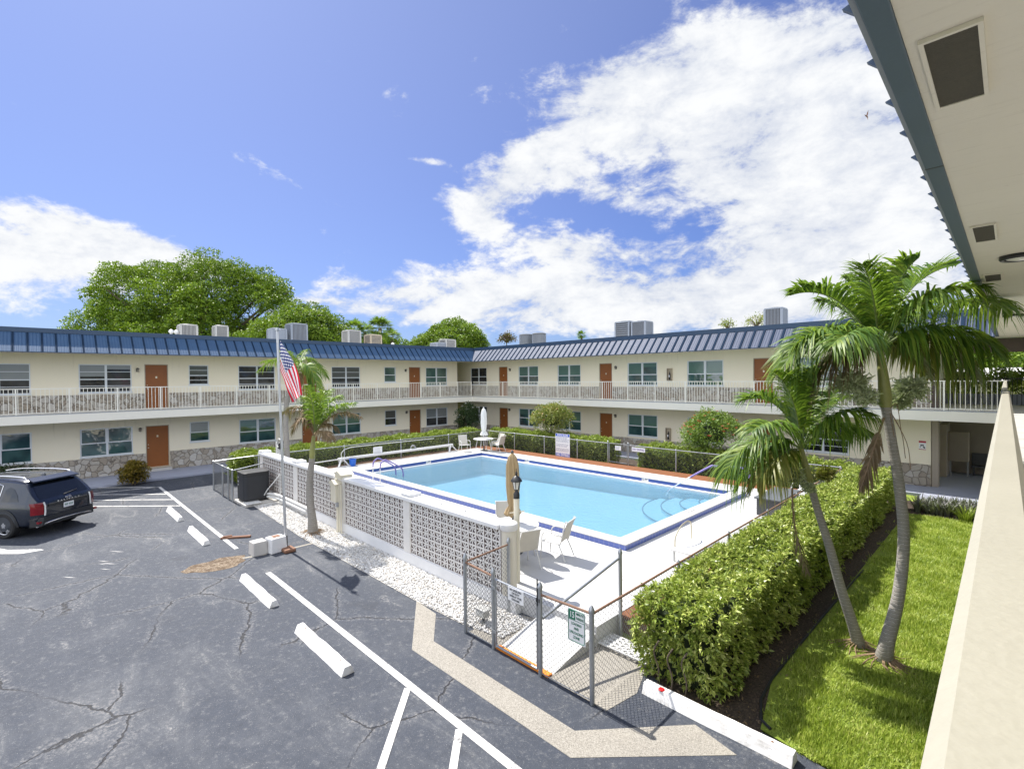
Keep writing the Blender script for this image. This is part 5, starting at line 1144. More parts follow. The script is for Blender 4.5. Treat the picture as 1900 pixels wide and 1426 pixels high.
# ------------------------------------------------------------------ lamp posts
lp = thing('lamp_post', 'cream lamp post with black lantern at the end of the block wall', 'lamp post', (-7.18, 7.15, ZD))
lx, ly = -7.30, 7.28
B().lathe((lx, ly, ZD), [(.062, 0), (.062, 1.77)], 14).obj('pole', MT['plastic_c'], lp, smooth=True)
B().lathe((lx, ly, 2.12), [(.066, 0), (.066, .10), (.045, .13), (.03, .16), (.05, .19)], 14).obj('collar', MT['dark'], lp, smooth=True)
B().lathe((lx, ly, 2.31), [(.05, 0), (.085, .16), (.088, .17)], 6).obj('lantern_glass', MT['lens'], lp)
k = B()
for a in np.linspace(0, 2*PI, 6, endpoint=False): k.bar((lx+.052*math.cos(a), ly+.052*math.sin(a), 2.31), (lx+.09*math.cos(a), ly+.09*math.sin(a), 2.485), .012)
k.lathe((lx, ly, 2.30), [(.055, 0), (.055, .012)], 6); k.obj('lantern_frame', MT['dark'], lp)
B().lathe((lx, ly, 2.48), [(.125, 0), (.12, .02), (.07, .09), (.025, .12), (.02, .15), (.028, .17), (.008, .21), (.004, .27)], 12).obj('roof', MT['dark'], lp, smooth=True)
B().tube([(lx-.13, ly-.08, 1.80), (lx+.14, ly+.09, 1.86)], .012, 6).obj('ladder_bar', MT['brass'], lp)
lp2 = thing('lamp_post', 'short white post with gooseneck lamp beside the left hedge', 'lamp post', (-22.1, 7.6, 0))
for x in (-22.25, -21.95): B().lathe((x, 7.6, 0), [(.06, 0), (.06, 2.0 if x < -22.1 else 1.75)], 10).obj('pole', MT['plastic_white'], lp2, smooth=True)
B().tube(smooth_path([(-22.2, 7.6, 1.95), (-22.15, 7.6, 2.1), (-21.95, 7.6, 2.14), (-21.75, 7.6, 2.08)], 5), .03, 8).obj('arm', MT['hvac'], lp2, smooth=True)
B().lathe((-21.86, 7.6, 1.72), [(.06, 0), (.12, .03), (.12, .16), (.07, .22), (.14, .26), (.05, .34)], 12).obj('lantern', MT['dark'], lp2, smooth=True); B().lathe((-21.86, 7.52, 1.8), [(.06, 0), (.07, .06), (.02, .1)], 10).obj('lamp_glass', MT['lens'], lp2, smooth=True)
# ------------------------------------------------------------------ patio furniture
def make_table(label, loc, r):
    t_ = thing('patio_table', label, 'patio table', loc, group='round white patio tables')
    k = B(); k.lathe((0, 0, .70), [(r-.02, 0), (r, .006), (r, .026), (r-.015, .034)], 40); link('table_top', k.mesh('table_top', MT['plastic_white'], True), t_, local=True)
    for a in (.5, .5+PI/2, .5+PI, .5+1.5*PI):
        q = B(); q.tube(smooth_path([(r*.62*math.cos(a), r*.62*math.sin(a), .70), (r*.70*math.cos(a), r*.70*math.sin(a), .45), (r*.86*math.cos(a), r*.86*math.sin(a), 0)], 4), .018, 7); link('leg', q.mesh('leg', MT['plastic_white'], True), t_, local=True)
    q = B(); q.tube([(r*.62*math.cos(a), r*.62*math.sin(a), .66) for a in np.linspace(0, 2*PI, 25)], .014, 6); link('apron_ring', q.mesh('apron_ring', MT['plastic_white'], True), t_, local=True); return t_
def make_chair(name='patio_chair', hb=.93):
    t_ = thing(name, 'white metal patio chair with pale woven sling', 'patio chair', (0, 0, 0))
    # faces +x, seat along x
    for s_ in (-1, 1):
        y = s_*.25
        k = B(); k.tube(smooth_path([(-.40, y, hb), (-.34, y, hb-.02), (-.22, y, .44), (-.16, y, .40), (.24, y, .42)], 6), .014, 7); link('side_frame', k.mesh('side_frame', MT['plastic_white'], True), t_, local=True)
        k = B(); k.tube(smooth_path([(.30, y*1.08, 0), (.26, y*1.08, .40), (.24, y*1.08, .58), (.12, y*1.08, .65), (-.12, y*1.08, .64), (-.25, y*1.02, .60)], 6), .014, 7); link('armrest', k.mesh('armrest', MT['plastic_white'], True), t_, local=True)
        k = B(); k.tube(smooth_path([(-.16, y, .41), (-.26, y*1.04, .2), (-.34, y*1.06, 0)], 5), .014, 7); link('leg', k.mesh('leg', MT['plastic_white'], True), t_, local=True)
    pf = smooth_path([(-.395, 0, hb), (-.34, 0, hb-.12), (-.235, 0, .52), (-.19, 0, .425), (-.10, 0, .405), (.10, 0, .41), (.24, 0, .425)], 5); k = B(); n = len(pf)
    k.add([(p[0], -.24, p[2]) for p in pf]+[(p[0], .24, p[2]) for p in pf]+[(p[0]-.004, -.24, p[2]-.008) for p in pf]+[(p[0]-.004, .24, p[2]-.008) for p in pf], [(i, i+1, n+i+1, n+i) for i in range(n-1)]+[(2*n+i, 3*n+i, 3*n+i+1, 2*n+i+1) for i in range(n-1)])
    link('sling', k.mesh('sling', MT['sling'], True), t_, local=True)
    k = B(); k.tube([(-.40, -.25, hb), (-.40, .25, hb)], .014, 7); k.tube([(.24, -.25, .42), (.24, .25, .42)], .014, 7); link('cross_bar', k.mesh('cross_bar', MT['plastic_white'], True), t_, local=True)
    return t_
def umbrella(label, loc, h0, h1, h2, r, mat, skirt, pole):
    o = thing('closed_umbrella', label, 'umbrella', loc, group='closed patio umbrellas'); x, y, z = loc
    B().lathe((x, y, z), [(.24, 0), (.24, .03), (.05, .08), (.03, .3)], 16).obj('base', MT['darkgrey'], o, smooth=True)
    B().lathe((x, y, z), [(.022, .05), (.022, h2+.03)], 10).obj('pole', pole, o, smooth=True)
    n = 48; prof = []
    for f in np.linspace(0, 1, 16):
        zz = h0+(h2-h0)*f; 
        base = r*np.interp(f, [0, .05, .12, .2, .45, .8, .93, 1.], [1.25 if skirt else .8, 1.15 if skirt else .95, .55, .78, 1., .9, .62, .14]); prof.append((base, zz))
    vs = []; fs = []; rg = random.Random(int(abs(x*10)))
    ph = [rg.uniform(0, 6.28) for _ in range(4)]
    for i, (b_, zz) in enumerate(prof):
        for k_ in range(n):
            a = 2*PI*k_/n; fold = 1+.22*math.cos(8*a+ph[0]+.6*math.sin(zz*3))*(1 if i < 15 else 0)+.08*math.cos(5*a+ph[1])+.05*math.cos(13*a+ph[2])
            dz = .05*math.cos(8*a+ph[0])*(1-i/15)**3 if skirt else 0
            vs.append((x+b_*fold*math.cos(a), y+b_*fold*math.sin(a), z+zz+dz))
    for i in range(15):
        for k_ in range(n): k2 = (k_+1) % n; fs.append((i*n+k_, i*n+k2, (i+1)*n+k2, (i+1)*n+k_))
    fs.append(tuple(15*n+k_ for k_ in range(n)))
    k = B().add(vs, fs); k.obj('canopy', mat, o, smooth='all')
    B().lathe((x, y, z+h2), [(.035, 0), (.04, .03), (.012, .07)], 10).obj('finial', pole, o, smooth=True)
    zb = h0+(h2-h0)*.12; B().tube([(x+r*.62*math.cos(a), y+r*.62*math.sin(a), z+zb) for a in np.linspace(0, 2*PI, 20)], .012, 6).obj('tie_strap', mat, o)
    return o
ta = make_table('round white patio table behind the lamp post under the tan umbrella', (-8.55, 8.42, ZD), .62)
umbrella('closed tan umbrella standing through the near table by the lamp post', (-8.62, 8.46, ZD), .93, 1.1, 2.46, .145, MT['umb_tan'], True, MT['darkgrey'])
tb = make_table('round white patio table in the far corner under the pale umbrella', (-22.0, 19.2, ZD), .60)
umbrella('closed off white umbrella standing in the far corner table', (-21.98, 19.22, ZD), .93, 1.0, 2.55, .16, MT['umb_white'], True, MT['plastic_white'])
ch = make_chair(); GC = 'white patio chairs round the two tables'
ch['label'] = 'white patio chair nearest the front gate, its back turned to the lens'; ch['group'] = GC; ch.location = (-7.80, 7.98, ZD); ch.rotation_euler = (0, 0, math.radians(162))
dup(ch, (-7.66, 8.98, ZD), math.radians(196), 'tall backed white patio chair between near table and pool edge', GC)
dup(ch, (-9.42, 9.0, ZD), math.radians(-38), 'white patio chair behind the tan umbrella, only its back showing', GC)
dup(ch, (-22.55, 18.2, ZD), math.radians(-20), 'white patio chair at the far corner, left of the table', GC)
dup(ch, (-21.75, 20.1, ZD), math.radians(-95), 'white patio chair at the far corner, behind the table', GC)
dup(ch, (-21.15, 19.62, ZD), math.radians(190), 'white patio chair at the far corner, right of the table', GC)
# ------------------------------------------------------------------ flagpole and flag, concrete blocks, plank, spotlight
FP = Vector((-14.02, 4.98, 0)); FT = Vector((-14.30, 4.93, 6.05))
fp = thing('flagpole', 'tall silver flagpole set beside two concrete blocks at the parking edge', 'flagpole', FP)
B().tube([FP, FP.lerp(FT, .5), FT], [.036, .035, .034], 14).obj('pole', MT['chrome_d'], fp, smooth=True)
B().tube([FP, FP.lerp(FT, .06)], .05, 14).obj('sleeve', MT['darkgrey'], fp, smooth=True)
k = B(); k.tube([FT+Vector((0, 0, -.02)), FT+Vector((0, 0, .06))], .06, 12); k.box(FT.x-.02, FT.y-.02, FT.z-.02, FT.x+.2, FT.y+.02, FT.z+.03); k.obj('truck', MT['chrome_d'], fp)
B().tube([FP+Vector((.07, -.03, 1.0)), FT+Vector((.08, .0, -.05))], .006, 5).obj('halyard', MT['plastic_white'], fp)
B().box(-13.98, 4.8, 0, -13.6, 5.1, .10).obj('footing', MT['wood'], fp, bev=.03)
def _flag(t, bs, co):
    uv = t('ShaderNodeUVMap').outputs[0]; s_ = t('ShaderNodeSeparateXYZ', {0: uv}); u, v = s_.outputs[0], s_.outputs[1]
    st = t.math('GREATER_THAN', t.math('FRACT', t.math('MULTIPLY', v, 6.5)), .5)
    c = t.mix(st, (.62, .015, .045), (.78, .78, .80))
    can = t.math('MULTIPLY', t.math('LESS_THAN', u, .4), t.math('LESS_THAN', v, 7/13))
    def grid(nu, nv, ou, ov):
        fu = t.math('SUBTRACT', t.math('FRACT', t.math('ADD', t.math('MULTIPLY', u, nu/.4), ou)), .5); fv = t.math('SUBTRACT', t.math('FRACT', t.math('ADD', t.math('MULTIPLY', v, nv*13/7), ov)), .5)
        return t.math('LESS_THAN', t.math('ADD', t.math('MULTIPLY', fu, fu), t.math('MULTIPLY', fv, fv)), .055)
    star = t.math('MAXIMUM', grid(5.5, 4.5, 0., 0.), grid(5.5, 4.5, .5, .5))
    c = t.mix(can, c, t.mix(star, (.015, .03, .16), (.75, .75, .78))); t.put(bs.inputs['Base Color'], c)
    tl = t('ShaderNodeBsdfTranslucent', {'Color': c}); mx = t('ShaderNodeMixShader', {0: .4, 1: bs.outputs[0], 2: tl.outputs[0]}); t.l.new(mx.outputs[0], t.n['Material Output'].inputs[0])
MF = M_('flag_cloth', _flag, Roughness=.8)
nu, nv = 36, 26; dp_ = 13.6
h0, h1 = np.array(P(520, 632, dp_)), np.array(P(520, 686, dp_)); e0, e1 = np.array(P(561, 732, dp_+.15)), np.array(P(542, 746, dp_-.1)); fwd = RM[:, 2]; rgt = RM[:, 0]
V = []; UV = []
for i in range(nu+1):
    u = i/nu
    for j in range(nv+1):
        v = j/nv; hp_ = h0+(h1-h0)*v; ep_ = e0+(e1-e0)*v; p_ = hp_+(ep_-hp_)*u
        p_ = p_+rgt*(.10*math.sin(PI*u)*(1-v)-.03*math.sin(PI*u)*v)
        p_ = p_+fwd*(.10*math.sin(7*v+2.5*u)*min(1, u*3)+.05*math.sin(13*v-3*u)*u)+rgt*.025*math.sin(9*v+5*u)*u
        V.append(p_); UV.append((u, v))
F = [(i*(nv+1)+j, (i+1)*(nv+1)+j, (i+1)*(nv+1)+j+1, i*(nv+1)+j+1) for i in range(nu) for j in range(nv)]
me = raw_mesh('flag', V, F, MF, smooth=True); uvl = me.uv_layers.new(name='UVMap'); UVa = np.array(UV, np.float32)[np.array(F).ravel()]; uvl.data.foreach_set('uv', UVa.ravel())
tag(link('flag', me), 'red white and blue striped flag with stars hanging limp from the flagpole', 'flag')
def cblock(x0, y0, x1, y1, z, rot, label, pad):
    cx_, cy_ = (x0+x1)/2, (y0+y1)/2; o = thing('concrete_block', label, 'concrete block', (cx_, cy_, 0), group='concrete blocks at the flagpole foot')
    k = B(); hx, hy = (x1-x0)/2, (y1-y0)/2; k.add([(-hx, -hy, 0), (hx, -hy, 0), (hx, hy, 0), (-hx, hy, 0), (-hx*.9, -hy*.9, z), (hx*.9, -hy*.9, z), (hx*.9, hy*.9, z), (-hx*.9, hy*.9, z)], [(0, 3, 2, 1), (4, 5, 6, 7), (0, 1, 5, 4), (1, 2, 6, 5), (2, 3, 7, 6), (3, 0, 4, 7)])
    ob = link('block', k.mesh('block', MT['wallbase'] if pad else MT['concrete']), o, (cx_, cy_, 0), rot); md = ob.modifiers.new('b', 'BEVEL'); md.width = .02; md.segments = 2
    if pad: link('rust_plate', B().box(-hx*.5, -hy*.4, z+.001, hx*.4, hy*.5, z+.012).mesh('rust_plate', MT['brown_pad']), o, (cx_, cy_, 0), rot)
cblock(-14.25, 4.5, -13.85, 4.95, .40, .15, 'white block with a brown plate on top, right beside the flagpole', True)
cblock(-14.35, 4.12, -13.98, 4.5, .36, .05, 'grey weathered block left of the white one at the flagpole', False)
pk = thing('broken_plank', 'split reddish wooden plank lying across the end of the parking line', 'plank', (-16.0, 4.25, 0))
k = B(); k.bar((-16.3, 3.95, .03), (-15.85, 4.62, .035), .10, .04); k.obj('board', MT['wood'], pk); k = B(); k.bar((-16.25, 3.98, .065), (-16.2, 4.22, .07), .06, .025); k.obj('splinter', MT['wood'], pk)
sp = thing('floodlight', 'small grey ground floodlight on the white pebbles behind the front fence', 'floodlight', (-7.05, 6.1, 0))
k = B(); k.box(-7.17, 6.02, .13, -6.93, 6.16, .27); k.box(-7.2, 6.0, .245, -6.9, 6.18, .285); k.obj('housing', MT['hvac'], sp, bev=.012); B().box(-7.15, 6.012, .15, -6.95, 6.019, .24).obj('glass', MT['lens'], sp); B().bar((-7.05, 6.1, 0), (-7.05, 6.1, .13), .03).obj('stake', MT['darkgrey'], sp)
# ================================================================== hedges
def box_points(x0, x1, y0, y1, z0, z1, dens, bump=.09):
    """points and normals over the top and sides of a clipped hedge, with an uneven surface"""
    P_ = []; N_ = []
    for (area, f) in (((x1-x0)*(y1-y0)*1.25, 't'), ((y1-y0)*(z1-z0), 'x0'), ((y1-y0)*(z1-z0), 'x1'), ((x1-x0)*(z1-z0), 'y0'), ((x1-x0)*(z1-z0), 'y1')):
        n = int(area*dens); u, v = rng.uniform(size=n), rng.uniform(size=n)**(.8 if f != 't' else 1.)
        X = x0+(x1-x0)*u; Y = y0+(y1-y0)*v; Zs = z0+(z1-z0)*v; o = np.ones(n)
        if f == 't': p = np.stack([X, Y, z1*o], 1); m = np.array([0, 0, 1.])
        elif f[0] == 'x': p = np.stack([(x0 if f == 'x0' else x1)*o, y0+(y1-y0)*u, Zs], 1); m = np.array([-1. if f == 'x0' else 1., 0, .25])
        else: p = np.stack([X, (y0 if f == 'y0' else y1)*o, Zs], 1); m = np.array([0, -1. if f == 'y0' else 1., .25])
        h = np.sin(p[:, 0]*3.1+p[:, 1]*2.3)+np.sin(p[:, 1]*5.3-p[:, 2]*4.7+1)+np.sin(p[:, 0]*7.1+p[:, 2]*6.+2)+rng.normal(size=n)*.9
        P_.append(p+m*(h*bump*.42)[:, None]); N_.append(np.repeat(m[None], n, 0))
    return np.concatenate(P_), np.concatenate(N_)
def hedge(label, x0, x1, y0, y1, z0, z1, dens, L, mat, per=1, bump=.09, wd=.42):
    o = thing('clipped_hedge', label, 'hedge', ((x0+x1)/2, (y0+y1)/2, z0), group='clipped hedges round the pool')
    e = .10
    k = B(); nx, ny, nz_ = max(2, int((x1-x0)/.3)), max(2, int((y1-y0)/.3)), 4
    k.box(x0+e+.08, y0+e+.08, z0, x1-e-.08, y1-e-.08, z1-e-.16); k.obj('dark_core', MT['leaf_core'], o)  # added solid core, dark behind the gaps between leaves
    p, n = box_points(x0, x1, y0, y1, z0+.06, z1, dens, bump); leaves('foliage', p, n, L, L*wd, mat, o, .95, per, .2)
    return o
HX0, HX1 = -4.1, -2.92
fh = hedge('broad waist high hedge of glossy leaves between the lawn and the pool', HX0, HX1, 6.75, 21.6, .0, 1.24, 230, .092, MT['leaf_hedge'], 7, .10, .36)
for (x, y) in ((-3.3, 6.7), (-3.75, 6.72), (-2.95, 7.2), (-2.98, 8.1), (-3.5, 6.66)):
    B().tube(smooth_path([(x, y, 0), (x+.03, y-.02, .25), (x-.03, y-.05, .5), (x+.08, y-.10, .72)], 4), .012, 6).obj('stem', MT['bark'], fh, smooth=True)
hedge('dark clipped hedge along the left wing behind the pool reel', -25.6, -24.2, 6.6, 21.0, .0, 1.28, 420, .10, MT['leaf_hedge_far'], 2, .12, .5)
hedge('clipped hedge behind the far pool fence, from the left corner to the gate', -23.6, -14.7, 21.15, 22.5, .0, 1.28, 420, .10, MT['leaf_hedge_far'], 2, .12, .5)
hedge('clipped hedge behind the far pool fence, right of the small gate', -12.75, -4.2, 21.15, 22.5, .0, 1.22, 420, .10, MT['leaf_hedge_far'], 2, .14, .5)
# ================================================================== lawn, mulch, plants
b = B(); b.sheet([(-2.3, 6.78), (-1.85, 6.70), (-1.35, 6.66), (1.6, 6.6), (1.6, 20.9), (-2.45, 20.9), (-2.55, 8.0)], .012); struct('lawn', b, MT['lawn'])
b = B(); b.sheet([(-4.05, 6.9), (-3.4, 6.62), (-2.3, 6.70), (-2.2, 6.95), (-2.5, 8.0), (-2.4, 20.9), (-2.4, 23.0), (-4.1, 23.0)], .008); b.sheet([(-2.39, 20.905), (1.6, 20.905), (1.6, 23.1), (-2.39, 23.1)], .009); b.sheet([(-28.1, 7.0), (-23.97, 7.0), (-23.97, 24.2), (-28.1, 24.2)], .007); b.sheet([(-23.96, 20.8), (-4.11, 20.8), (-4.11, 24.2), (-23.96, 24.2)], .0065)
struct('mulch_bed', b, MT['mulch'])
n = 120000; gx = rng.uniform(-2.6, .6, n); gy = 6.65+14.2*rng.uniform(size=n)**1.35
edge = np.interp(gy, [6.6, 6.8, 8.0, 20.9], [-1.8, -2.2, -2.52, -2.45])+.10*np.sin(gy*4.1)+.07*np.sin(gy*9.3+1); ok = gx > edge
thin = rng.uniform(size=n) < np.clip((gx-edge)/.35, .15, 1)*np.where((gx+1.55)**2+(gy-9.7)**2 < .14, .15, 1); ok &= thin
gx, gy = gx[ok], gy[ok]; n = len(gx); hgt = rng.uniform(.035, .085, n); ang = rng.uniform(0, 2*PI, n); ln = rng.uniform(.01, .06, n); wd = rng.uniform(.004, .009, n); cl_ = np.sin(gx*5.1+gy*2.3)+np.sin(gx*3.3-gy*6.1+1)+np.sin(gy*11.+gx*7.); hgt = hgt*(1+.18*cl_)
base = np.stack([gx, gy, np.full(n, .012)], 1); sd = np.stack([np.cos(ang), np.sin(ang), 0*ang], 1); tip = base+np.stack([-np.sin(ang)*ln, np.cos(ang)*ln, hgt], 1)
V = np.stack([base-sd*wd[:, None], base+sd*wd[:, None], tip], 1).reshape(-1, 3); me = raw_mesh('grass', V, np.arange(3*n).reshape(n, 3), MT['grass']); tag(link('grass', me), 'sunlit green lawn grass below the palms', 'grass', kind='stuff')
# leaf litter on the mulch
n = 1500; lx_ = rng.uniform(-4.0, -2.2, n); ly_ = 6.62+15*rng.uniform(size=n)**1.6; okk = lx_ < np.interp(ly_, [6.6, 7, 21], [-2.4, -2.35, -2.3]); p = np.stack([lx_, ly_, np.full(n, .02)], 1)[okk]
o = leaves('leaf_litter', p, np.tile([0, 0, .2], (len(p), 1)), .055, .022, MT['palm_dead'], None, 1., 1); tag(o, 'dry leaf litter scattered on the mulch under the front hedge', 'leaf litter', kind='stuff')
k = B(); k.tube([(-2.55, 8.0, .03), (-2.5, 7.4, .03), (-2.35, 6.95, .03), (-2.2, 6.85, .03)], .02, 6); k.tube([(-2.55, 8.0, .03), (-2.52, 10.8, .03), (-2.45, 14, .03)], .02, 6); tag(k.obj('lawn_edging', MT['dark']), 'black plastic edging between the mulch and the lawn', 'edging')
def strap(label, x, y, n, l, mat, name='strap_plant', grp='strap leaved plants by the passage', sp=.1, wd=.022, cat='plant'):
    o = thing(name, label, cat, (x, y, 0), group=grp); V = []; F = []
    for i in range(n):
        a = rng.uniform(0, 2*PI); tilt = rng.uniform(.15, .9); L_ = l*rng.uniform(.6, 1.15); d_ = np.array([math.cos(a), math.sin(a), 0]); sd = np.array([-math.sin(a), math.cos(a), 0])
        p0 = np.array([x, y, .01])+d_*rng.uniform(0, sp); k0 = len(V)
        for j, f in enumerate((0, .35, .7, 1.)):
            p = p0+d_*L_*tilt*f*f+np.array([0, 0, L_*(f-.35*tilt*f*f)]); ww = wd*(1, 1.1, .8, .08)[j]; V += [p-sd*ww, p+sd*ww]
        F += [(k0+2*j, k0+2*j+1, k0+2*j+3, k0+2*j+2) for j in range(3)]
    link('blades', raw_mesh('blades', V, F, mat), o); return o
for i, x in enumerate(np.linspace(-2.2, -.55, 9)):
    for j, y in enumerate((21.3, 21.75, 22.3)):
        nm = strap('grey green strap leaved plant in the row below the passage', x+rng.uniform(-.06, .06), y+rng.uniform(-.1, .1), 34, .52, MT['leaf_liri'])
strap('bright green grassy tuft at the right end of the strap leaved row', -1.0, 20.95, 160, .5, MT['leaf_hedge_far'], 'grass_tuft', None, .2, .009)
def shrub(name, label, c, rad, nclump, nleaf, L, mats, trunk=None, flowers=None, group=None, cat='shrub', flat=.8, cr=.42):
    o = thing(name, label, cat, (c[0], c[1], 0), group=group); c = np.array(c, float); rad = np.array(rad, float)
    if trunk:
        for _ in range(trunk):
            a = rng.uniform(0, 2*PI); B().tube(smooth_path([(c[0]+.05*math.cos(a), c[1]+.05*math.sin(a), 0), (c[0]+.12*math.cos(a), c[1]+.12*math.sin(a), (c[2]-rad[2]*.4)*.6), tuple(c+rad*np.array([.45*math.cos(a), .45*math.sin(a), -.2]))], 5), np.linspace(.045, .018, 11), 7).obj('stem', MT['bark'], o, smooth=True)
    d_ = unit(rng.normal(size=(nclump, 3))); d_[:, 2] = np.where(d_[:, 2] < -.8, -d_[:, 2], d_[:, 2]); cc = c+d_*rad*rng.uniform(.55, .9, (nclump, 1)); per = nleaf//nclump
    k = B(); k.lathe(tuple(c), [(.01, -rad[2]*.35), (rad[0]*.3, -rad[2]*.25), (rad[0]*.42, 0), (rad[0]*.34, rad[2]*.3), (.01, rad[2]*.45)], 12); k.obj('dark_core', MT['leaf_core'], o)
    P_ = []; N_ = []
    for q in cc:
        dd = unit(rng.normal(size=(per, 3))); dd[:, 2] = np.abs(dd[:, 2])*1.2-.45; P_.append(q+dd*rad.mean()*cr*rng.uniform(.6, 1.05, (per, 1))); N_.append(dd)
    leaves('foliage', np.concatenate(P_), np.concatenate(N_), L, L*.42, mats, o, .9)
    if flowers:
        m, nf, s_ = flowers; k = B()
        for _ in range(nf):
            d1 = unit(rng.normal(size=3)); d1[2] = abs(d1[2]); q = c+d1*rad*1.02
            for a in np.linspace(0, 2*PI, 5, endpoint=False):
                e = Vector((math.cos(a), math.sin(a), .3))*s_; k.add([q, Vector(q)+e+Vector((0, 0, s_*.3)), Vector(q)+Vector((math.cos(a+.7), math.sin(a+.7), .5))*s_*.8], [(0, 1, 2)])
        k.obj('blossom', m, o)
    return o
q = at_y(1024, 779, 22.2); shrub('small_tree', 'rounded bush with reddish yellow leaf tips rising behind the rules board', (q[0], 22.2, q[2]), (1.28, 1.1, 1.0), 70, 7500, .12, MT['leaf_bush'], 5, (MT['flower_red'], 22, .05), None, 'bush')
q = at_y(1318, 800, 22.0); shrub('flowering_bush', 'green bush dotted with red flowers left of the small palm', (q[0]+.1, 22.0, q[2]-.1), (1.35, 1.1, 1.02), 70, 7500, .12, MT['leaf_green'], 4, (MT['flower_red'], 46, .07), None, 'bush')
q = at_y(873, 772, 22.9); shrub('flowering_bush', 'dark loose bush with white flowers in the inner corner of the two wings', (q[0]-.1, 22.9, q[2]-.2), (.95, .9, 1.15), 45, 3800, .12, MT['leaf_dark'], 4, (MT['flower_white'], 26, .10), None, 'bush')
shrub('gold_shrub', 'round golden brown shrub at the corner of the parking lot below the orange door', (-27.75, 3.3, .52), (.58, .58, .52), 40, 3600, .11, MT['leaf_gold'], 4, None, None, 'shrub')
shrub('low_shrub', 'dark low shrub at the wall behind the roof of the car', (-30.3, -.6, .55), (.7, 1.0, .55), 30, 1600, .12, MT['leaf_dark'], 3, None, None, 'shrub')
# ================================================================== palms
def frond(parent, p0, p1, p2, mat, n=44, L=.5, wd=.022, r=.016, vee=.55, droop=.5, rib=None, start=.16, name='frond', sag=1.):
    """arching rachis with two rows of narrow drooping leaflets"""
    c = bez(p0, p1, p2, 21); B_ = B().tube([tuple(q) for q in c], np.linspace(r, r*.25, len(c)), 6, smooth_ok) if False else B().tube([tuple(q) for q in c], np.linspace(r, r*.25, len(c)), 6)
    o = B_.obj(name, rib or MT['stem'], parent, smooth=True)
    V = []; F = []; up = np.array([0, 0, 1.])
    for i in range(n):
        t_ = start+(1-start)*(i+.5)/n; x = t_*20; i0 = min(int(x), 19); f = x-i0; p = c[i0]*(1-f)+c[i0+1]*f; tg = unit(c[min(i0+1, 20)]-c[max(i0-1, 0)] if i0 > 0 else c[1]-c[0])
        side = np.cross(tg, up); side = side/np.linalg.norm(side) if np.linalg.norm(side) > .15 else unit(np.cross(tg, np.array([1., .3, 0])))
        nu_ = np.cross(side, tg); s_ = (t_-start)/(1-start); l = L*(math.sin(PI*min(1, s_*.86+.12))**.6)*rng.uniform(.85, 1.12)
        for sg in (-1, 1):
            d_ = unit(side*sg*(.8+.1*rng.normal())+tg*(.45+.5*s_+.1*rng.normal())+nu_*(vee+.15*rng.normal())); k0 = len(V); pl = np.cross(d_, tg); pl = unit(pl) ; wv = unit(np.cross(d_, pl))*wd*rng.uniform(.8, 1.2)
            dr = droop*rng.uniform(.55, 1.4)
            for j, (g, ww) in enumerate(((0, .45), (.3, 1.), (.65, .8), (1., .05))):
                q = p+d_*l*g*(1-.12*dr*g)+np.array([0, 0, -1.])*l*dr*g*g*sag; V += [q-wv*ww, q+wv*ww]
            F += [(k0+2*j, k0+2*j+1, k0+2*j+3, k0+2*j+2) for j in range(3)]
    link('leaflets', raw_mesh('leaflets', V, F, mat), o); return o
def bloom(parent, c, r, n, mat, stalk):
    """bushy flower stalk of many thin twigs"""
    c = np.array(c, float); st = np.array(stalk, float); k = B(); k.tube(smooth_path([tuple(st), tuple((st+c)/2+np.array([0, 0, -.03])), tuple(c)], 4), .012, 6); V = []; F = []
    for i in range(n):
        d_ = unit(rng.normal(size=3)); d_[2] = d_[2]*.7+.15; p = c+d_*r*rng.uniform(.05, .35); q = p+unit(d_+.5*rng.normal(size=3))*r*rng.uniform(.3, .75); sd = unit(np.cross(q-p, rng.normal(size=3)))*.009; k0 = len(V); V += [p-sd, p+sd, q+sd*.6, q-sd*.6]; F.append((k0, k0+1, k0+2, k0+3))
        for _ in range(3):
            f = rng.uniform(.3, 1); s = p+(q-p)*f; e = s+unit(rng.normal(size=3)+.6*(q-p)/np.linalg.norm(q-p))*r*.22; sd = unit(np.cross(e-s, rng.normal(size=3)))*.008; k0 = len(V); V += [s-sd, s+sd, e+sd, e-sd]; F.append((k0, k0+1, k0+2, k0+3))
    o = k.obj('flower_stalk', MT['stem'], parent, smooth=True); link('blossom', raw_mesh('blossom', V, F, mat), o)
def palm_trunk(parent, pts, rad, shaft=None, shaft_r=.1):
    c = smooth_path(pts, 6); rr = np.interp(np.linspace(0, 1, len(c)), np.linspace(0, 1, len(rad)), rad); B().tube(c, rr, 16).obj('trunk', MT['ptrunk'], parent, smooth=True)
    if shaft:
        s = smooth_path(shaft, 5); B().tube(s, np.interp(np.linspace(0, 1, len(s)), [0, .15, .4, 1], [shaft_r*.95, shaft_r*1.15, shaft_r, shaft_r*.62]), 14).obj('crownshaft', MT['shaft'], parent, smooth=True)
def roots(parent, x, y, r, n=26):
    V = B()
    for i in range(n):
        a = rng.uniform(0, 2*PI); l = rng.uniform(.12, .42); V.tube([(x+r*.7*math.cos(a), y+r*.7*math.sin(a), .10), (x+(r+l*.4)*math.cos(a), y+(r+l*.4)*math.sin(a), .045), (x+(r+l)*math.cos(a+.2), y+(r+l)*math.sin(a+.2), .015)], [.012, .01, .004], 5)
    V.obj('roots', MT['palm_dead_s'], parent)
MT['palm_dead_s'] = flat('dry_roots', (.24, .165, .10), .9, .3, 14.)
def PD(u, v, d): return np.array(P(u, v, d))
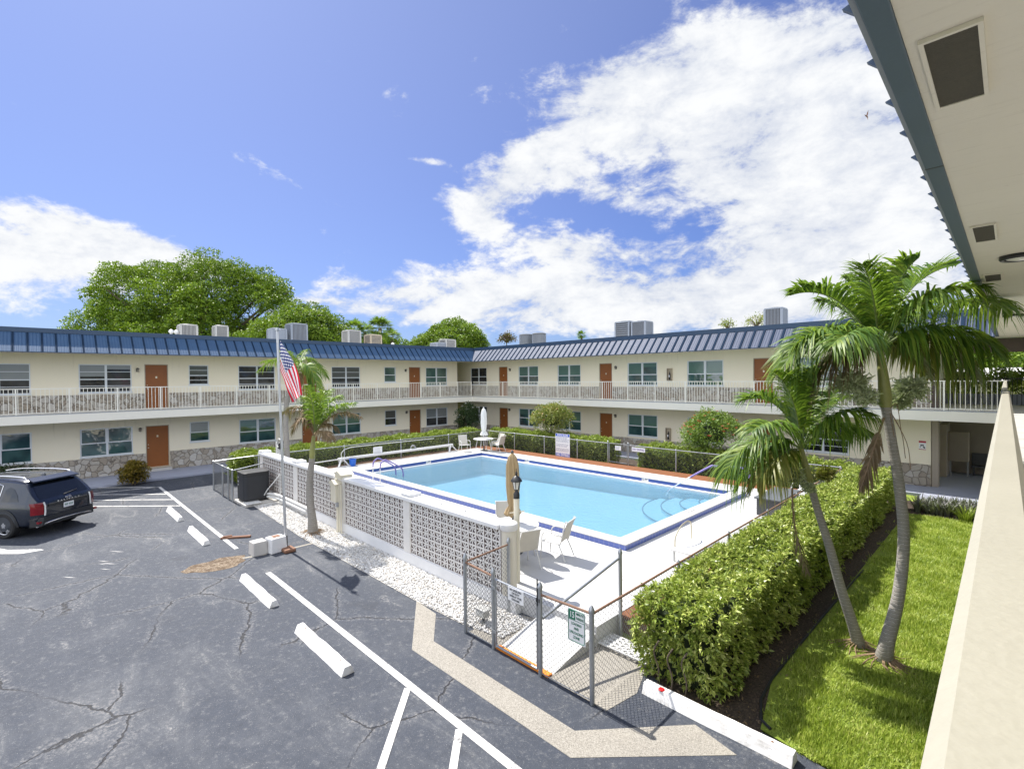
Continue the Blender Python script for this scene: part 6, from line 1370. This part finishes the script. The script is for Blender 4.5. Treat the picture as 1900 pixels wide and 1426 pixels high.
# --- tall palm on the right
dA = 7.92; pa = thing('palm_tree', 'tall curved palm on the lawn with full crown touching the soffit', 'palm tree', (-1.45, 9.84, 0), group='palms in the courtyard')
b0 = np.array([-1.45, 9.84, 0.]); palm_trunk(pa, [b0+[0, 0, -.05], PD(1645, 1195, dA-.02), PD(1667, 1105, dA-.02), PD(1677, 1000, dA), PD(1669, 905, dA), PD(1655, 820, dA), PD(1643, 752, dA)], [.135, .105, .086, .080, .074, .068, .070], [PD(1643, 755, dA), PD(1641, 720, dA), PD(1637, 685, dA), PD(1632, 652, dA)], .082)
roots(pa, -1.45, 9.84, .125, 40)
c0 = PD(1632, 655, dA)
FA = [((1560, 515), (1466, 548), 0., .25, 'palm', .62, .95, .5), ((1535, 555), (1446, 690), .25, -.1, 'palm', .64, .6, 1.0), ((1540, 580), (1468, 650), -.5, -.5, 'palm', .58, .8, .8), ((1562, 612), (1503, 700), .05, .35, 'palm_dead', .5, .2, 1.1),
      ((1672, 505), (1775, 492), .1, .3, 'palm', .66, .95, .5), ((1648, 520), (1705, 478), -.5, -.7, 'palm', .62, .9, .5), ((1605, 545), (1565, 515), .6, .9, 'palm', .6, .9, .6), ((1745, 515), (1878, 575), .2, .5, 'palm', .66, .5, 1.), ((1730, 560), (1850, 650), -.4, -.5, 'palm', .6, .4, 1.1), ((1712, 570), (1812, 690), .2, .1, 'palm_y', .52, .2, 1.2),
      ((1695, 530), (1830, 535), -.7, -1.0, 'palm', .62, .7, .8), ((1622, 520), (1600, 490), -.7, -1.1, 'palm', .6, .9, .6), ((1672, 610), (1722, 700), .4, .5, 'palm_y', .30, .4, .9), ((1590, 590), (1545, 640), -.8, -1., 'palm', .55, .6, .9), ((1690, 560), (1745, 560), .9, 1.3, 'palm', .6, .8, .7), ((1575, 560), (1520, 560), .9, 1.3, 'palm', .6, .8, .7)]
for (m_, e_, d1, d2, mt_, L_, ve_, dr_) in FA: frond(pa, c0+np.array([0, 0, rng.uniform(-.05, .05)]), PD(*m_, dA+d1), PD(*e_, dA+d2), MT[mt_], 90, L_*(1.0+.22*dr_), .0195, .018, ve_, dr_*1.05, rib=MT['palm_dead_s'] if mt_ == 'palm_dead' else None)
B().tube([c0, PD(1625, 600, dA-.1), PD(1612, 470, dA-.15)], [.012, .01, .003], 6).obj('spear_leaf', MT['stem'], pa, smooth=True)
for (u, v, r, d_) in ((1578, 712, .33, -.05), (1690, 722, .30, .05), (1605, 735, .22, -.25), (1672, 745, .2, .2)): bloom(pa, PD(u, v, dA+d_), r, 330, MT['bloom'], PD(1641, 752, dA))
# hanging dry boot and loose strands
frond(pa, PD(1640, 775, dA-.05), PD(1618, 840, dA-.1), PD(1598, 905, dA-.08), MT['palm_dead'], 40, .22, .022, .02, .1, 1.2, MT['palm_dead_s'], .2)
for (u, v) in ((1672, 800), (1680, 850), (1690, 870), (1662, 830)): B().tube(smooth_path([PD(1650, 760, dA-.05), PD(u-8, v-50, dA-.08), PD(u, v, dA-.05)], 4), .006, 5).obj('dry_strand', MT['palm_dead_s'], pa)
# --- smaller palm beside it
dB = 8.36; pb = thing('palm_tree', 'slender leaning palm on the lawn, shorter one next to the tall palm', 'palm tree', (-1.81, 10.1, 0), group='palms in the courtyard')
b0 = np.array([-1.81, 10.1, 0.]); palm_trunk(pb, [b0+[0, 0, -.05], PD(1583, 1160, dB), PD(1560, 1090, dB), PD(1538, 1010, dB), PD(1517, 945, dB), PD(1503, 895, dB)], [.11, .085, .076, .068, .060, .056], [PD(1503, 898, dB), PD(1497, 873, dB), PD(1491, 850, dB), PD(1487, 832, dB)], .058)
roots(pb, -1.81, 10.1, .10, 20)
c0 = PD(1487, 834, dB)
FB = [((1450, 715), (1372, 745), .1, .2, 'palm', .56, .8, .6), ((1405, 770), (1345, 880), -.1, -.2, 'palm', .60, .5, 1.0), ((1435, 790), (1368, 905), .3, .5, 'palm', .52, .4, 1.), ((1440, 830), (1405, 895), -.4, -.5, 'palm_y', .42, .3, 1.), ((1478, 720), (1435, 690), -.5, -.8, 'palm', .54, .9, .5), ((1500, 715), (1520, 685), -.3, -.5, 'palm', .54, .9, .5), ((1520, 735), (1575, 715), .3, .6, 'palm', .52, .8, .6), ((1548, 755), (1612, 805), 0., .2, 'palm', .46, .4, 1.), ((1550, 740), (1622, 770), -.4, -.6, 'palm', .46, .5, .9), ((1500, 735), (1480, 675), .6, .9, 'palm', .52, .9, .5), ((1470, 840), (1442, 880), .3, .4, 'palm', .36, .4, .9), ((1530, 735), (1592, 735), .8, 1.0, 'palm', .46, .7, .7), ((1440, 760), (1395, 800), -.8, -1.1, 'palm', .5, .6, .8)]
for (m_, e_, d1, d2, mt_, L_, ve_, dr_) in FB: frond(pb, c0+np.array([0, 0, rng.uniform(-.03, .03)]), PD(*m_, dB+d1), PD(*e_, dB+d2), MT[mt_], 80, L_*(1.0+.2*dr_), .0175, .015, ve_, dr_*1.05)
for (u, v, r, d_) in ((1470, 885, .24, -.1), (1530, 880, .2, .1), (1500, 905, .14, -.2)): bloom(pb, PD(u, v, dB+d_), r, 260, MT['bloom'] if u < 1510 else MT['palm_y'], PD(1502, 897, dB))
frond(pb, PD(1470, 905, dB-.15), PD(1468, 985, dB-.2), PD(1500, 1062, dB-.2), MT['palm_dead'], 46, .26, .012, .016, .0, .9, MT['palm_dead_s'], .15)
# --- flagpole palm
dC = 14.8; pc = thing('palm_tree', 'palm with green crownshaft and brown dead fronds beside the flagpole and block wall', 'palm tree', (-14.82, 6.06, 0), group='palms in the courtyard')
b0 = np.array([-14.82, 6.06, 0.]); palm_trunk(pc, [b0+[0, 0, -.05], PD(579, 960, dC), PD(575, 925, dC), PD(575, 890, dC), PD(579, 850, dC)], [.17, .12, .105, .10, .085], [PD(579, 852, dC), PD(580, 830, dC), PD(582, 808, dC)], .078)
roots(pc, -14.82, 6.06, .2, 30)
c0 = PD(583, 806, dC)
FC = [((578, 760), (560, 735), .2, .5, 'palm', .6), ((590, 745), (605, 725), -.3, -.6, 'palm', .62), ((600, 740), (635, 735), .3, .5, 'palm', .6), ((615, 750), (660, 748), 0., -.1, 'palm', .55), ((585, 750), (570, 715), -.6, -1., 'palm', .55), ((592, 740), (618, 722), .8, 1.2, 'palm', .55), ((570, 735), (530, 765), .1, .3, 'palm_dead', .55), ((562, 750), (545, 800), -.3, -.4, 'palm_dead', .42), ((620, 745), (672, 775), .1, .1, 'palm_dead', .3), ((598, 790), (615, 815), -.3, -.5, 'palm_dead', .35), ((604, 770), (628, 800), .2, .2, 'palm_dead', .3), ((600, 745), (645, 755), .5, .8, 'palm', .5)]
for (m_, e_, d1, d2, mt_, L_) in FC: frond(pc, c0+np.array([0, 0, rng.uniform(-.06, .06)]), PD(*m_, dC+d1), PD(*e_, dC+d2), MT[mt_], 46, L_, .021, .022, .5, .65 if mt_ == 'palm' else .9, MT['palm_dead_s'] if mt_ == 'palm_dead' else None)
# --- palm behind it by the left wing
dD = 20.6; g0 = G(528, 832, .0); pdm = thing('palm_tree', 'palm with drooping crown in front of the left wing, mostly behind the flag', 'palm tree', PD(533, 872, dD)*[1, 1, 0], group='palms in the courtyard')
palm_trunk(pdm, [PD(533, 872, dD)*[1, 1, 0], PD(532, 830, dD), PD(530, 780, dD), PD(533, 740, dD), PD(543, 712, dD)], [.15, .11, .10, .095, .09], [PD(543, 714, dD), PD(548, 700, dD), PD(553, 688, dD)], .08)
c0 = PD(552, 690, dD)
for (m_, e_, d1, d2, mt_, L_) in [((530, 640), (478, 690), 0., 0., 'palm', .55), ((520, 660), (484, 672), .8, 1.3, 'palm', .55), ((545, 650), (520, 650), -.7, -1.1, 'palm', .6), ((565, 640), (600, 690), .2, .3, 'palm', .8), ((570, 650), (590, 720), -.6, -.8, 'palm', .8), ((560, 650), (572, 648), .8, 1.3, 'palm', .6), ((580, 660), (606, 700), .9, 1.4, 'palm', .7), ((570, 680), (575, 735), .2, .1, 'palm', .7), ((560, 690), (548, 740), .4, .5, 'palm_dead', .4), ((575, 670), (600, 740), -.2, -.3, 'palm_y', .6)]: frond(pdm, c0, PD(*m_, dD+d1), PD(*e_, dD+d2), MT[mt_], 40, L_*.8, .024, .024, .5, .9)
# ================================================================== trees beyond the roofs
def crown(parent, clumps, per, L, mat, seed=1, lift=.35):
    P_ = []; N_ = []
    for (c, r) in clumps:
        c = np.array(c); r = np.array(r if hasattr(r, '__len__') else (r, r, r*.8)); m = int(per*(r.mean()**2)); d_ = unit(rng.normal(size=(m, 3))); low = d_[:, 2] < -.6; d_[low, 2] *= -.6; d_ = unit(d_)
        lum = 1+.18*np.sin(5*d_[:, 0]+c[0])*np.sin(5*d_[:, 1]+c[1])+.12*np.sin(9*d_[:, 2]+c[2]*3)
        P_.append(c+d_*r*(rng.uniform(.80, 1.04, (m, 1))*lum[:, None])); N_.append(d_)
    leaves('crown', np.concatenate(P_), np.concatenate(N_), L, L*.55, mat, parent, .85, 1, .2, .15)
def big_tree(name, label, outline, depth, thick, rc, per, L, mat, cat='tree', trunk=True, z_off=0., group=None, lim=60):
    """crown built from many leafy mounds spread over a dome whose silhouette has the given outline"""
    us = [p[0] for p in outline]; u0, u1 = us[0], us[-1]; cu = (u0+u1)/2; base = np.array(P(cu, 700, depth)); o = thing(name, label, cat, (base[0], base[1], 0), group=group)
    cl = []; rgt = RM[:, 0]; fwd = RM[:, 2]*np.array([1, 1, 0]); fwd /= np.linalg.norm(fwd); pxm = depth/FPX
    hw = (u1-u0)/2*pxm; rr = random.Random(int(cu)); lobes = []; tries = 0
    RL = rc*1.75
    while len(lobes) < lim and tries < 4000:
        # big boughs first, spread through the dome ...
        tries += 1; s = rr.uniform(-.97, .97); R_ = RL*rr.uniform(.6, 1.2)*(1-.3*abs(s)); u = cu+s*(u1-u0)/2; top = np.interp(u, us, [p[1] for p in outline]); ztop = float(P(u, top, depth)[2])
        a = rr.uniform(-1, 1); h = math.sqrt(max(0., 1-a*a)); zc = 4.3+(ztop-R_-4.3)*max(.0, (h if rr.random() < .55 else h*rr.uniform(.2, 1.)))
        c = base+rgt*(s*(hw-R_*1.0))+fwd*(a*thick*math.sqrt(max(0, 1-s*s))); c = np.array([c[0], c[1], zc])
        if any(np.linalg.norm(c-q) < (R_+R2)*.50 for q, R2 in lobes): continue
        lobes.append((c, R_))
    for (c, R_) in lobes:
        # ... then leafy mounds over the upper side of every bough
        m = 17
        for k_ in range(m):
            zz = 1-1.5*(k_+.5)/m; an = 2.39996*k_+rr.uniform(-.4, .4); q = math.sqrt(max(0, 1-zz*zz)); r = R_*rr.uniform(.26, .46)
            e = c+np.array([q*math.cos(an), q*math.sin(an), zz*.82])*R_*rr.uniform(.66, .92)
            if any(np.linalg.norm(e-c2) < R2*.62 for c2, R2 in lobes if c2 is not c): continue
            if e[2] > 4.2: cl.append((e, r))
    crown(o, cl, per, L, mat)
    if trunk:
        tr = .045*hw+.12
        B().tube(smooth_path([(base[0], base[1], 0), (base[0]+.1, base[1], 2.5), (base[0], base[1]+.1, 5.)], 4), np.linspace(tr*1.3, tr*.8, 9), 12).obj('trunk', MT['bark'], o, smooth=True)
        k = B()
        for (c, r) in cl[::max(1, len(cl)//26)]: k.tube(smooth_path([(base[0], base[1], 4.), tuple((np.array([base[0], base[1], 5.])*.5+c*.5)+np.array([0, 0, .6])), tuple(c)], 4), np.linspace(tr*.45, .05, 9), 6)
        k.obj('limbs', MT['bark'], o, smooth=True)
    return o
big_tree('broad_tree', 'huge dome shaped tree with cauliflower like foliage behind the left wing', [(160, 600), (168, 560), (185, 535), (215, 500), (260, 480), (300, 472), (350, 475), (400, 466), (440, 470), (475, 482), (520, 500), (555, 515), (568, 545), (572, 600)], 54, 8., 1.75, 300, .24, MT['leaf_tree'])
big_tree('round_tree', 'bright green tree joining the right flank of the huge tree, behind the tall rooftop units', [(425, 620), (460, 598), (505, 585), (550, 560), (580, 552), (610, 568), (640, 585), (672, 612)], 46, 4.0, 1.25, 420, .21, MT['leaf_tree'])
big_tree('round_tree', 'rounded green tree on the skyline beyond the inner roof corner', [(745, 640), (770, 618), (800, 603), (830, 592), (850, 584), (875, 590), (890, 605), (908, 625), (918, 642)], 62, 5., 1.45, 360, .25, MT['leaf_tree'])
big_tree('round_tree', 'low strip of trees between the cabbage palms and the distant rounded tree', [(615, 635), (660, 615), (705, 606), (745, 612), (790, 635)], 66, 3., 1.3, 240, .3, MT['leaf_tree'], lim=16)
def cabbage(label, u, v, depth, rr_, n, fan=.5):
    c = PD(u, v, depth); o = thing('cabbage_palm', label, 'palm tree', (c[0], c[1], 0), group='cabbage palms on the skyline')
    B().tube([(c[0], c[1], 0), (c[0]+.1, c[1], c[2]*.5), tuple(c)], [.2, .17, .16], 10).obj('trunk', MT['bark'], o, smooth=True); V = []; F = []
    for i in range(n):
        d_ = unit(rng.normal(size=3)); d_[2] = d_[2]*.75+.25; d_ = unit(d_); L_ = rr_*rng.uniform(.6, .85); hb = c+d_*L_*.55; sd = unit(np.cross(d_, [0, 0, 1.]+.2*rng.normal(size=3))); up = np.cross(sd, d_)
        for a in np.linspace(-1.25, 1.25, 13):
            e = unit(d_*math.cos(a)+sd*math.sin(a)+up*.1*rng.normal()); l = rr_*.55*rng.uniform(.8, 1.1)*(1-.18*abs(a)); w_ = np.cross(e, up); k0 = len(V); m_ = hb+e*l*.55; tp = hb+e*l-np.array([0, 0, 1])*l*.22; w_ = unit(w_)*l*.055; V += [hb, m_-w_, tp, m_+w_]; F.append((k0, k0+1, k0+2, k0+3))
    link('crown', raw_mesh('crown', V, F, MT['palm']), o); return o
cabbage('cabbage palm beside the right flank of the huge tree', 655, 612, 48, 1.55, 50); cabbage('cabbage palm in the middle of the skyline group, above the silver rooftop unit', 677, 616, 50, 1.4, 44); cabbage('cabbage palm with the tallest fan, right of the tan rooftop unit', 705, 608, 47, 1.6, 54); cabbage('cabbage palm lowest and rightmost in the skyline group', 727, 625, 52, 1.3, 40)
cabbage('single distant cabbage palm head above the middle of the far roof', 1079, 622, 70, 1.0, 34)
def wispy(label, name, u, v, depth, r, n, L, mat):
    c = PD(u, v, depth); o = thing(name, label, 'tree', (c[0], c[1], 0)); B().tube([(c[0], c[1], 0), (c[0], c[1], c[2]*.6), tuple(c)], [.14, .1, .05], 8).obj('trunk', MT['bark'], o, smooth=True)
    k = B(); P_ = []; N_ = []
    for i in range(n):
        d_ = unit(rng.normal(size=3)); d_[2] = abs(d_[2])*.8; e = c+d_*r*rng.uniform(.6, 1.); k.tube([tuple(c-[0, 0, .3]), tuple((c+e)/2), tuple(e)], [.04, .025, .01], 5); q = e+rng.normal(size=(14, 3))*r*.16; P_.append(q); N_.append(np.tile(d_, (14, 1)))
    k.obj('limbs', MT['bark'], o); leaves('crown', np.concatenate(P_), np.concatenate(N_), L, L*.4, mat, o, .9)
wispy('purple leaved treetop just right of the distant rounded tree', 'purple_tree', 940, 632, 60, 1.0, 46, .3, MT['leaf_red'])
wispy('sparse green twigs rising over the far roof left of the last unit', 'sparse_tree', 1350, 606, 44, .8, 16, .2, MT['leaf_bush']); wispy('sparse leafy treetop over the far roof beside the last unit', 'sparse_tree', 1404, 600, 44, .95, 26, .2, MT['leaf_bush'])
# greenery seen through the passage
o = thing('tall_hedge', 'dense tall hedge beyond the open passage at the right end', 'hedge', (-.8, 33, 0)); B().box(-9.9, 32.7, 0, 7.9, 33.9, 3.3).obj('dark_core', MT['leaf_core'], o)
p, n = box_points(-10, 8, 32.4, 34.1, .3, 4.5, 200, .35); leaves('foliage', p, n, .2, .10, MT['leaf_hedge_far'], o, .95)
big_tree('round_tree', 'leafy green tree glimpsed through the upper passage on the right', [(1690, 640), (1760, 620), (1850, 610), (1950, 620), (2010, 650)], 46, 4., 1.4, 200, .26, MT['leaf_tree'], lim=24)
o = thing('neighbour_house', 'low white roofed house glimpsed beyond the passage hedge', 'house', (-2, 42, 0)); B().box(-12, 40, 0, 8, 46, 4.2).obj('wall', MT['stucco'], o); k = B(); k.add([(-12.6, 39.4, 4.2), (8.6, 39.4, 4.2), (8.6, 46.6, 4.2), (-12.6, 46.6, 4.2), (-11, 43, 5.0), (7, 43, 5.0)], [(0, 1, 5, 4), (2, 3, 4, 5), (1, 2, 5), (3, 0, 4), (0, 3, 2, 1)]); k.obj('roof', MT['roof'], o)
for x in (-9, -4, 1, 5): B().box(x, 39.97, 1.2, x+1.4, 40.02, 2.6).obj('window', MT['pane_dark'], o)
# ================================================================== dark SUV
car = thing('parked_car', 'dark blue black sport utility vehicle seen from behind, parked at the left edge', 'car', (0, 0, 0))
def prof_top(x): return np.interp(x, [0, .04, .12, .55, .9, 1.6, 2.6, 3.2, 3.95, 4.85, 4.97], [.98, 1.06, 1.14, 1.66, 1.73, 1.755, 1.74, 1.66, 1.14, .98, .80])
def prof_bot(x): return np.interp(x, [0, .15, .5, 4.4, 4.97], [.40, .33, .27, .27, .38])
def half_w(x): return np.interp(x, [0, .06, .25, .8, 2.5, 4.0, 4.7, 4.97], [.78, .90, .955, .98, .985, .975, .88, .70])
xs = [0, .03, .08, .15, .25, .38, .55, .75, 1., 1.4, 1.8, 2.2, 2.6, 2.9, 3.2, 3.5, 3.75, 3.95, 4.2, 4.5, 4.75, 4.9, 4.97]
vs = []; ns = 0
for x in xs:
    zt, zb, w_ = float(prof_top(x)), float(prof_bot(x)), float(half_w(x)); belt = min(1.05, zt-.05); gh = zt-belt
    hp_ = [(0, zb), (w_*.82, zb), (w_*.955, zb+.10), (w_, zb+.28), (w_*.995, (zb+belt)/2+.1), (w_*.985, belt-.10), (w_*.955, belt), (w_*(.955-.20*min(gh, .68)/.68*.45), belt+gh*.45), (w_*(.955-.20*min(gh, .68)/.68*.85), belt+gh*.86), (w_*(.94-.27*min(gh, .68)/.68), belt+gh*.965), (w_*.45*(1 if gh > .2 else 1.3), zt), (0, zt+.012)]
    full = hp_+[(-y, z) for y, z in hp_[-2:0:-1]]; ns = len(full)
    vs += [(x, y, z) for y, z in full]
fs = [(i*ns+k, i*ns+(k+1) % ns, (i+1)*ns+(k+1) % ns, (i+1)*ns+k) for i in range(len(xs)-1) for k in range(ns)]
fs += [tuple(range(ns-1, -1, -1)), tuple((len(xs)-1)*ns+k for k in range(ns))]
def cpart(name, b, m, smooth=True, parent=None, loc=(0, 0, 0)): return link(name, b.mesh(name, m, smooth), parent or car, loc, local=True)
cpart('body', B().add(vs, fs), MT['carpaint'])
def surf_y(x, z, side):
    zt, zb, w_ = float(prof_top(x)), float(prof_bot(x)), float(half_w(x)); belt = min(1.05, zt-.05); gh = max(zt-belt, .01)
    zz = [zb, zb+.10, zb+.28, (zb+belt)/2+.1, belt-.10, belt, belt+gh*.45, belt+gh*.86, belt+gh*.965]; m_ = min(gh, .68)/.68
    ww = [.82, .955, 1., .995, .985, .955, .955-.2*m_*.45, .955-.2*m_*.85, .94-.27*m_]
    return side*w_*float(np.interp(z, zz, ww))
def side_patch(name, poly, m, off=.006, frame=None):
    for s_ in (-1, 1):
        b = B(); b.add([(x, surf_y(x, z, s_)+s_*off, z) for x, z in poly], [tuple(range(len(poly))) if s_ > 0 else tuple(range(len(poly)-1, -1, -1))]); o = cpart(name, b, m, False)
        if frame: cpart('window_trim', B().tube([(x, surf_y(x, z, s_)+s_*off, z) for x, z in poly+poly[:1]], .013, 6), frame, True, o)
side_patch('rear_window', [(.62, 1.10), (.95, 1.09), (1.20, 1.09), (1.14, 1.42), (1.02, 1.50), (.85, 1.45), (.70, 1.28)], MT['carglass'])
side_patch('side_window', [(1.30, 1.08), (1.8, 1.075), (2.22, 1.07), (2.22, 1.3), (2.2, 1.57), (1.8, 1.60), (1.42, 1.60), (1.25, 1.55), (1.27, 1.3)], MT['carglass'], .006, MT['chrome'])
side_patch('side_window', [(2.32, 1.07), (2.8, 1.065), (3.55, 1.06), (3.35, 1.3), (3.12, 1.52), (2.8, 1.57), (2.3, 1.58)], MT['carglass'], .006, MT['chrome'])
# rear glass and lamps
def back_pt(y, z, off=.008):
    x = float(np.interp(z, [.98, 1.06, 1.14, 1.66], [0, .04, .12, .55])); return (x-off, y, z+off*.4)
b = B(); gy = [(.74, 1.13), (.72, 1.3), (.66, 1.52), (.62, 1.575)]
cols = np.linspace(-1, 1, 9); vs = [back_pt(w_*c, z) for (w_, z) in gy for c in cols]; b.add(vs, [(i*9+k, (i+1)*9+k, (i+1)*9+k+1, i*9+k+1) for i in range(3) for k in range(8)]); cpart('rear_screen', b, MT['carglass'])
b = B(); b.add([(.36, -.70, 1.62), (.36, .70, 1.62), (.62, .66, 1.705), (.62, -.66, 1.705), (.37, -.70, 1.655), (.37, .70, 1.655), (.62, .66, 1.742), (.62, -.66, 1.742)], [(0, 3, 2, 1), (4, 5, 6, 7), (0, 1, 5, 4), (1, 2, 6, 5), (2, 3, 7, 6), (3, 0, 4, 7)]); cpart('spoiler', b, MT['carpaint'], False)
cpart('wiper', B().bar(back_pt(.05, 1.14, .03), back_pt(-.42, 1.2, .03), .018), MT['dark'])
for s_ in (-1, 1):
    b = B(); prof = [(-.012, .74), (.05, .865), (.11, .915), (.19, .948)]
    vs = []
    for (x, y) in prof:
        for z in (.70, .82, .94, 1.05):
            xx = x+(max(0, z-.98)*.5); vs.append((xx-.012, s_*(y+.012 if x > 0 else y), z))
    fcs = [(i*4+k, i*4+k+1, (i+1)*4+k+1, (i+1)*4+k) if s_ < 0 else (i*4+k, (i+1)*4+k, (i+1)*4+k+1, i*4+k+1) for i in range(3) for k in range(3)]
    tl_ = cpart('tail_light', B().add(vs, fcs), MT['taillight'])
    cpart('light_guide', B().tube([(-.028, s_*.715, .66), (-.028, s_*.70, .8), (-.02, s_*.70, .95), (.02, s_*.705, 1.05)], .022, 7), MT['plastic_white'], True, tl_)
    cpart('fog_reflector', B().box(-.02, s_*.86-.07, .44, .06, s_*.86+.03, .50), MT['taillight'], False)
    cpart('reversing_light', B().box(-.026, s_*.72-.05, .47, .02, s_*.72+.05, .55), MT['lens'], False)
    cpart('roof_rail', B().tube(smooth_path([(.62, s_*.66, 1.70), (.75, s_*.665, 1.775), (1.4, s_*.66, 1.81), (2.4, s_*.65, 1.80), (3.0, s_*.63, 1.73)], 5), .02, 8), MT['chrome'])
cpart('bumper', B().add([(-.03, -.80, .36), (-.03, .80, .36), (-.055, .76, .62), (-.055, -.76, .62), (.22, -.95, .34), (.22, .95, .34), (.2, .955, .58), (.2, -.955, .58)], [(0, 1, 2, 3), (0, 4, 5, 1), (1, 5, 6, 2), (0, 3, 7, 4), (3, 2, 6, 7)]), MT['bumper'], False)
cpart('skid_trim', B().tube(smooth_path([(.10, -.86, .33), (-.06, -.62, .44), (-.075, 0, .47), (-.06, .62, .44), (.10, .86, .33)], 6), .022, 7), MT['chrome'])
cpart('tailgate_trim', B().bar((-.02, -.60, .93), (-.02, .60, .93), .012, .09), MT['dark'], False)
pl = cpart('license_plate', B().box(-.032, -.155, .76, -.018, .155, .91), MT['sign_white'], False)
def ctext(s, size, z, y, m, parent, xo=-.034, sx=1., bold=.002):
    o = text_mesh('lettering', s, size, (xo, y, z), (0, -1, 0), (0, 0, 1), m, None, sx=sx, depth=.001, off=.001, bold=bold); o.parent = parent; return o
ctext('I57 IG2', .085, .835, 0, MT['sign_green'], pl)
ctext('P  A  L  I  S  A  D  E', .058, .995, 0, MT['chrome'], car, -.026, 1.42, .004)
b = B(); b.tube([(-.02, .085*math.cos(a), 1.065+.042*math.sin(a)) for a in np.linspace(0, 2*PI, 21)], .006, 5); b.bar((-.02, .035, 1.04), (-.02, .05, 1.09), .012); b.bar((-.02, -.05, 1.04), (-.02, -.035, 1.09), .012); b.bar((-.02, -.042, 1.06), (-.02, .042, 1.07), .012); cpart('emblem', b, MT['chrome'])
cpart('antenna', B().add([(.78, -.03, 1.725), (.78, .03, 1.725), (.98, .0, 1.735), (.80, 0, 1.80)], [(0, 1, 3), (1, 2, 3), (2, 0, 3), (0, 2, 1)]), MT['carpaint'], False)
for s_ in (-1, 1):
    for x in (1.06, 3.98):
        y0 = s_*.80
        w_ = cpart('wheel', B().tube([(x, y0+s_*.012, .39), (x, y0+s_*.03, .39)], .20, 24), MT['bumper'], True)
        b = B(); n = 36; pr = [(.27, -.12), (.35, -.125), (.385, -.09), (.39, 0), (.385, .09), (.35, .125), (.27, .12)]
        vv = [(x+r*math.cos(2*PI*k/n), y0+s_*(.08+dy), .39+r*math.sin(2*PI*k/n)) for r, dy in pr for k in range(n)]
        b.add(vv, [(i*n+k, i*n+(k+1) % n, (i+1)*n+(k+1) % n, (i+1)*n+k) for i in range(6) for k in range(n)]); cpart('tyre', b, MT['tyre'], True, w_)
        b = B(); yy = y0+s_*.16
        b.tube([(x+.265*math.cos(a), yy, .39+.265*math.sin(a)) for a in np.linspace(0, 2*PI, 37)], .018, 6)
        for k in range(5):
            for da in (-.17, .17):
                a = 2*PI*k/5+.3; b.bar((x+.05*math.cos(a), yy+s_*.015, .39+.05*math.sin(a)), (x+.26*math.cos(a+da), yy, .39+.26*math.sin(a+da)), .045, .025, up=(0, 1, 0))
        b.tube([(x, yy-.01, .39), (x, yy+s_*.03, .39)], .05, 16); cpart('rim', b, MT['alloy'], False, w_)
        b = B(); arch = [(x+.47*math.cos(a), .40+.47*math.sin(a)) for a in np.linspace(-.12, PI+.12, 22)]; inn = [(x+.40*math.cos(a), .40+.40*math.sin(a)) for a in np.linspace(-.12, PI+.12, 22)]
        sy = [surf_y(px_, max(z, .38), s_)+s_*.012 for px_, z in arch]
        b.add([(p[0], y, p[1]) for p, y in zip(arch, sy)]+[(p[0], y+s_*.004, p[1]) for p, y in zip(inn, sy)], [(i, i+1, 23+i, 22+i) for i in range(21)]); cpart('arch_trim', b, MT['bumper'], True)
        b = B(); b.add([(p[0], y+s_*.003, p[1]) for p, y in zip(inn, sy)]+[(x, sy[10]+s_*.003, .2)], [(i, i+1, 22) for i in range(21)]); cpart('wheel_well', b, MT['ink'], False)
cf = Vector((-.775, -.632, 0)); rc = Vector((-20.85, .81, 0)); car.location = rc; car.rotation_euler = (0, 0, math.atan2(cf.y, cf.x))
# ------------------------------------------------------------------ small bird high on the right
bd_ = thing('flying_bird', 'tiny dark bird with spread wings in front of the white cloud', 'bird', P(1608, 216, 9))
c = Vector(P(1608, 216, 9)); r_, u_, f_ = Vector(RM[:, 0]), Vector((0, 0, 1)), Vector(RM[:, 2])
ax = (r_*.85-u_*.12+f_*.5).normalized()
b = B(); b.tube([c-ax*.075, c-ax*.05, c, c+ax*.04, c+ax*.06], [.002, .007, .011, .008, .002], 8)
for (d1, l) in ((r_*.25+u_*1.-f_*.3, .10), (r_*.55-u_*.75+f_*.2, .09)):
    d1 = d1.normalized(); tip = c+d1*l; mid = c+d1*l*.5
    b.add([c+ax*.02, c-ax*.018, mid-ax*.028, tip-ax*.02, mid+ax*.012], [(0, 1, 2, 3, 4)])
b.obj('body', MT['wood'], bd_)
